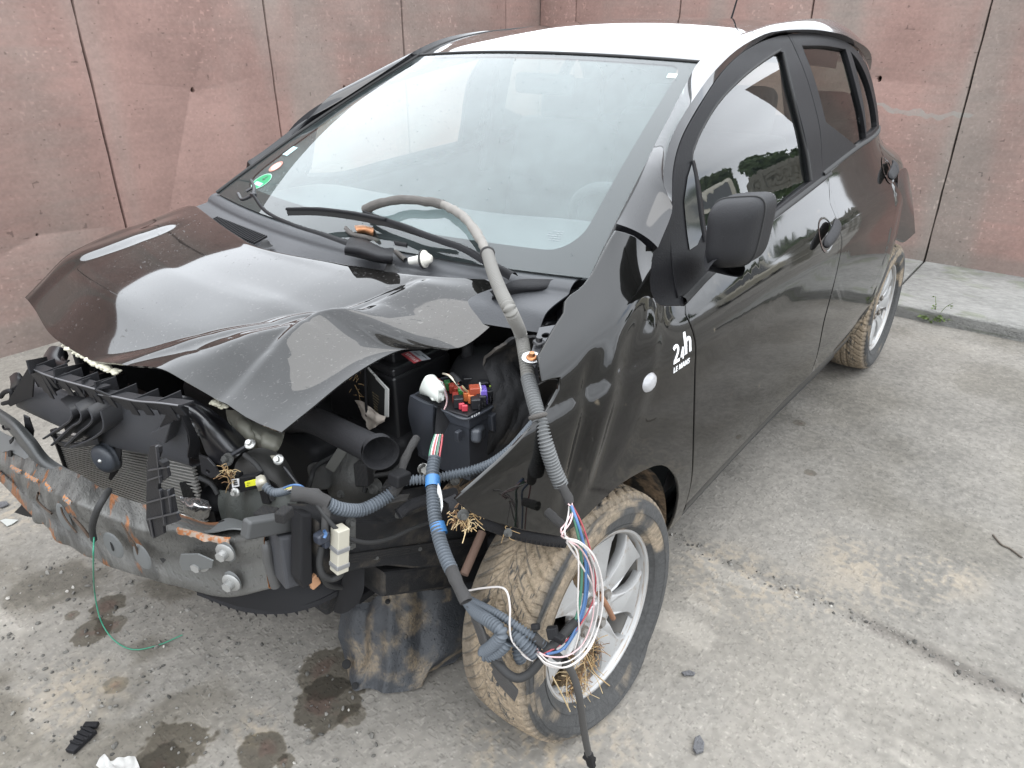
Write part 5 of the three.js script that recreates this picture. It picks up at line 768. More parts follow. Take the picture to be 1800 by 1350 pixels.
// ---------- engine bay contents
{
  mesh('washer_tank', loft([[[.36,.686,-.054],[.35,.691,-.097],[.33,.664,-.12],[.31,.654,-.19]], [[.385,.69,-.1],[.38,.698,-.155],[.365,.682,-.19],[.34,.661,-.226]], [[.39,.68,-.131],[.385,.683,-.175],[.375,.669,-.209],[.36,.652,-.236]], [[.37,.646,-.124],[.365,.637,-.153],[.355,.624,-.176],[.345,.617,-.193]]], 30, 16, { thick: .004, disp: (u, v, p, n) => p.addScaledVector(n, .004 * Math.sign(Math.sin(u * 13)) * sm(.15, .4, v)) }), std({ color: rgb(.20, .195, .16), roughness: .5 }), bay);
  const d = part('air_duct'); const pts = [[.25,.627,-.1],[.27,.681,-.213],[.285,.706,-.29],[.3,.72,-.377],[.315,.734,-.462],[.33,.748,-.519]];
  mesh('duct_tube', tube([[pts[0][0] - .05, pts[0][1] - .03, pts[0][2] + .06], ...pts], .0285, 40, 20), trimMatt, d);
  const dir = V(...pts[5]).sub(V(...pts[4])).normalize(), e = [.338,.756,-.542], en = dir.clone().multiplyScalar(.55).add(V(.5, -.1, -.55)).normalize();
  mesh('duct_mouth', merge([lathe([[.028, -.022], [.0285, -.006], [.0325, .003], [.0345, .005], [.0335, .002], [.029, -.004], [.026, -.02]], e, en, 32), lathe([[.026, -.018], [.0, -.07]], e, en, 20)]), trimMatt, d);
  mesh('duct_flange', plate([[.285,.69,-.237],[.285,.709,-.264],[.285,.712,-.299],[.285,.671,-.275],[.285,.666,-.239]], .012, .003), darkPlastic, d);
  // battery
  const b = part('battery'), C = [.150, .785, -.379];
  mesh('case', boxAt([C[0] - .088, C[1] - .10, C[2] + .118], .176, .20, .236, .008), std({ color: rgb(.011, .011, .012), roughness: .4 }), b);
  mesh('lid', merge([boxAt([C[0] - .088, C[1] + .008, C[2] + .118], .170, .02, .23, .006), boxAt([C[0] - .088, C[1] + .028, C[2] + .128], .12, .028, .20, .006)]), std({ color: rgb(.013, .013, .014), roughness: .35 }), b);
  { const cnv = draw => { const cv = document.createElement('canvas'); cv.width = 256; cv.height = 96; draw(cv.getContext('2d')); const t = new THREE.CanvasTexture(cv); t.colorSpace = THREE.SRGBColorSpace; t.magFilter = THREE.LinearFilter; return t; };
    const red = cnv(x => { x.fillStyle = '#9c1f28'; x.fillRect(0, 0, 256, 96); x.fillStyle = '#d9cccc'; x.font = 'bold 58px sans-serif'; x.fillText('GYUASA', 10, 70); }), pale = cnv(x => { x.fillStyle = '#a9adb2'; x.fillRect(0, 0, 256, 96); x.fillStyle = '#3a3d44'; x.fillRect(30, 58, 110, 12); for (let k = 0; k < 22; k++) x.fillRect(120 + k * 5, 20, 1 + (k * 7) % 4, 26); });
    const quad = (P, t, nm) => { const g = new THREE.BufferGeometry(); g.setAttribute('position', new THREE.Float32BufferAttribute(P.flat(), 3)); g.setAttribute('uv', new THREE.Float32BufferAttribute([0, 1, 0, 0, 1, 0, 1, 1], 2)); g.setIndex([0, 1, 2, 0, 2, 3]); g.computeVertexNormals(); mesh(nm, g.attributes.normal.getY(0) < 0 ? flipped(g) : g, std({ map: t, roughness: .4 }), b); };
    quad([[.137,.83,-.43],[.117,.83,-.433],[.099,.83,-.377],[.12,.83,-.373]], red, 'battery_label'); quad([[.117,.83,-.433],[.099,.83,-.442],[.082,.83,-.392],[.099,.83,-.377]], pale, 'battery_label'); }
  mesh('terminal', merge([cyl([C[0] - .15, C[1] + .01, C[2] + .05], [C[0] - .15, C[1] + .05, C[2] + .05], .012, .011, 16), boxAt([C[0] - .15, C[1] + .03, C[2] + .055], .03, .014, .034, .003)]), std({ color: rgb(.25, .23, .16), roughness: .5, metalness: .6 }), b);
  mesh('handbook', plate([[.168,.795,-.318],[.168,.771,-.38],[.168,.699,-.368],[.168,.687,-.292]], .004, .0006), std({ color: rgb(.010, .010, .010), roughness: .5 }), b);
  mesh('page_edge', plate([[.17,.799,-.318],[.17,.774,-.382],[.172,.772,-.388],[.172,.702,-.378],[.17,.698,-.364],[.17,.768,-.376],[.169,.792,-.316]], .003, .0004), std({ color: rgb(.42, .42, .40), roughness: .8 }), b);
  mesh('torn_wrap', loft([[[.172,.707,-.269],[.174,.714,-.295],[.176,.71,-.323],[.178,.703,-.35],[.178,.704,-.376]], [[.174,.696,-.278],[.182,.696,-.31],[.18,.688,-.329],[.184,.687,-.355],[.178,.69,-.37]], [[.172,.682,-.296],[.178,.665,-.308],[.174,.646,-.309],[.18,.665,-.337],[.176,.677,-.352]]], 24, 14, { thick: .0008, disp: (u, v, p, n) => p.addScaledVector(n, .010 * (fbm(u * 5 + 2, v * 4, 3) - .5)) }), std({ color: rgb(.42, .37, .32), roughness: .9 }), b);
  mesh('hold_rod', tube([[.18,.815,-.326],[.18,.732,-.318],[.18,.686,-.315]], .0032, 12, 8), bayBlack, b);
  const lines = [], R = rng(8); for (let k = 0; k < 7; k++) { const q = [[.171,.746,-.33],[.171,.738,-.354]]; lines.push(bar([q[0][0], q[0][1] - k * .007, q[0][2]], [lerp(q[0][0], q[1][0], .5 + .5 * R()), q[0][1] - k * .007 - .006, lerp(q[0][2], q[1][2], .5 + .5 * R())], .0004, .0008, .0001)); } mesh('print', merge(lines), std({ color: rgb(.16, .12, .06), roughness: .7 }), b);
  // gearbox casting, starter, hoses
  const g = part('gearbox');
  mesh('casing', loft([[[.22,.572,-.228],[.21,.591,-.273],[.2,.584,-.307],[.19,.545,-.313]], [[.25,.564,-.254],[.25,.584,-.32],[.235,.585,-.355],[.215,.552,-.358]], [[.26,.534,-.257],[.265,.56,-.334],[.25,.567,-.37],[.22,.551,-.386]], [[.25,.47,-.217],[.255,.501,-.309],[.24,.508,-.35],[.21,.522,-.393]]], 30, 20, { thick: .01, disp: (u, v, p, n) => p.addScaledVector(n, -.004 * Math.abs(Math.sin(u * 26)) * sm(.5, .3, v)) }), castMat, g);
  mesh('flange', tube([[.262,.542,-.281],[.262,.556,-.334],[.262,.58,-.386],[.262,.584,-.422]], .006, 20, 8), castMat, g);
  mesh('starter', boxAt([.28,.565,-.265], .05, .06, .045, .01, [.2, .5, .1]), std({ color: rgb(.13, .13, .125), roughness: .7, bumpMap: rep(groundBump, 20), bumpScale: .004 }), g);
  mesh('lever', bar([.27,.658,-.343], [.29,.601,-.311], .006, .022, .002), std({ color: rgb(.14, .14, .13), roughness: .45, metalness: .4 }), g);
  for (const p of [[.265,.583,-.42], [.26,.514,-.268], [.24,.614,-.392]]) mesh('bolt', bolt(p, [.9, .2, -.4], .011), castMat, g);
  mesh('block', merge([boxAt([.14, .46, .02], .30, .34, .56, .02), boxAt([.05, .50, -.30], .22, .28, .20, .02)]), bayBlack, g);
  mesh('hose', tube([[.05, .74, .05], ...[[.25,.498,.001],[.26,.527,-.101],[.24,.475,-.118]], [.18, .45, -.1]], .022, 30, 12), std({ color: rgb(.035, .022, .017), roughness: .8 }), g);
  mesh('bay_hose', tube([[-.04, .62, -.42], ...[[-.026,.74,-.412],[.001,.8,-.45],[.025,.84,-.479]], [-.05, .90, -.40]], .013, 20, 10), trimMatt, bay);
}
// small hardware scattered through the open front
{
  const h = part('small_hardware');
  for (const [p, n, r] of [[[.298,.589,-.53], [.2, .1, -1], .008], [[.201,.537,-.525], [.2, .1, -1], .008], [[.357,.518,-.52], [.2, 0, -1], .007], [[.244,.469,-.52], [.2, 0, -1], .009], [[.3,.561,-.354], [.9, .3, -.4], .009], [[.47,.715,-.142], [.8, .5, -.3], .009], [[.445,.617,-.407], [.9, 0, -.4], .008], [[.206,.65,-.6], [.4, .4, -.8], .010]]) mesh('bolt', bolt(p, n, r), castMat, h);
  for (const pts of [[[.44,.687,-.249],[.44,.677,-.289],[.44,.648,-.315],[.44,.611,-.325]], [[.34,.558,-.29],[.33,.597,-.3],[.3,.601,-.278],[.25,.607,-.282]], [[.27,.567,-.393],[.25,.595,-.396],[.2,.588,-.408],[.15,.609,-.411]], [[.47,.585,-.095],[.46,.575,-.123],[.46,.557,-.144]], [[.461,.535,-.48],[.435,.47,-.47],[.362,.402,-.44],[.3,.379,-.42]]]) mesh('pipe', tube(pts, .0055, 26, 8), rubber, h);
  for (const [p, w, t, d, r] of [[[.537,.725,-.525], .03, .02, .02, [0, .4, .1]], [[.4,.605,-.361], .03, .03, .03, [.2, .5, .2]], [[.3,.647,-.522], .04, .03, .03, [.3, .6, 0]], [[.28,.629,-.413], .035, .05, .03, [.1, .5, .2]], [[.44,.614,-.307], .02, .03, .02, [.1, .4, 0]], [[.42,.466,.061], .04, .04, .04, [.3, .3, .1]], [[.5,.648,-.403], .03, .018, .04, [.1, .3, 0]]]) mesh('bracket', boxAt(p, w, t, d, .004, r), dirtyBlack, h);
  mesh('tow_hook', tube([[.311,.603,-.545],[.285,.611,-.55],[.232,.605,-.56],[.176,.592,-.57]], .011, 24, 8), std({ color: rgb(.03, .03, .034), roughness: .55, bumpMap: rep(wallBump, 8), bumpScale: .004 }), h);
  mesh('foil_scrap', loft([[[.365,.664,-.54],[.321,.653,-.545],[.282,.639,-.55]], [[.374,.657,-.545],[.327,.642,-.55],[.289,.627,-.55]]], 14, 5, { thick: .001, disp: (u, v, p, n) => p.addScaledVector(n, .008 * (fbm(u * 5, v * 4 + 2, 3) - .5)) }), std({ color: rgb(.12, .12, .12), roughness: .35, metalness: .6 }), h);
}
// fuse box
{
  const f = part('fuse_box'); const Y = .775;
  const rim = [[.156,.775,-.442],[.11,.775,-.44],[.06,.775,-.432],[.006,.775,-.476],[.03,.775,-.567],[.065,.775,-.598],[.158,.775,-.598],[.165,.775,-.547],[.163,.775,-.511]].map(p => [p[0], p[2]]);
  const outer = rim, up = (poly, y0, y1, r) => { const s = new THREE.Shape(poly.map(p => new THREE.Vector2(p[0], -p[1]))); const g = new THREE.ExtrudeGeometry(s, { depth: y1 - y0 - .004, bevelEnabled: true, bevelSize: .002, bevelThickness: .002, bevelSegments: 2 }); g.rotateX(-Math.PI / 2); g.translate(0, y0 + .002, 0); return g; };
  const cx = rim.reduce((a, p) => a + p[0] / rim.length, 0), cz = rim.reduce((a, p) => a + p[1] / rim.length, 0), shrink = k => rim.map(p => [cx + (p[0] - cx) * k, cz + (p[1] - cz) * k]);
  const boxMat = std({ color: rgb(.030, .033, .040), roughness: .42 });
  mesh('case', up(shrink(.95), Y - .155, Y - .012), boxMat, f);
  mesh('rim', merge([up(rim, Y - .030, Y - .010), tube([...rim, rim[0]].map(p => [p[0], Y - .008, p[1]]), .003, 80, 6)]), boxMat, f);
  mesh('deck', up(shrink(.9), Y - .02, Y - .006), std({ color: rgb(.012, .012, .014), roughness: .5 }), f);
  mesh('cable_channel', loft([[[.171,.78,-.455],[.177,.78,-.497],[.175,.78,-.523]], [[.159,.72,-.434],[.174,.72,-.486],[.173,.72,-.517]], [[.154,.64,-.45],[.163,.64,-.475],[.148,.64,-.494]]], 16, 12, { thick: .006 }), boxMat, f);
  const blk = (px, w, h, d, col, nm = 'fuse', y = Y, rot = 0) => mesh(nm, boxAt([px[0], y + h / 2 - .004, px[2]], w, h, d, .0025, [0, rot, 0]), std({ color: col, roughness: .4 }), f);
  const aR = -.75;
  for (const [px, c] of [[[.097,.785,-.484], rgb(.03, .12, .04)], [[.101,.785,-.501], rgb(.26, .035, .02)], [[.103,.785,-.516], rgb(.26, .035, .02)], [[.105,.785,-.53], rgb(.03, .20, .05)], [[.108,.785,-.547], rgb(.60, .17, .05)], [[.11,.785,-.561], rgb(.62, .18, .06)], [[.127,.785,-.535], rgb(.28, .03, .02)]]) { blk(px, .013, .020, .016, c, 'fuse', Y, aR); }
  blk([.1,.79,-.564], .024, .034, .022, rgb(.30, .055, .025), 'relay', Y, aR); blk([.092,.79,-.579], .014, .032, .026, rgb(.15, .10, .42), 'relay', Y, aR); blk([.095,.8,-.574], .003, .038, .028, rgb(.55, .55, .55), 'relay', Y, aR);
  for (const [px, c] of [[[.045,.79,-.506], rgb(.04, .12, .50)], [[.047,.79,-.53], rgb(.45, .03, .04)], [[.05,.79,-.556], rgb(.35, .50, .08)], [[.143,.785,-.566], rgb(.42, .04, .06)], [[.145,.785,-.576], rgb(.42, .04, .06)]]) blk(px, .012, .014, .006, c, 'fuse', Y, aR);
  for (const px of [[.138,.785,-.553],[.12,.785,-.583],[.102,.785,-.582],[.072,.785,-.581],[.057,.785,-.505],[.052,.785,-.546]]) blk(px, .020, .022, .020, rgb(.012, .012, .014), 'relay_base', Y, aR);
  for (let k = 0; k < 7; k++) { const t = k / 6, q = [[.121,.778,-.592],[.062,.778,-.587]]; blk([lerp(q[0][0], q[1][0], t), 0, lerp(q[0][2], q[1][2], t)], .003, .012, .012, rgb(.02, .02, .022), 'rib', Y, aR); }
  mesh('connector_block', loft([[[.141,.765,-.446],[.137,.765,-.476],[.139,.765,-.506]], [[.167,.8,-.475],[.178,.8,-.509],[.187,.8,-.545]], [[.173,.835,-.5],[.172,.835,-.518],[.175,.835,-.539]], [[.143,.825,-.495],[.159,.825,-.526],[.18,.825,-.555]], [[.111,.79,-.471],[.128,.79,-.501],[.147,.79,-.525]]], 20, 16, { thick: .01 }), std({ color: rgb(.56, .58, .54), roughness: .45 }), f);
  mesh('connector_block', boxAt([.16,.8,-.516], .026, .030, .032, .004, [.3, -.6, .3]), std({ color: rgb(.62, .64, .60), roughness: .4 }), f);
  mesh('bolt', lathe([[0, .012], [.0045, .012], [.0045, .004], [.008, .004], [.0095, 0]], [.081,.722,-.602], [.4, .3, -.9], 18), zinc, f);
  mesh('stud_cover', plate([[.103,.752,-.6],[.078,.757,-.6],[.049,.718,-.6],[.071,.693,-.6],[.1,.717,-.6]], .02, .003), boxMat, f);
  mesh('latch', boxAt([.135,.725,-.6], .045, .030, .022, .008, [0, .5, .2]), std({ color: rgb(.05, .055, .064), roughness: .4 }), f);
  mesh('clip', boxAt([.175,.732,-.585], .014, .022, .010, .002), boxMat, f);
  const mk = []; { const q = [[.157,.774,-.606],[.15,.773,-.606],[.144,.773,-.606],[.137,.773,-.606]]; for (const p of q) mk.push(boxAt(p, .003, .0035, .001, .0002)); } mesh('moulded_mark', merge(mk), std({ color: rgb(.5, .5, .5), roughness: .5 }), f);
  // loose wires over the box
  for (const [c, i] of [[rgb(.5, .42, .25), 0], [rgb(.5, .10, .08), 1], [rgb(.55, .5, .4), 2]]) mesh('wire', tube([[.088,.8,-.476],[.117,.82,-.52],[.129,.82,-.547],[.127,.81,-.557],[.108,.79,-.551]].map(p => [p[0] + i * .004, p[1] + i * .002, p[2] + i * .002]), .0022, 24, 6), std({ color: c, roughness: .5 }), f);
  mesh('wire_sleeve', tube([[.117,.822,-.518],[.131,.826,-.543],[.139,.824,-.56]], .0065, 12, 8), bayBlack, f);
  mesh('mount_bolt', bolt([.241,.674,-.55], [.6, .3, -.7], .012), zinc, f); mesh('mount_tab', plate([[.256,.686,-.552],[.243,.69,-.552],[.228,.675,-.552],[.233,.659,-.552],[.254,.667,-.552]], .004, .001), castMat, f);
}
// inner wing, strut top and splash walls on the left
{
  const a = part('inner_wing');
  mesh('apron', loft([[[.096,.9,-.612],[.064,.92,-.631],[.037,.92,-.665],[.036,.92,-.702]], [[.09,.855,-.58],[.044,.857,-.6],[.007,.827,-.63],[-.003,.819,-.66]], [[.087,.797,-.6],[.063,.797,-.63],[.039,.784,-.66],[.049,.79,-.69]], [[.101,.68,-.585],[.07,.691,-.62],[.051,.713,-.65],[.045,.742,-.68]], [[.145,.568,-.54],[.094,.567,-.56],[.065,.6,-.6],[.043,.676,-.65]]], 40, 40, { thick: .006, disp: (u, v, p, n) => p.addScaledVector(n, .022 * (fbm(u * 4 + 2, v * 5, 3) - .5)) }), dirtyBlack, a);
  mesh('strut_top', lathe([[0, .03], [.03, .03], [.05, .024], [.075, .0], [.09, -.03]], [-.02, .80, -.50], [0, 1, 0], 32), bayBlack, a);
  const b = [[.025,.935,-.665],[.002,.93,-.688],[.043,.928,-.707],[.088,.915,-.722],[.122,.9,-.73],[.114,.9,-.708],[.075,.92,-.689]], m = part('wing_bracket'); mesh('strip', plate(b, .004, .001, [[[.041,.935,-.692], .008]]), std({ color: rgb(.045, .046, .05), roughness: .4 }), m); mesh('bolt', bolt([.071,.925,-.699], [0, 1, -.1], .012), steelBlack, m);
  mesh('washer', lathe([[0, .003], [.017, .003], [.018, 0]], [.11,.912,-.712], [.1, 1, -.1], 24), std({ color: rgb(.68, .68, .68), roughness: .5 }), m); mesh('bolt', bolt([...[.117,.916,-.718]], [.1, 1, -.1], .0105), std({ color: rgb(.40, .18, .08), roughness: .4, metalness: .8 }), m);
  mesh('pocket', loft([[[.074,.841,-.7],[.055,.848,-.71],[.028,.841,-.72]], [[.053,.799,-.69],[.022,.795,-.69],[.013,.802,-.7]], [[.074,.758,-.69],[.048,.759,-.69],[.035,.775,-.7]]], 16, 10, { thick: .003 }), std({ color: rgb(.03, .028, .026), roughness: .7 }), a);
  // wheel-arch liner, muddy, behind the tyre
  const lg = []; for (let i = 0; i <= 30; i++) { const t = (60 + 150 * i / 30) * Math.PI / 180, r = []; for (let j = 0; j <= 8; j++) r.push(V(-.01 + .352 * Math.cos(t), .265 + .35 * Math.sin(t), -.800 + .035 * j)); lg.push(r); } mesh('arch_liner', gridGeo(lg, (u, v, p, n) => p.addScaledVector(n, .006 * (fbm(u * 8, v * 6, 3) - .5)), 0, 'in'), std({ map: rep(dtex(512, 512, (u, v, c) => { const n = wrapN(u, v, 10, 5), f = wrapN(u, v, 70, 2), k = sm(.38, .6, n) * (.4 + .8 * f); c[0] = lerp(.03, .24, k); c[1] = lerp(.026, .165, k); c[2] = lerp(.02, .10, k); }, true), 2.5), roughness: .95, bumpMap: rep(groundBump, 6), bumpScale: .005 }), a);
  // black strip with teeth under the torn wing
  const s0 = [[.346,.729,-.72],[.34,.723,-.735],[.305,.695,-.76],[.252,.651,-.78],[.186,.603,-.795],[.108,.549,-.8]], ll = part('liner_strip');
  mesh('strip', loft([s0.map(p => [p[0], p[1] + .006, p[2]]), s0.map(p => [p[0] + .006, p[1] - .006, p[2] - .006]), s0.map(p => [p[0] - .002, p[1] - .026, p[2] + .002]), s0.map(p => [p[0] - .03, p[1] - .03, p[2] + .02])], 50, 10, { thick: .003 }), darkPlastic, ll);
  const sp = arcs(s0, 22); for (let i = 3; i < 22; i++) mesh('tooth', boxAt([sp[i][0] + .003, sp[i][1] - .016, sp[i][2] - .004], .006, .012, .008, .001, [0, .3, 0]), darkPlastic, ll);
  mesh('screw', bolt([.361,.734,-.765], [.6, .1, -.8], .010), castMat, ll); mesh('screw', bolt([.289,.671,-.8], [.4, .1, -.9], .008), castMat, ll);
  mesh('wing_tip', plate([[.339,.721,-.7],[.331,.739,-.72],[.337,.728,-.74],[.348,.723,-.735]], .006, .002), darkPlastic, ll);
}
// ---------- interior seen through the glass
{
  const c = part('cabin'), dark = std({ color: rgb(.030, .031, .034), roughness: .85 }), fab = std({ color: rgb(.040, .041, .046), roughness: .95, bumpMap: rep(groundBump, 8), bumpScale: .002 });
  mesh('floor', merge([boxAt([-1.5, .24, 0], 2.6, .03, 1.44, .01), boxAt([-2.65, .55, 0], .04, .5, 1.3, .01), boxAt([-.17, .60, 0], .03, .7, 1.36, .01)]), bayBlack, c);
  const dz = [-.66, -.4, 0, .4, .66]; mesh('dashboard', loft([dz.map(z => [-.14 - .04 * (z / .66) ** 2 + .05, .955, z]), dz.map(z => [-.30, .975, z]), dz.map(z => [-.52, .965 + (z < -.1 ? .03 : 0), z]), dz.map(z => [-.62, .90, z]), dz.map(z => [-.58, .60, z])], 40, 24, { thick: .004 }), std({ color: rgb(.050, .054, .060), roughness: .7 }), c);
  mesh('steering_wheel', merge([place(new THREE.TorusGeometry(.178, .015, 12, 48), [-.80, .90, -.37], [-.85, .52, 0]), place(new THREE.TorusGeometry(.05, .04, 10, 24), [-.79, .895, -.37], [-.85, .52, 0]), bar([-.80, .90, -.21], [-.80, .90, -.53], .03, .012, .005), cyl([-.79, .895, -.37], [-.60, .80, -.37], .035, .04, 16)]), dark, c);
  for (const z of [-.36, .36]) { mesh('front_seat', merge([boxAt([-1.18, .50, z], .52, .16, .48, .06), boxAt([-1.47, .82, z], .15, .62, .46, .06, [0, 0, .22])]), fab, c); mesh('headrest', boxAt([-1.56, 1.19, z], .10, .17, .26, .04, [0, 0, .15]), fab, c); }
  mesh('rear_seat', merge([boxAt([-2.05, .52, 0], .50, .16, 1.22, .06), boxAt([-2.36, .82, 0], .15, .58, 1.22, .06, [0, 0, .3]), ...[-.38, .38].map(z => boxAt([-2.46, 1.14, z], .09, .14, .24, .04))]), fab, c);
  const D = arcs(ditch, 40), hg = []; for (let i = 2; i <= 40; i++) { hg.push([]); for (let j = 0; j <= 12; j++) { const t = -1 + j / 6; hg[i - 2].push(V(D[i][0], D[i][1] - .03 + .02 * (1 - t * t), -D[i][2] * t * .95)); } } mesh('headliner', gridGeo(hg, null, 0, 'in'), std({ color: rgb(.30, .30, .28), roughness: 1 }), c);
  for (const s of [-1, 1]) mesh('door_card', sheet(outline([[-.45, .30], [-2.2, .30]], [[-2.2, .30], [-2.2, 1.04]], [[-2.2, 1.04], [-1.2, .98], [-.45, .92]], [[-.45, .92], [-.45, .30]]), (x, y) => [x, y, s * (S(x, y) - .07)], { flange: 0, seg: .2 }), dark, c);
  for (const s of [-1, 1]) mesh('belt_post', bar([-1.40, .9, s * .69], [-1.40, 1.42, s * .55], .08, .03, .01), dark, c);
  mesh('inner_mirror', boxAt([-.86, 1.30, -.02], .03, .06, .22, .02), dark, c);
  // tailgate
  const tz = [-1, -.5, 0, .5, 1], tr = (x, y, w) => tz.map(t => [x - .06 * (1 - t * t), y, t * w]);
  mesh('tailgate', loft([tr(-2.86, .35, .56), tr(-2.92, .60, .58), tr(-2.90, .80, .58), tr(-2.82, 1.0, .48)], 30, 16), plainPaint, car); mesh('rear_window', loft([tr(-2.82, 1.0, .46), tr(-2.72, 1.2, .42), tr(-2.58, 1.34, .40)], 30, 12), rearGlass, car);
  // rear bumper corner, bent outwards
  mesh('rear_bumper', loft([[[-2.156,.95,-.8],[-2.309,.939,-.8],[-2.443,.842,-.81]], [[-2.163,.841,-.82],[-2.291,.821,-.83],[-2.461,.741,-.84]], [[-2.33,.644,-.82],[-2.463,.608,-.83],[-2.593,.626,-.845]]], 20, 16, { thick: .004 }), plainPaint, car);
}

// ================= WHEELS
const tyreTex = dtex(2048, 512, (u, v, c) => {   // u round the tyre, v from the inner bead over the tread to the outer bead
  const U = u * 40, W = v * 8, n = fbm(U * .9, W * 1.2 + 3, 5), f = fbm(U * 7, W * 7, 3), s = fbm(U * 2.2 + W * 2.4, W * 9 - U * 1.0 + 20, 4), sp = vn(U * 30, W * 40);
  const tread = sm(.22, .27, v) * sm(.76, .72, v), outer = sm(.74, .80, v);
  let k = tread * sm(.36, .52, n * .45 + s * .55 + .07) * (.72 + .35 * f) + outer * sm(.46, .68, fbm(U * .35 + 7, W * 1.1, 4) - .06 + .22 * Math.cos(u * 6.2832 - 5.0)) * (.45 + .5 * f) + (1 - tread - outer) * .5;
  k = clamp(k * (sp > .8 ? .55 : 1));
  const a0 = (v * 71 - 8) / 36 * .144 - .072, aa = Math.abs(a0); if (aa < .0725) { const th = u * 52, ph = th - 2.3 * (aa / .072) ** .62 + (a0 > 0 ? .5 : 0), fr = ph - Math.floor(ph), w = .12 + .10 * (aa / .072); k *= 1 - .6 * sm(w, w - .05, fr) * sm(0, .04, fr); } const g = lerp(.030, .055, f);
  c[0] = lerp(g, .27 + .08 * (f - .5), k); c[1] = lerp(g, .212 + .06 * (f - .5), k); c[2] = lerp(g * .98, .145 + .05 * (f - .5), k);
}, true);
const tyreMat = std({ map: tyreTex, roughness: .92, bumpMap: rep(groundBump, 12, 3), bumpScale: .0012 });
const rimTex = dtex(512, 512, (u, v, c) => { const n = wrapN(u, v, 6, 5), f = wrapN(u, v + .2, 70, 2), k = sm(.52, .70, n) * (.3 + .9 * f) + .55 * sm(.70, .9, wrapN(u + .1, v, 110, 1)) * sm(.35, .6, n); c[0] = lerp(.35, .20, k * .85); c[1] = lerp(.35, .145, k * .85); c[2] = lerp(.345, .095, k * .85); }, true);
const rimMat = std({ map: rep(rimTex, 4), roughness: .42, metalness: .35 });
const rimBack = std({ color: rgb(.20, .19, .175), roughness: .6, metalness: .3 });
const mudMat = std({ color: rgb(.19, .13, .07), roughness: 1, bumpMap: rep(groundBump, 14), bumpScale: .008 });
const strawCol = [std({ color: rgb(.34, .23, .11), roughness: .9 }), std({ color: rgb(.17, .095, .045), roughness: .9 }), std({ color: rgb(.42, .32, .18), roughness: .9 })];
function tyreGeo(M, flat) {
  const prof = [[.196, -.072], [.206, -.080], [.222, -.090], [.240, -.0945], [.258, -.0935], [.274, -.089], [.284, -.084], [.2895, -.078], [.2915, -.072]];
  for (let k = 1; k < 36; k++) { const a = -.072 + .144 * k / 36; prof.push([.2915 + .0055 * (1 - (a / .072) ** 2), a]); }
  prof.push([.2915, .072], [.2895, .078], [.284, .084], [.2785, .0868], [.2782, .0885], [.2715, .0905], [.2712, .0925], [.262, .0940], [.2615, .0955], [.248, .0963], [.247, .0948], [.230, .0925], [.222, .0895], [.2215, .0912], [.2125, .0870], [.2120, .0845], [.205, .079], [.1985, .070]);
  const N = 1040, P = prof.length, pos = [], uv = [], idx = [], v = new THREE.Vector3();
  for (let i = 0; i <= N; i++) { const th = i / N * 2 * Math.PI; for (let j = 0; j < P; j++) {
    let [r, a] = prof[j]; const aa = Math.abs(a);
    if (aa < .0725 && r > .285) { const ph = (th * 52 / (2 * Math.PI) - 2.3 * (aa / .072) ** .62 + (a > 0 ? .5 : 0)), f = ph - Math.floor(ph), w = .13 + .10 * (aa / .072); const gr = sm(w, w - .07, f) * sm(0, .05, f); const ci = Math.max(sm(.0035, .002, Math.abs(aa - .014)), sm(.0035, .002, Math.abs(aa - .044)) * .6); const si = sm(.05, .02, Math.abs((ph * 4) % 1 - .5)) * .25; r -= .0055 * Math.max(gr, ci * .8, si); }
    if (aa > .072 && aa < .0875 && r > .276 && a > 0) { const ph = th * 72 / (2 * Math.PI), f = ph - Math.floor(ph); r -= .0025 * sm(.5, .4, f); a -= .0018 * sm(.5, .4, f); }
    v.set(r * Math.cos(th), r * Math.sin(th), a).applyMatrix4(M);
    if (flat) { const lim = .055; if (v.y < lim) { const d = lim - v.y, q = lim * Math.exp(-d / lim * .98); v.y = Math.max(q - .0015, .001); const b = Math.min(d, .1) * .42 * (1 - ((r - .24) / .06) ** 2 * .8); v.addScaledVector(flat, b * (a > 0 ? 1 : -.6)); } }
    else if (v.y < .002) v.y = .002;
    pos.push(v.x, v.y, v.z); uv.push(i / N, j / (P - 1)); } }
  for (let i = 0; i < N; i++) for (let j = 0; j < P - 1; j++) { const a = i * P + j, b = a + P; idx.push(a, b, a + 1, b, b + 1, a + 1); }
  return geoOf(pos, uv, idx);
}
const SP = 7;
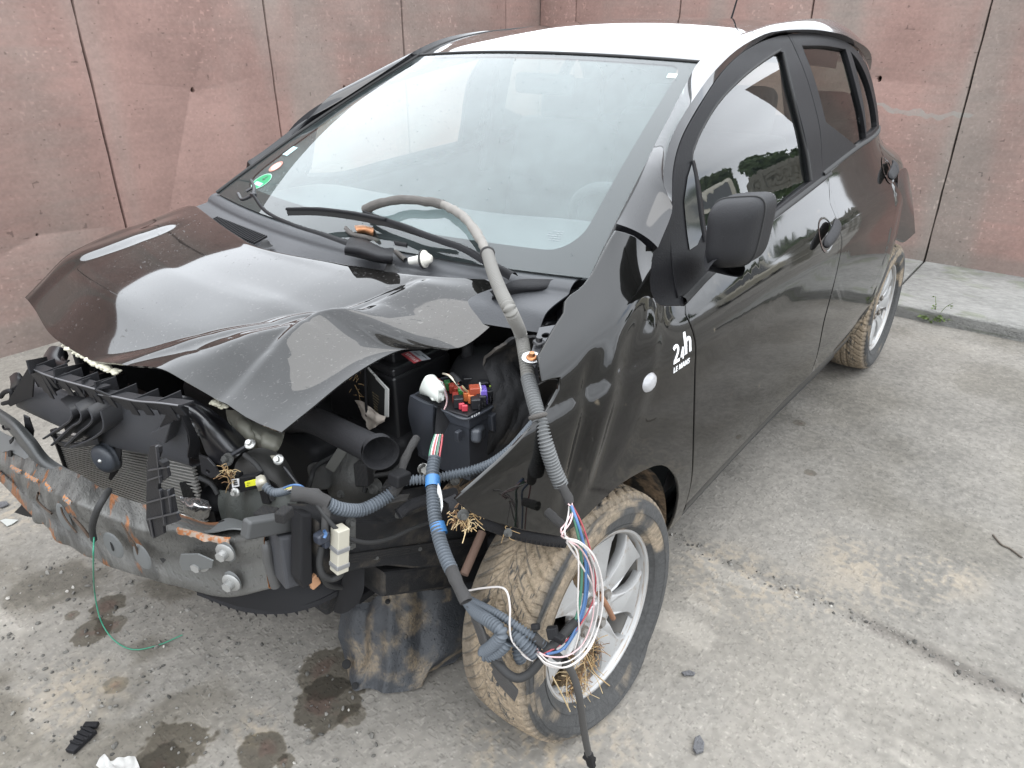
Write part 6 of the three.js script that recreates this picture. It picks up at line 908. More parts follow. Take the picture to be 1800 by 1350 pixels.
function makeWheel(C, n, turn, { flat = false, label } = {}) {
  const w = part('wheel', car, label), z = toV(n).normalize(), x = V(1, 0, 0); x.addScaledVector(z, -x.dot(z)).normalize(); const y = z.clone().cross(x), M = new THREE.Matrix4().makeBasis(x, y, z); M.setPosition(toV(C));
  const B = g => g.applyMatrix4(M), rot = a => new THREE.Matrix4().makeRotationZ(a);
  mesh('tyre', tyreGeo(M, flat ? z : null), tyreMat, w);
  const L = (pts, seg = 64, out = true) => { const g = new THREE.LatheGeometry(pts.map(p => new THREE.Vector2(p[0], p[1])), seg); g.rotateX(Math.PI / 2); return B(facing(g, out)); };
  mesh('rim_barrel', L([[.188, -.07], [.183, -.02], [.186, .03], [.189, .058]], 64, false), rimBack, w);
  mesh('rim_lip', L([[.186, .052], [.191, .064], [.1935, .073], [.1985, .0765], [.2035, .0755], [.206, .071], [.205, .064]], 96), rimMat, w);
  const dish = r => .050 + .018 * sm(.03, .10, r) - .004 * sm(.14, .19, r);
  const sp0 = (() => { const half = [[.030, .016], [.060, .0262], [.085, .0270], [.115, .0282], [.145, .0335], [.170, .044], [.186, .059], [.1925, .068]]; const sh = [...half.map(p => [p[0], p[1]]), ...half.map(p => [p[0], -p[1]]).reverse()].map(p => [p[0] * Math.cos(p[1] / p[0] * (p[0] > .18 ? 1 : 1)), p[0] > .18 ? p[0] * Math.sin(p[1] / p[0]) : p[1]]); const g = extr(sh, .026, .0045); return g; })();
  for (let k = 0; k < SP; k++) { const g = sp0.clone(), p = g.attributes.position; for (let i = 0; i < p.count; i++) { const r = Math.hypot(p.getX(i), p.getY(i)), side = Math.abs(p.getY(i)); p.setZ(i, p.getZ(i) + dish(r) - .013 - .25 * Math.max(0, side - .008) * sm(.19, .10, r) * (p.getZ(i) > 0 ? 1 : 0) * .25); } g.applyMatrix4(rot(turn + k * 2 * Math.PI / SP)); g.computeVertexNormals(); mesh('spoke', toCreasedNormals(B(g), .6), rimMat, w); }
  mesh('hub', L([[0, .056], [.024, .056], [.027, .052], [.029, .048], [.060, .060], [.074, .056], [.076, .03]]), rimMat, w);
  mesh('centre_cap', L([[0, .0605], [.018, .060], [.0235, .0575], [.025, .053]]), std({ color: rgb(.42, .42, .42), roughness: .3, metalness: .6 }), w);
  for (let k = 0; k < 4; k++) { const a = turn + .35 + k * Math.PI / 2, c = [.05 * Math.cos(a), .05 * Math.sin(a)]; const ring = new THREE.CylinderGeometry(.0135, .0135, .004, 20); ring.rotateX(Math.PI / 2); ring.translate(c[0], c[1], .0605); mesh('nut_recess', B(ring), std({ color: rgb(.10, .085, .07), roughness: .7 }), w); const nut = new THREE.CylinderGeometry(.0085, .0095, .007, 6); nut.rotateX(Math.PI / 2); nut.translate(c[0], c[1], .0640); mesh('wheel_nut', B(nut), rimBack, w); }
  mesh('brake_disc', L([[.06, -.012], [.12, -.012], [.12, -.030], [.06, -.032], [.0, -.034]]), std({ color: rgb(.035, .03, .028), roughness: .5, metalness: .5 }), w);
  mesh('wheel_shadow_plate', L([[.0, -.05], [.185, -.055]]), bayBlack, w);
  return { w, M, B };
}
const FW = makeWheel([-.025, .252, -.745], [.045, .085, -1], .10, { flat: true, label: 'muddy front wheel on a flat tyre, straw stuck in its silver rim' });
makeWheel([-2.46, .293, -.735], [0, .02, -1], .42, { label: 'muddy rear wheel with silver rim' });
makeWheel([-2.46, .293, .735], [0, .02, 1], .8); makeWheel([-.02, .293, .735], [0, .02, 1], .3);
function sticks(name, p, n, len, spread, seed, mats, parent, dir = [0, 0, 0]) { const R = rng(seed), byMat = mats.map(() => []); for (let i = 0; i < n; i++) { const a = V(p[0] + (R() - .5) * spread[0], p[1] + (R() - .5) * spread[1], p[2] + (R() - .5) * spread[2]), d = V(R() - .5 + dir[0], (R() - .5) * .8 + dir[1], R() - .5 + dir[2]).normalize().multiplyScalar(len * (.2 + .7 * R())), b = a.clone().add(d), m = a.clone().lerp(b, .5).add(V((R() - .5) * len * .2, (R() - .5) * len * .2, (R() - .5) * len * .2)); byMat[i % mats.length].push(tube([a, m, b.clone().add(V((R() - .5) * len * .5, -R() * len * .3, (R() - .5) * len * .5))], .0004 + .0006 * R(), 6, 4)); }
  byMat.forEach((l, i) => { if (l.length) { const o = mesh(name, merge(l), mats[i], parent); o.userData.kind = 'stuff'; } }); }
{
  // clods of earth and straw held in the front rim
  const clod = (r0, a0, s, seed, rz = .03) => { const g = new THREE.SphereGeometry(1, 40, 28), p = g.attributes.position, v = new THREE.Vector3(); for (let i = 0; i < p.count; i++) { v.fromBufferAttribute(p, i); const k = 1 + .55 * (fbm(v.x * 2.2 + seed, v.y * 2.2 + v.z * 2, 4) - .5) + .25 * (fbm(v.x * 8 + seed, v.y * 8 + v.z * 7, 2) - .5); p.setXYZ(i, r0 * Math.cos(a0) + v.x * s[0] * k * Math.cos(a0) - v.y * s[1] * k * Math.sin(a0), r0 * Math.sin(a0) + v.x * s[0] * k * Math.sin(a0) + v.y * s[1] * k * Math.cos(a0), .040 + v.z * rz * k); } g.computeVertexNormals(); return mesh('mud_clod', FW.B(g), mudMat, FW.w); };
  clod(.14, -1.15, [.05, .034], 3); clod(.145, .95, [.055, .05], 8, .032); clod(.10, 1.25, [.03, .022], 12);
  const wp = (r, a, z) => { const v = V(r * Math.cos(a), r * Math.sin(a), z).applyMatrix4(FW.M); return [v.x, v.y, v.z]; };
  sticks('straw', wp(.14, .95, .065), 150, .06, [.10, .09, .02], 4, strawCol, FW.w, [0, -.2, -.1]); sticks('straw', wp(.095, 1.35, .065), 45, .05, [.04, .05, .02], 14, [strawCol[1], strawCol[0]], FW.w); sticks('straw', wp(.14, -1.15, .06), 4, .02, [.06, .06, .012], 24, [strawCol[1], strawCol[0]], FW.w);
  mesh('bark_piece', tube([[.025,.366,-.835],[.005,.325,-.845],[-.041,.248,-.84]], .0065, 12, 7), std({ color: rgb(.20, .10, .055), roughness: .9 }), FW.w);
  mesh('stalk', tube([[.07,.228,-.84],[.034,.144,-.845],[-.032,.047,-.85]], .0016, 16, 5), strawCol[0], FW.w); mesh('stalk', tube([[.203,.282,-.845],[.174,.208,-.85],[.138,.122,-.85]], .0016, 16, 5), strawCol[2], FW.w);
  // straw caught at the torn wing and the headlight carrier
  sticks('straw', [.348,.716,-.75], 80, .026, [.030, .035, .03], 31, strawCol, car, [0, -.1, 0]); sticks('straw', [.334,.712,-.77], 26, .028, [.05, .014, .03], 33, [strawCol[0], strawCol[2]], car); sticks('straw', [.276,.661,-.79], 10, .02, [.012, .02, .01], 35, [strawCol[0]], car);
  sticks('straw', [.478,.658,-.248], 40, .028, [.012, .035, .026], 37, strawCol, car, [0, .1, .1]); sticks('straw', [.16,.735,-.263], 12, .05, [.01, .06, .03], 39, [strawCol[0]], car);
  mesh('drive_shaft', cyl([-.02, .25, -.62], [.03, .34, .0], .022, .022, 16), bayBlack, car); mesh('strut_rod', cyl([.254,.478,-.66], [.174,.524,-.64], .009, .009, 12), std({ color: rgb(.085, .05, .035), roughness: .8 }), car);
  mesh('suspension', merge([cyl([-.03, .30, -.60], [-.03, .78, -.53], .045, .05, 20), boxAt([-.02, .22, -.45], .10, .05, .36, .02), boxAt([.02, .34, -.60], .12, .16, .08, .02)]), bayBlack, car);
}

// ================= LOOSE WIRING
const condGrey = std({ color: rgb(.072, .084, .098), roughness: .6 }), condDusty = std({ color: rgb(.155, .15, .138), roughness: .75 }), tapeMat = std({ color: rgb(.050, .048, .047), roughness: .7, bumpMap: rep(wallBump, 16), bumpScale: .002 }), tapeDusty = std({ color: rgb(.13, .12, .11), roughness: .85, bumpMap: rep(wallBump, 10), bumpScale: .003 });
const blueTape = std({ color: rgb(.04, .14, .32), roughness: .45 });
const wireMat = c => std({ color: c, roughness: .45 }), WH = wireMat(rgb(.50, .47, .45)), RD = wireMat(rgb(.33, .06, .07)), BL = wireMat(rgb(.06, .13, .27)), GN = wireMat(rgb(.05, .15, .10)), PK = wireMat(rgb(.55, .38, .38)), YE = wireMat(rgb(.6, .5, .08)), BR = wireMat(rgb(.16, .08, .04));
const wrapTape = (pts, r, seed) => { const g = tube(pts, r, 0, 14), p = g.attributes.position, n = g.attributes.normal; for (let i = 0; i < p.count; i++) { const k = (fbm(p.getX(i) * 60 + seed, p.getY(i) * 60 + p.getZ(i) * 50, 3) - .5) * r * .55; p.setXYZ(i, p.getX(i) + n.getX(i) * k, p.getY(i) + n.getY(i) * k, p.getZ(i) + n.getZ(i) * k); } g.computeVertexNormals(); return g; };
{ // A: conduit thrown over the bonnet and windscreen, its wires looping down before the wheel
  const t = thing('wiring_harness', [.254,.883,-.84], 'dusty corrugated conduit thrown over windscreen and bonnet, bare wires looping before the front wheel', 'wiring harness', 'torn-out wiring harnesses');
  const c1 = [[-.111,1.045,-.021],[-.126,1.065,-.065],[-.153,1.075,-.112],[-.163,1.078,-.17],[-.178,1.075,-.228],[-.148,1.066,-.316],[-.074,1.056,-.425],[-.004,1.045,-.513]], c2 = [[-.004,1.045,-.513],[.065,1.036,-.586],[.12,1.026,-.65],[.163,1.015,-.706]], c3 = [...[[.163,1.015,-.706]], ...[[.07,.933,-.655],[.101,.907,-.69],[.13,.881,-.72],[.165,.862,-.76],[.188,.842,-.79],[.198,.811,-.81],[.194,.767,-.825],[.19,.733,-.84]]];
  mesh('taped_sleeve', wrapTape(c1.slice(0, 5), .0115, 3), tapeDusty, t); mesh('taped_sleeve', wrapTape(c1.slice(4), .0104, 5), std({ color: rgb(.17, .16, .145), roughness: .85 }), t);
  mesh('conduit', conduit([...c2, ...c3.slice(1, 4)], .0115), condDusty, t); mesh('conduit', conduit(c3.slice(3), .0125), std({ color: rgb(.115, .118, .118), roughness: .65 }), t);
  mesh('tape_end', wrapTape([[.194,.74,-.84],[.193,.725,-.85],[.191,.704,-.86]], .0095, 8), tapeMat, t);
  const tie = [.207,.863,-.8]; mesh('tie', place(new THREE.TorusGeometry(.0130, .0038, 8, 24), tie, V(...c3[6]).sub(V(...c3[5]))), tapeDusty, t); mesh('tie', place(new THREE.TorusGeometry(.0125, .003, 8, 20), c2[0], V(...c2[1]).sub(V(...c2[0]))), tapeMat, t);
  // short branch with sleeve before the wing
  mesh('sleeve_end', wrapTape([[.201,.672,-.82],[.204,.668,-.84],[.208,.663,-.86]], .008, 11), tapeMat, t);
  // wires
  const w = (pts, m, r = .0015) => mesh('wire', tube(pts, r, 0, 7), m, t);
  const tw = (k, m) => w([[.194,.707,-.862],[.203,.699,-.872],[.225,.692,-.88],[.248,.687,-.885],[.238,.668,-.888]].map((p, i) => [p[0] + .004 * Math.cos(i * 1.8 + k), p[1] + .003 * Math.sin(i * 1.8 + k), p[2] - .003 * Math.sin(i + k)]), m); tw(0, PK); tw(2, PK); tw(4, WH);
  const loops = [[[[.241,.671,-.89],[.217,.651,-.905],[.193,.607,-.915],[.176,.539,-.92],[.173,.468,-.92],[.2,.418,-.92],[.248,.412,-.915],[.304,.45,-.91],[.328,.486,-.9]], WH], [[[.251,.681,-.894],[.23,.668,-.91],[.194,.616,-.92],[.174,.541,-.926],[.17,.463,-.926],[.199,.409,-.925],[.256,.408,-.92],[.318,.457,-.915],[.341,.498,-.905]], WH], [[[.233,.661,-.885],[.216,.643,-.9],[.195,.597,-.91],[.181,.531,-.914],[.179,.461,-.914],[.203,.416,-.912],[.25,.42,-.908],[.299,.455,-.902],[.324,.482,-.895]], PK], [[[.261,.691,-.898],[.228,.665,-.914],[.192,.604,-.924],[.175,.531,-.93],[.18,.457,-.93],[.22,.417,-.928],[.274,.422,-.922],[.326,.471,-.916],[.342,.498,-.908]], WH]];
  for (const [p, m] of loops) w(p, m, .0015);
  w([[.201,.709,-.87],[.208,.684,-.89],[.201,.636,-.9],[.197,.572,-.905],[.199,.507,-.905],[.217,.458,-.902],[.246,.426,-.895],[.293,.447,-.89]], BL, .0027); w([[.191,.699,-.866],[.196,.668,-.885],[.185,.61,-.895],[.179,.544,-.9],[.186,.483,-.9],[.205,.439,-.897],[.234,.41,-.89]], BL, .0022);
  w([[.199,.705,-.868],[.21,.678,-.888],[.204,.625,-.896],[.202,.566,-.9],[.206,.501,-.9],[.218,.461,-.897],[.227,.421,-.89]], GN, .0027); w([[.188,.699,-.864],[.18,.663,-.88],[.174,.616,-.895],[.165,.557,-.905],[.165,.496,-.906],[.198,.456,-.902],[.24,.436,-.893],[.293,.444,-.885]], RD, .0017);
  w([[.231,.66,-.886],[.223,.64,-.9],[.224,.604,-.906],[.224,.526,-.908],[.215,.451,-.908],[.224,.399,-.904]], WH, .0015); w([[.232,.657,-.884],[.21,.604,-.9],[.18,.541,-.908],[.168,.501,-.91]], WH, .0018);
  // loose bulb holders lying on the cowl
  mesh('lead', tube([[-.126,1.04,-.024],[-.141,1.01,.046],[-.093,1,.035],[-.05,1,-.039],[-.061,.995,-.092],[-.071,.985,-.145],[-.044,.98,-.208],[-.033,.975,-.242]], .006, 40, 8), tapeDusty, t);
  const bs = [-.026,.992,-.312], bd = [-.30, .15, -.9]; mesh('bulb_socket', lathe([[0, .016], [.008, .016], [.010, .010], [.0125, .009], [.014, .002], [.019, .0015], [.0195, -.002], [.015, -.003]], bs, bd, 28), std({ color: rgb(.58, .56, .50), roughness: .5 }), t); mesh('socket_seal', lathe([[.015, -.002], [.0215, -.0025], [.0215, -.006], [.014, -.007]], bs, bd, 28), rubber, t); mesh('socket_body', merge([cyl([bs[0] - bd[0] * .008, bs[1] - bd[1] * .008, bs[2] - bd[2] * .008], [bs[0] - bd[0] * .040, bs[1] - bd[1] * .06, bs[2] - bd[2] * .040], .0105, .0085, 14), boxAt([bs[0] - .024, bs[1] - .004, bs[2] + .028], .02, .014, .012, .002, [0, .7, 0])]), std({ color: rgb(.55, .54, .50), roughness: .5 }), t);
  const b2 = [-.113,.995,-.088]; mesh('lamp_socket', merge([lathe([[0, .030], [.006, .030], [.008, .018], [.014, .014], [.0185, .006], [.0185, -.012], [.016, -.03], [.010, -.04], [0, -.04]], b2, [.35, -.25, -.8], 24)]), bayBlack, t); mesh('socket_ring', lathe([[.0188, .006], [.0195, .004], [.0188, .001]], b2, [.35, -.25, -.8], 28), std({ color: rgb(.45, .40, .22), roughness: .6 }), t);
  mesh('copper_contact', loft([[[-.106,1,.019],[-.126,1,.012],[-.127,1,-.027]], [[-.046,1.015,-.059],[-.067,1.015,-.067],[-.058,1.015,-.11]], [[-.066,1,-.041],[-.078,1,-.057],[-.075,1,-.089]]], 12, 8, { thick: .003 }), std({ color: rgb(.36, .17, .08), roughness: .5, metalness: .4 }), t); mesh('bracket', plate([[-.186,.99,-.037],[-.157,.99,-.113],[-.106,.99,-.186],[-.064,.99,-.214],[-.061,.99,-.179],[-.099,.99,-.11]], .02, .004), bayBlack, t); mesh('contact_tab', boxAt([-.142,1.005,.038], .014, .02, .02, .003, [.3, .5, 0]), std({ color: rgb(.42, .40, .36), roughness: .5, metalness: .3 }), t);
}
{ // B: harness hanging from the fuse box with blue tape
  const t = thing('wiring_harness', [.287,.656,-.62], 'grey corrugated conduit with blue tape hanging from the fuse box over the tyre', 'wiring harness', 'torn-out wiring harnesses');
  mesh('plug_sleeve', loft([[[.166,.77,-.52],[.158,.766,-.525],[.141,.755,-.53]], [[.196,.763,-.545],[.185,.755,-.55],[.166,.747,-.55]], [[.221,.746,-.565],[.217,.743,-.57],[.204,.74,-.57]]], 10, 10, { thick: .004 }), bayBlack, t);
  [[BR, 0], [RD, 1], [WH, 2], [GN, 3], [PK, 4], [RD, 5], [WH, 6], [GN, 7]].forEach(([m, k]) => { mesh('wire', tube([[.218,.75,-.572],[.238,.742,-.585],[.254,.73,-.595],[.259,.719,-.6]].map((p, i) => [p[0] + (k - 3.5) * .0022 * (.6 + .6 * Math.sin(i)), p[1], p[2] - .004 * Math.abs(Math.sin(k * 1.7)) + (k - 3.5) * .0018]), .0018, 20, 6), m, t); });
  [[RD, 0], [GN, 1], [WH, 2], [BL, 3], [PK, 4]].forEach(([m, k]) => mesh('wire', tube([[.105,.795,-.46],[.106,.788,-.48],[.118,.778,-.5],[.136,.773,-.52],[.157,.765,-.53]].map(p => [p[0] + k * .0022, p[1], p[2] - k * .0016]), .0018, 20, 6), m, t));
  const c = [[.258,.727,-.6],[.28,.714,-.615],[.311,.693,-.645],[.336,.676,-.672],[.36,.657,-.705],[.381,.645,-.74],[.393,.637,-.765]];
  mesh('conduit', conduit(c, .0112, .0064, .22), condGrey, t);
  const ring = (a, b, r = .0138) => mesh('blue_tape', tube([a, a.map((v, i) => (v + b[i]) / 2), b], r, 8, 18), blueTape, t); ring([.289,.71,-.624], [.304,.701,-.638]); ring([.344,.667,-.685], [.352,.656,-.7]);
  mesh('taped_end', wrapTape([[.39,.64,-.76],[.404,.634,-.785],[.408,.624,-.8],[.414,.615,-.815]], .0105, 4), tapeMat, t);
  mesh('tag', loft([[[.311,.724,-.66],[.311,.717,-.665],[.313,.703,-.67],[.322,.69,-.68]], [[.307,.717,-.655],[.309,.702,-.655],[.311,.683,-.66],[.327,.678,-.68]]], 12, 3, { thick: .0006 }), std({ color: rgb(.66, .66, .64), roughness: .8 }), t);
  // branches before the tread
  mesh('conduit', conduit([[.245,.408,-.652],[.27,.441,-.703],[.285,.465,-.768],[.285,.464,-.813],[.275,.449,-.851],[.265,.431,-.87]], .0075, .0064, .22), condGrey, t);
  mesh('conduit', conduit([[.26,.42,-.675],[.28,.435,-.706],[.295,.449,-.734],[.305,.461,-.765],[.31,.464,-.791],[.312,.46,-.804],[.316,.443,-.799],[.318,.413,-.781],[.318,.392,-.766],[.318,.387,-.772],[.314,.395,-.785],[.308,.424,-.805],[.3,.437,-.81]], .0115, .0064, .22), condGrey, t);
  mesh('conduit', conduit([[.285,.445,-.814],[.29,.442,-.834],[.286,.429,-.849],[.28,.418,-.858]], .0130, .0064, .22), condGrey, t); mesh('conduit', conduit([[.27,.397,-.808],[.275,.382,-.814],[.272,.367,-.818]], .0105, .0064, .22), condGrey, t);
  mesh('taped_strap', loft([[[.285,.439,-.695],[.3,.417,-.723],[.31,.39,-.751],[.312,.37,-.772],[.308,.348,-.785]], [[.297,.453,-.724],[.312,.446,-.754],[.32,.418,-.777],[.32,.399,-.796],[.312,.374,-.808]], [[.285,.43,-.724],[.298,.426,-.75],[.306,.415,-.776],[.306,.395,-.795],[.3,.368,-.807]]], 30, 8, { thick: .002, disp: (u, v, p, n) => p.addScaledVector(n, .004 * (fbm(u * 9, v * 3, 2) - .5)) }), tapeMat, t);
  mesh('tape_tail', loft([[[.315,.364,-.777],[.315,.344,-.796],[.31,.327,-.812],[.305,.317,-.821]], [[.322,.392,-.8],[.322,.376,-.816],[.318,.361,-.829],[.31,.336,-.842]], [[.31,.342,-.778],[.31,.325,-.792],[.306,.309,-.805],[.3,.288,-.826]]], 20, 8, { thick: .002 }), tapeMat, t);
  mesh('black_tube', tube([[.315,.386,-.783],[.32,.383,-.807],[.318,.374,-.827],[.31,.371,-.844],[.295,.383,-.859],[.28,.41,-.871],[.27,.434,-.881],[.25,.442,-.885],[.22,.46,-.894],[.21,.471,-.901]], .0085, 60, 10), rubber, t);
  mesh('clip', merge([boxAt([.275,.476,-.853], .014, .012, .014, .003, [.4, .3, .5]), boxAt([.262,.47,-.882], .016, .022, .02, .003, [.3, .5, .2]), boxAt([.262,.465,-.897], .014, .014, .02, .003)]), bayBlack, t);
  mesh('joint_sleeve', wrapTape([[.276,.454,-.849],[.266,.433,-.868],[.25,.403,-.891]], .0088, 9), tapeMat, t);
  mesh('white_wire', tube([[.24,.446,-.624],[.255,.432,-.639],[.265,.437,-.659],[.275,.469,-.691],[.285,.509,-.738],[.288,.538,-.782],[.29,.536,-.8],[.295,.508,-.81],[.3,.473,-.813],[.302,.445,-.819],[.298,.427,-.832],[.29,.41,-.842],[.285,.404,-.851]], .0020, 60, 6), WH, t);
  mesh('wire_tip', tube([[.292,.414,-.846],[.288,.422,-.854],[.28,.433,-.863]], .0022, 8, 6), PK, t); mesh('wire_tip', tube([[.293,.415,-.836],[.288,.405,-.846],[.283,.401,-.855]], .0030, 8, 6), WH, t);
  mesh('wire_sheath', tube([[.283,.429,-.857],[.275,.417,-.867],[.268,.411,-.875]], .0075, 10, 8), rubber, t);
  // tail hanging to the ground
  mesh('tail_cable', tube([[.248,.402,-.9],[.23,.355,-.91],[.222,.303,-.92],[.204,.223,-.92],[.185,.137,-.92],[.167,.072,-.92]], .0075, 50, 10), std({ color: rgb(.040, .038, .036), roughness: .7 }), t);
  mesh('tail_plug', merge([bar([.17,.082,-.92], [.151,.018,-.92], .018, .014, .004), boxAt([.155,.049,-.925], .008, .012, .01, .002), bar([.168,.057,-.91], [.152,.03,-.91], .008, .008, .002)]), bayBlack, t);
}
{ // C: loom along the front, fixed to the car
  const l = part('wiring_loom', car, 'taped and corrugated wiring loom running across the open front');
  mesh('conduit', conduit([[.478,.685,-.373],[.474,.677,-.391],[.468,.683,-.411],[.462,.697,-.434]], .0075, .0064, .22), condGrey, l); for (const [m, d] of [[YE, 0], [BL, .004], [WH, -.003]]) mesh('wire', tube([[.468,.692,-.421],[.466,.707,-.445],[.46,.71,-.461],[.45,.696,-.464]].map(p => [p[0], p[1] + d, p[2]]), .0022, 14, 6), m, l);
  mesh('taped_run', wrapTape([[.488,.719,-.475],[.471,.714,-.49],[.459,.707,-.505],[.448,.695,-.52]], .0135, 7), tapeMat, l);
  mesh('conduit', conduit([[.45,.696,-.52],[.428,.676,-.53],[.396,.657,-.535],[.373,.654,-.54],[.343,.657,-.545],[.324,.664,-.55]], .0115, .0064, .22), condGrey, l); mesh('taped_run', wrapTape([[.327,.663,-.55],[.307,.678,-.555],[.294,.686,-.56]], .0105, 13), tapeMat, l);
  mesh('connector', bar([.335,.702,-.565], [.3,.696,-.565], .03, .026, .005), bayBlack, l);
  mesh('conduit', conduit([[.31,.689,-.565],[.292,.688,-.58],[.267,.686,-.6],[.236,.692,-.63],[.211,.702,-.66],[.193,.722,-.69],[.176,.755,-.72],[.171,.798,-.75],[.175,.833,-.775]], .0090, .0064, .22), condGrey, l);
  mesh('taped_run', wrapTape([[.307,.695,-.56],[.294,.71,-.55],[.276,.722,-.545],[.258,.732,-.54],[.236,.735,-.53]], .0075, 17), tapeMat, l); mesh('taped_run', wrapTape([[.452,.702,-.52],[.457,.685,-.525],[.465,.667,-.53],[.468,.652,-.53]], .0075, 19), tapeMat, l);
  mesh('plug', merge([boxAt([.476,.644,-.53], .026, .02, .02, .005), boxAt([.47,.633,-.53], .012, .03, .014, .003)]), std({ color: rgb(.02, .024, .035), roughness: .45 }), l); mesh('wire', tube([[.479,.666,-.545],[.477,.657,-.545],[.481,.652,-.545]], .003, 8, 6), BL, l);
  mesh('black_lead', tube([[.464,.699,-.51],[.463,.681,-.53],[.454,.655,-.545],[.43,.621,-.555],[.391,.593,-.56],[.343,.574,-.56],[.292,.565,-.56],[.242,.552,-.56]], .0042, 60, 8), rubber, l); mesh('black_lead', tube([[.472,.617,-.52],[.482,.584,-.52],[.482,.56,-.525],[.468,.543,-.53],[.457,.549,-.54],[.453,.565,-.545]], .0065, 30, 8), rubber, l);
}
{ // thin green wire hanging from the beam to the ground
  const t = thing('trailing_wire', [.625,.01,.264], 'thin green wire hanging from a black sleeve on the bumper beam', 'wire');
  mesh('sleeve', tube([[.625,.607,-.031],[.65,.623,-.075],[.668,.611,-.082],[.676,.568,-.054],[.674,.531,-.025],[.672,.503,-.012]], .0068, 24, 8), rubber, t);
  mesh('green_wire', tube([...[[.676,.521,-.032],[.69,.474,-.034]], ...[[.624,.16,.289],[.626,.05,.313],[.624,.006,.268],[.608,.004,.195],[.559,.004,.158],[.502,.006,.14]]], .0016, 60, 6), std({ color: rgb(.02, .20, .12), roughness: .4 }), t);
}
{ // splash shield torn off and lying under the nose
  const R = rng(3), rows = [[[.305,.012,-.296],[.337,.008,-.355],[.312,.01,-.38],[.281,.01,-.439],[.227,.01,-.478],[.204,.02,-.464],[.128,.02,-.496]], [[.291,.03,-.264],[.294,.055,-.35],[.261,.06,-.415],[.211,.06,-.462],[.142,.06,-.492],[.075,.05,-.508]], [[.281,.06,-.239],[.271,.1,-.32],[.237,.11,-.395],[.181,.11,-.437],[.115,.1,-.469],[.038,.08,-.496]], [[.262,.1,-.227],[.25,.15,-.312],[.211,.16,-.372],[.157,.16,-.416],[.087,.14,-.445],[.009,.11,-.472]], [[.248,.13,-.224],[.219,.18,-.302],[.175,.22,-.357],[.132,.23,-.397],[.089,.23,-.425],[.009,.18,-.454]]];
  const tx = dtex(512, 512, (u, v, c) => { const n = wrapN(u, v, 6, 5), f = wrapN(u, v + .3, 60, 2), k = sm(.46, .70, n) * (.15 + 1.1 * f); c[0] = lerp(.026, .19, k * .75); c[1] = lerp(.028, .145, k * .75); c[2] = lerp(.031, .092, k * .75); }, true);
  const t = thing('splash_shield', [.24,.01,-.387], 'muddy black plastic wheel-arch shield torn off and lying beside the front tyre', 'splash shield');
  mesh('shell', loft(rows, 60, 40, { thick: .003, disp: (u, v, p, n) => { const rib = .016 * gau((u - .22) / .05) * sm(.1, .4, v) + .020 * gau((u - .62) / .07) * sm(0, .3, v) - .012 * gau((u - .42) / .04); p.addScaledVector(n, rib * -1 + .006 * (fbm(u * 7, v * 7, 3) - .5)); p.y = Math.max(p.y, .004); return p; } }), std({ map: rep(tx, 3), roughness: .62, bumpMap: rep(wallBump, 4), bumpScale: .002 }), t);
  for (const [p, r] of [[[.315,.045,-.309], .011], [[.333,.022,-.359], .008], [[.21,.2,-.36], .006], [[.107,.2,-.413], .007]]) mesh('hole', lathe([[0, .0035], [r, .003], [r * 1.05, 0]], p, [.55, .7, -.3], 18), gapBlack, t);
  mesh('hanging_boot', loft([[[.4,.492,-.475],[.38,.483,-.478],[.36,.469,-.483]], [[.4,.419,-.449],[.39,.42,-.469],[.37,.426,-.489]], [[.4,.348,-.422],[.4,.364,-.454],[.38,.39,-.478]]], 14, 14, { thick: .003 }), bayBlack, t);
}

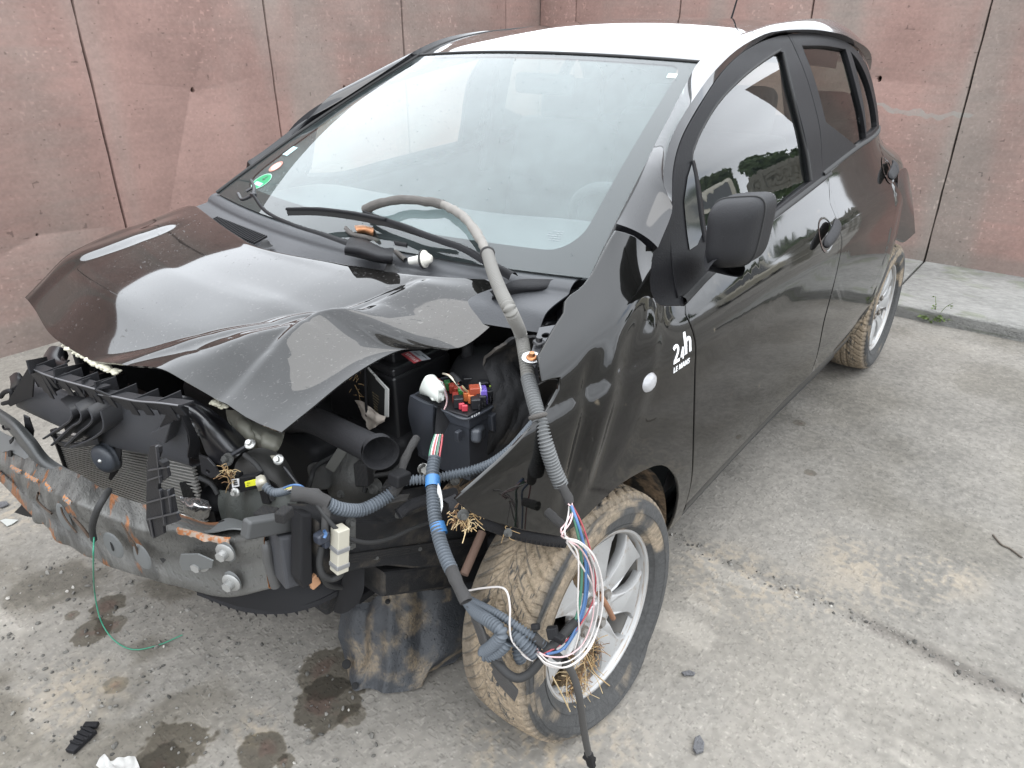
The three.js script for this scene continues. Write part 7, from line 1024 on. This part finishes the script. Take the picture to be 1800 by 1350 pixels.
// ================= YARD BEYOND THE END OF THE BACK WALL (seen mirrored in the door and its window)
{
  const beige = std({ color: rgb(.42, .39, .31), roughness: .45 }), glassDark = phy({ color: rgb(.02, .022, .025), roughness: .05, clearcoat: 1 });
  const t = thing('parked_van', [-16, 0, -8.6], 'pale beige van in the yard beyond the back wall, mirrored in the front door window', 'van');
  const prof = [[2.2, .35], [2.25, .95], [2.1, 1.12], [1.35, 1.22], [.85, 2.02], [.6, 2.1], [-2.2, 2.1], [-2.3, 1.9], [-2.3, .35]];
  const body = extr(prof, 1.8, .05); body.rotateY(-.6); body.translate(-16, 0, -8.6); mesh('body', body, beige, t);
  const put = g => { g.rotateY(-.6); return g.translate(-16, 0, -8.6); };
  for (const s of [-1, 1]) { const w = extr([[1.2, 1.25], [.82, 1.88], [.1, 1.88], [.1, 1.25]], .02, .004); w.translate(0, 0, s * .905); mesh('side_window', put(w), glassDark, t); const w2 = extr([[-.1, 1.25], [-.1, 1.88], [-1.0, 1.88], [-1.0, 1.25]], .02, .004); w2.translate(0, 0, s * .905); mesh('side_window', put(w2), glassDark, t); const dg = extr([[1.28, .5], [1.26, 1.2], [.02, 1.2], [.02, .5]], .01, .003); dg.translate(0, 0, s * .903); mesh('door_panel', put(dg), beige, t);
    for (const x of [1.45, -1.4]) { const y = new THREE.CylinderGeometry(.33, .33, .2, 28); y.rotateX(Math.PI / 2); y.translate(x, .33, s * .82); mesh('wheel', put(y), rubber, t); } }
  const ws2 = extr([[1.40, 1.24], [.90, 2.0], [.87, 1.98], [1.36, 1.22]], 1.5, .004); mesh('windscreen', put(ws2), glassDark, t);
  const r = thing('steel_rack', [-9.2, 0, -3.3], 'dark steel rack with uprights and arms in the yard beyond the back wall', 'rack'), st = std({ color: rgb(.16, .15, .12), roughness: .6 });
  for (let i = 0; i < 4; i++) for (const dz of [0, .9]) mesh('upright', boxAt([-8.8 - i * .6, .75, -2.9 - i * .32 - dz], .07, 1.5, .07, .01), st, r);
  for (let k = 0; k < 3; k++) for (const dz of [0, .9]) mesh('beam', bar([-8.7, .4 + k * .45, -2.85 - dz], [-10.7, .4 + k * .45, -3.95 - dz], .08, .05, .008), st, r);
  for (let i = 0; i < 4; i++) mesh('arm', bar([-8.8 - i * .6, 1.42, -2.7 - i * .32], [-8.8 - i * .6, 1.46, -4.0 - i * .32], .05, .06, .008), st, r);
  // trees
  const R = rng(71), leafM = [std({ color: rgb(.055, .085, .03), roughness: .8 }), std({ color: rgb(.085, .115, .045), roughness: .8 })], bark = std({ color: rgb(.09, .075, .06), roughness: 1 });
  const lg = new THREE.PlaneGeometry(.24, .15);
  [[-26, -9.4, 2.9], [-30, -15.5, 3.6], [-22, -17, 3.2]].forEach(([x, z, h], n) => {
    const t2 = thing('broadleaf_tree', [x, 0, z], ['bushy green tree far behind the beige van', 'tallest green tree at the far end of the yard', 'small green tree at the open side of the yard'][n], 'tree');
    const limbs = [cyl([x, 0, z], [x + .1, h * .45, z], .16, .10, 10)]; const nodes = [];
    for (let k = 0; k < 9; k++) { const a = R() * 6.3, e = [x + Math.cos(a) * h * .28 * (.5 + R()), h * (.55 + .4 * R()), z + Math.sin(a) * h * .28 * (.5 + R())]; limbs.push(cyl([x + .08, h * (.3 + .15 * R()), z], e, .06, .02, 7)); nodes.push(e); for (let q = 0; q < 3; q++) nodes.push([e[0] + (R() - .5) * 1.1, e[1] + (R() - .5) * .9, e[2] + (R() - .5) * 1.1]); }
    mesh('trunk', merge(limbs), bark, t2);
    const N = 2600, im = new THREE.InstancedMesh(lg, leafM[n % 2], N), m = new THREE.Matrix4(), c = new THREE.Color();
    for (let i = 0; i < N; i++) { const p = nodes[Math.floor(R() * nodes.length)], rr = .55 * Math.cbrt(R()), a = R() * 6.3, b = Math.acos(2 * R() - 1); m.makeRotationFromEuler(new THREE.Euler(R() * 6, R() * 6, R() * 6)).setPosition(p[0] + rr * Math.sin(b) * Math.cos(a) - x, p[1] + rr * Math.cos(b) * .8, p[2] + rr * Math.sin(b) * Math.sin(a) - z); im.setMatrixAt(i, m); im.setColorAt(i, c.setScalar(.7 + .6 * R())); }
    im.name = 'crown'; im.castShadow = im.receiveShadow = true; im.userData.kind = 'stuff'; t2.add(im);
  });
}

renderer.render(scene, camera);
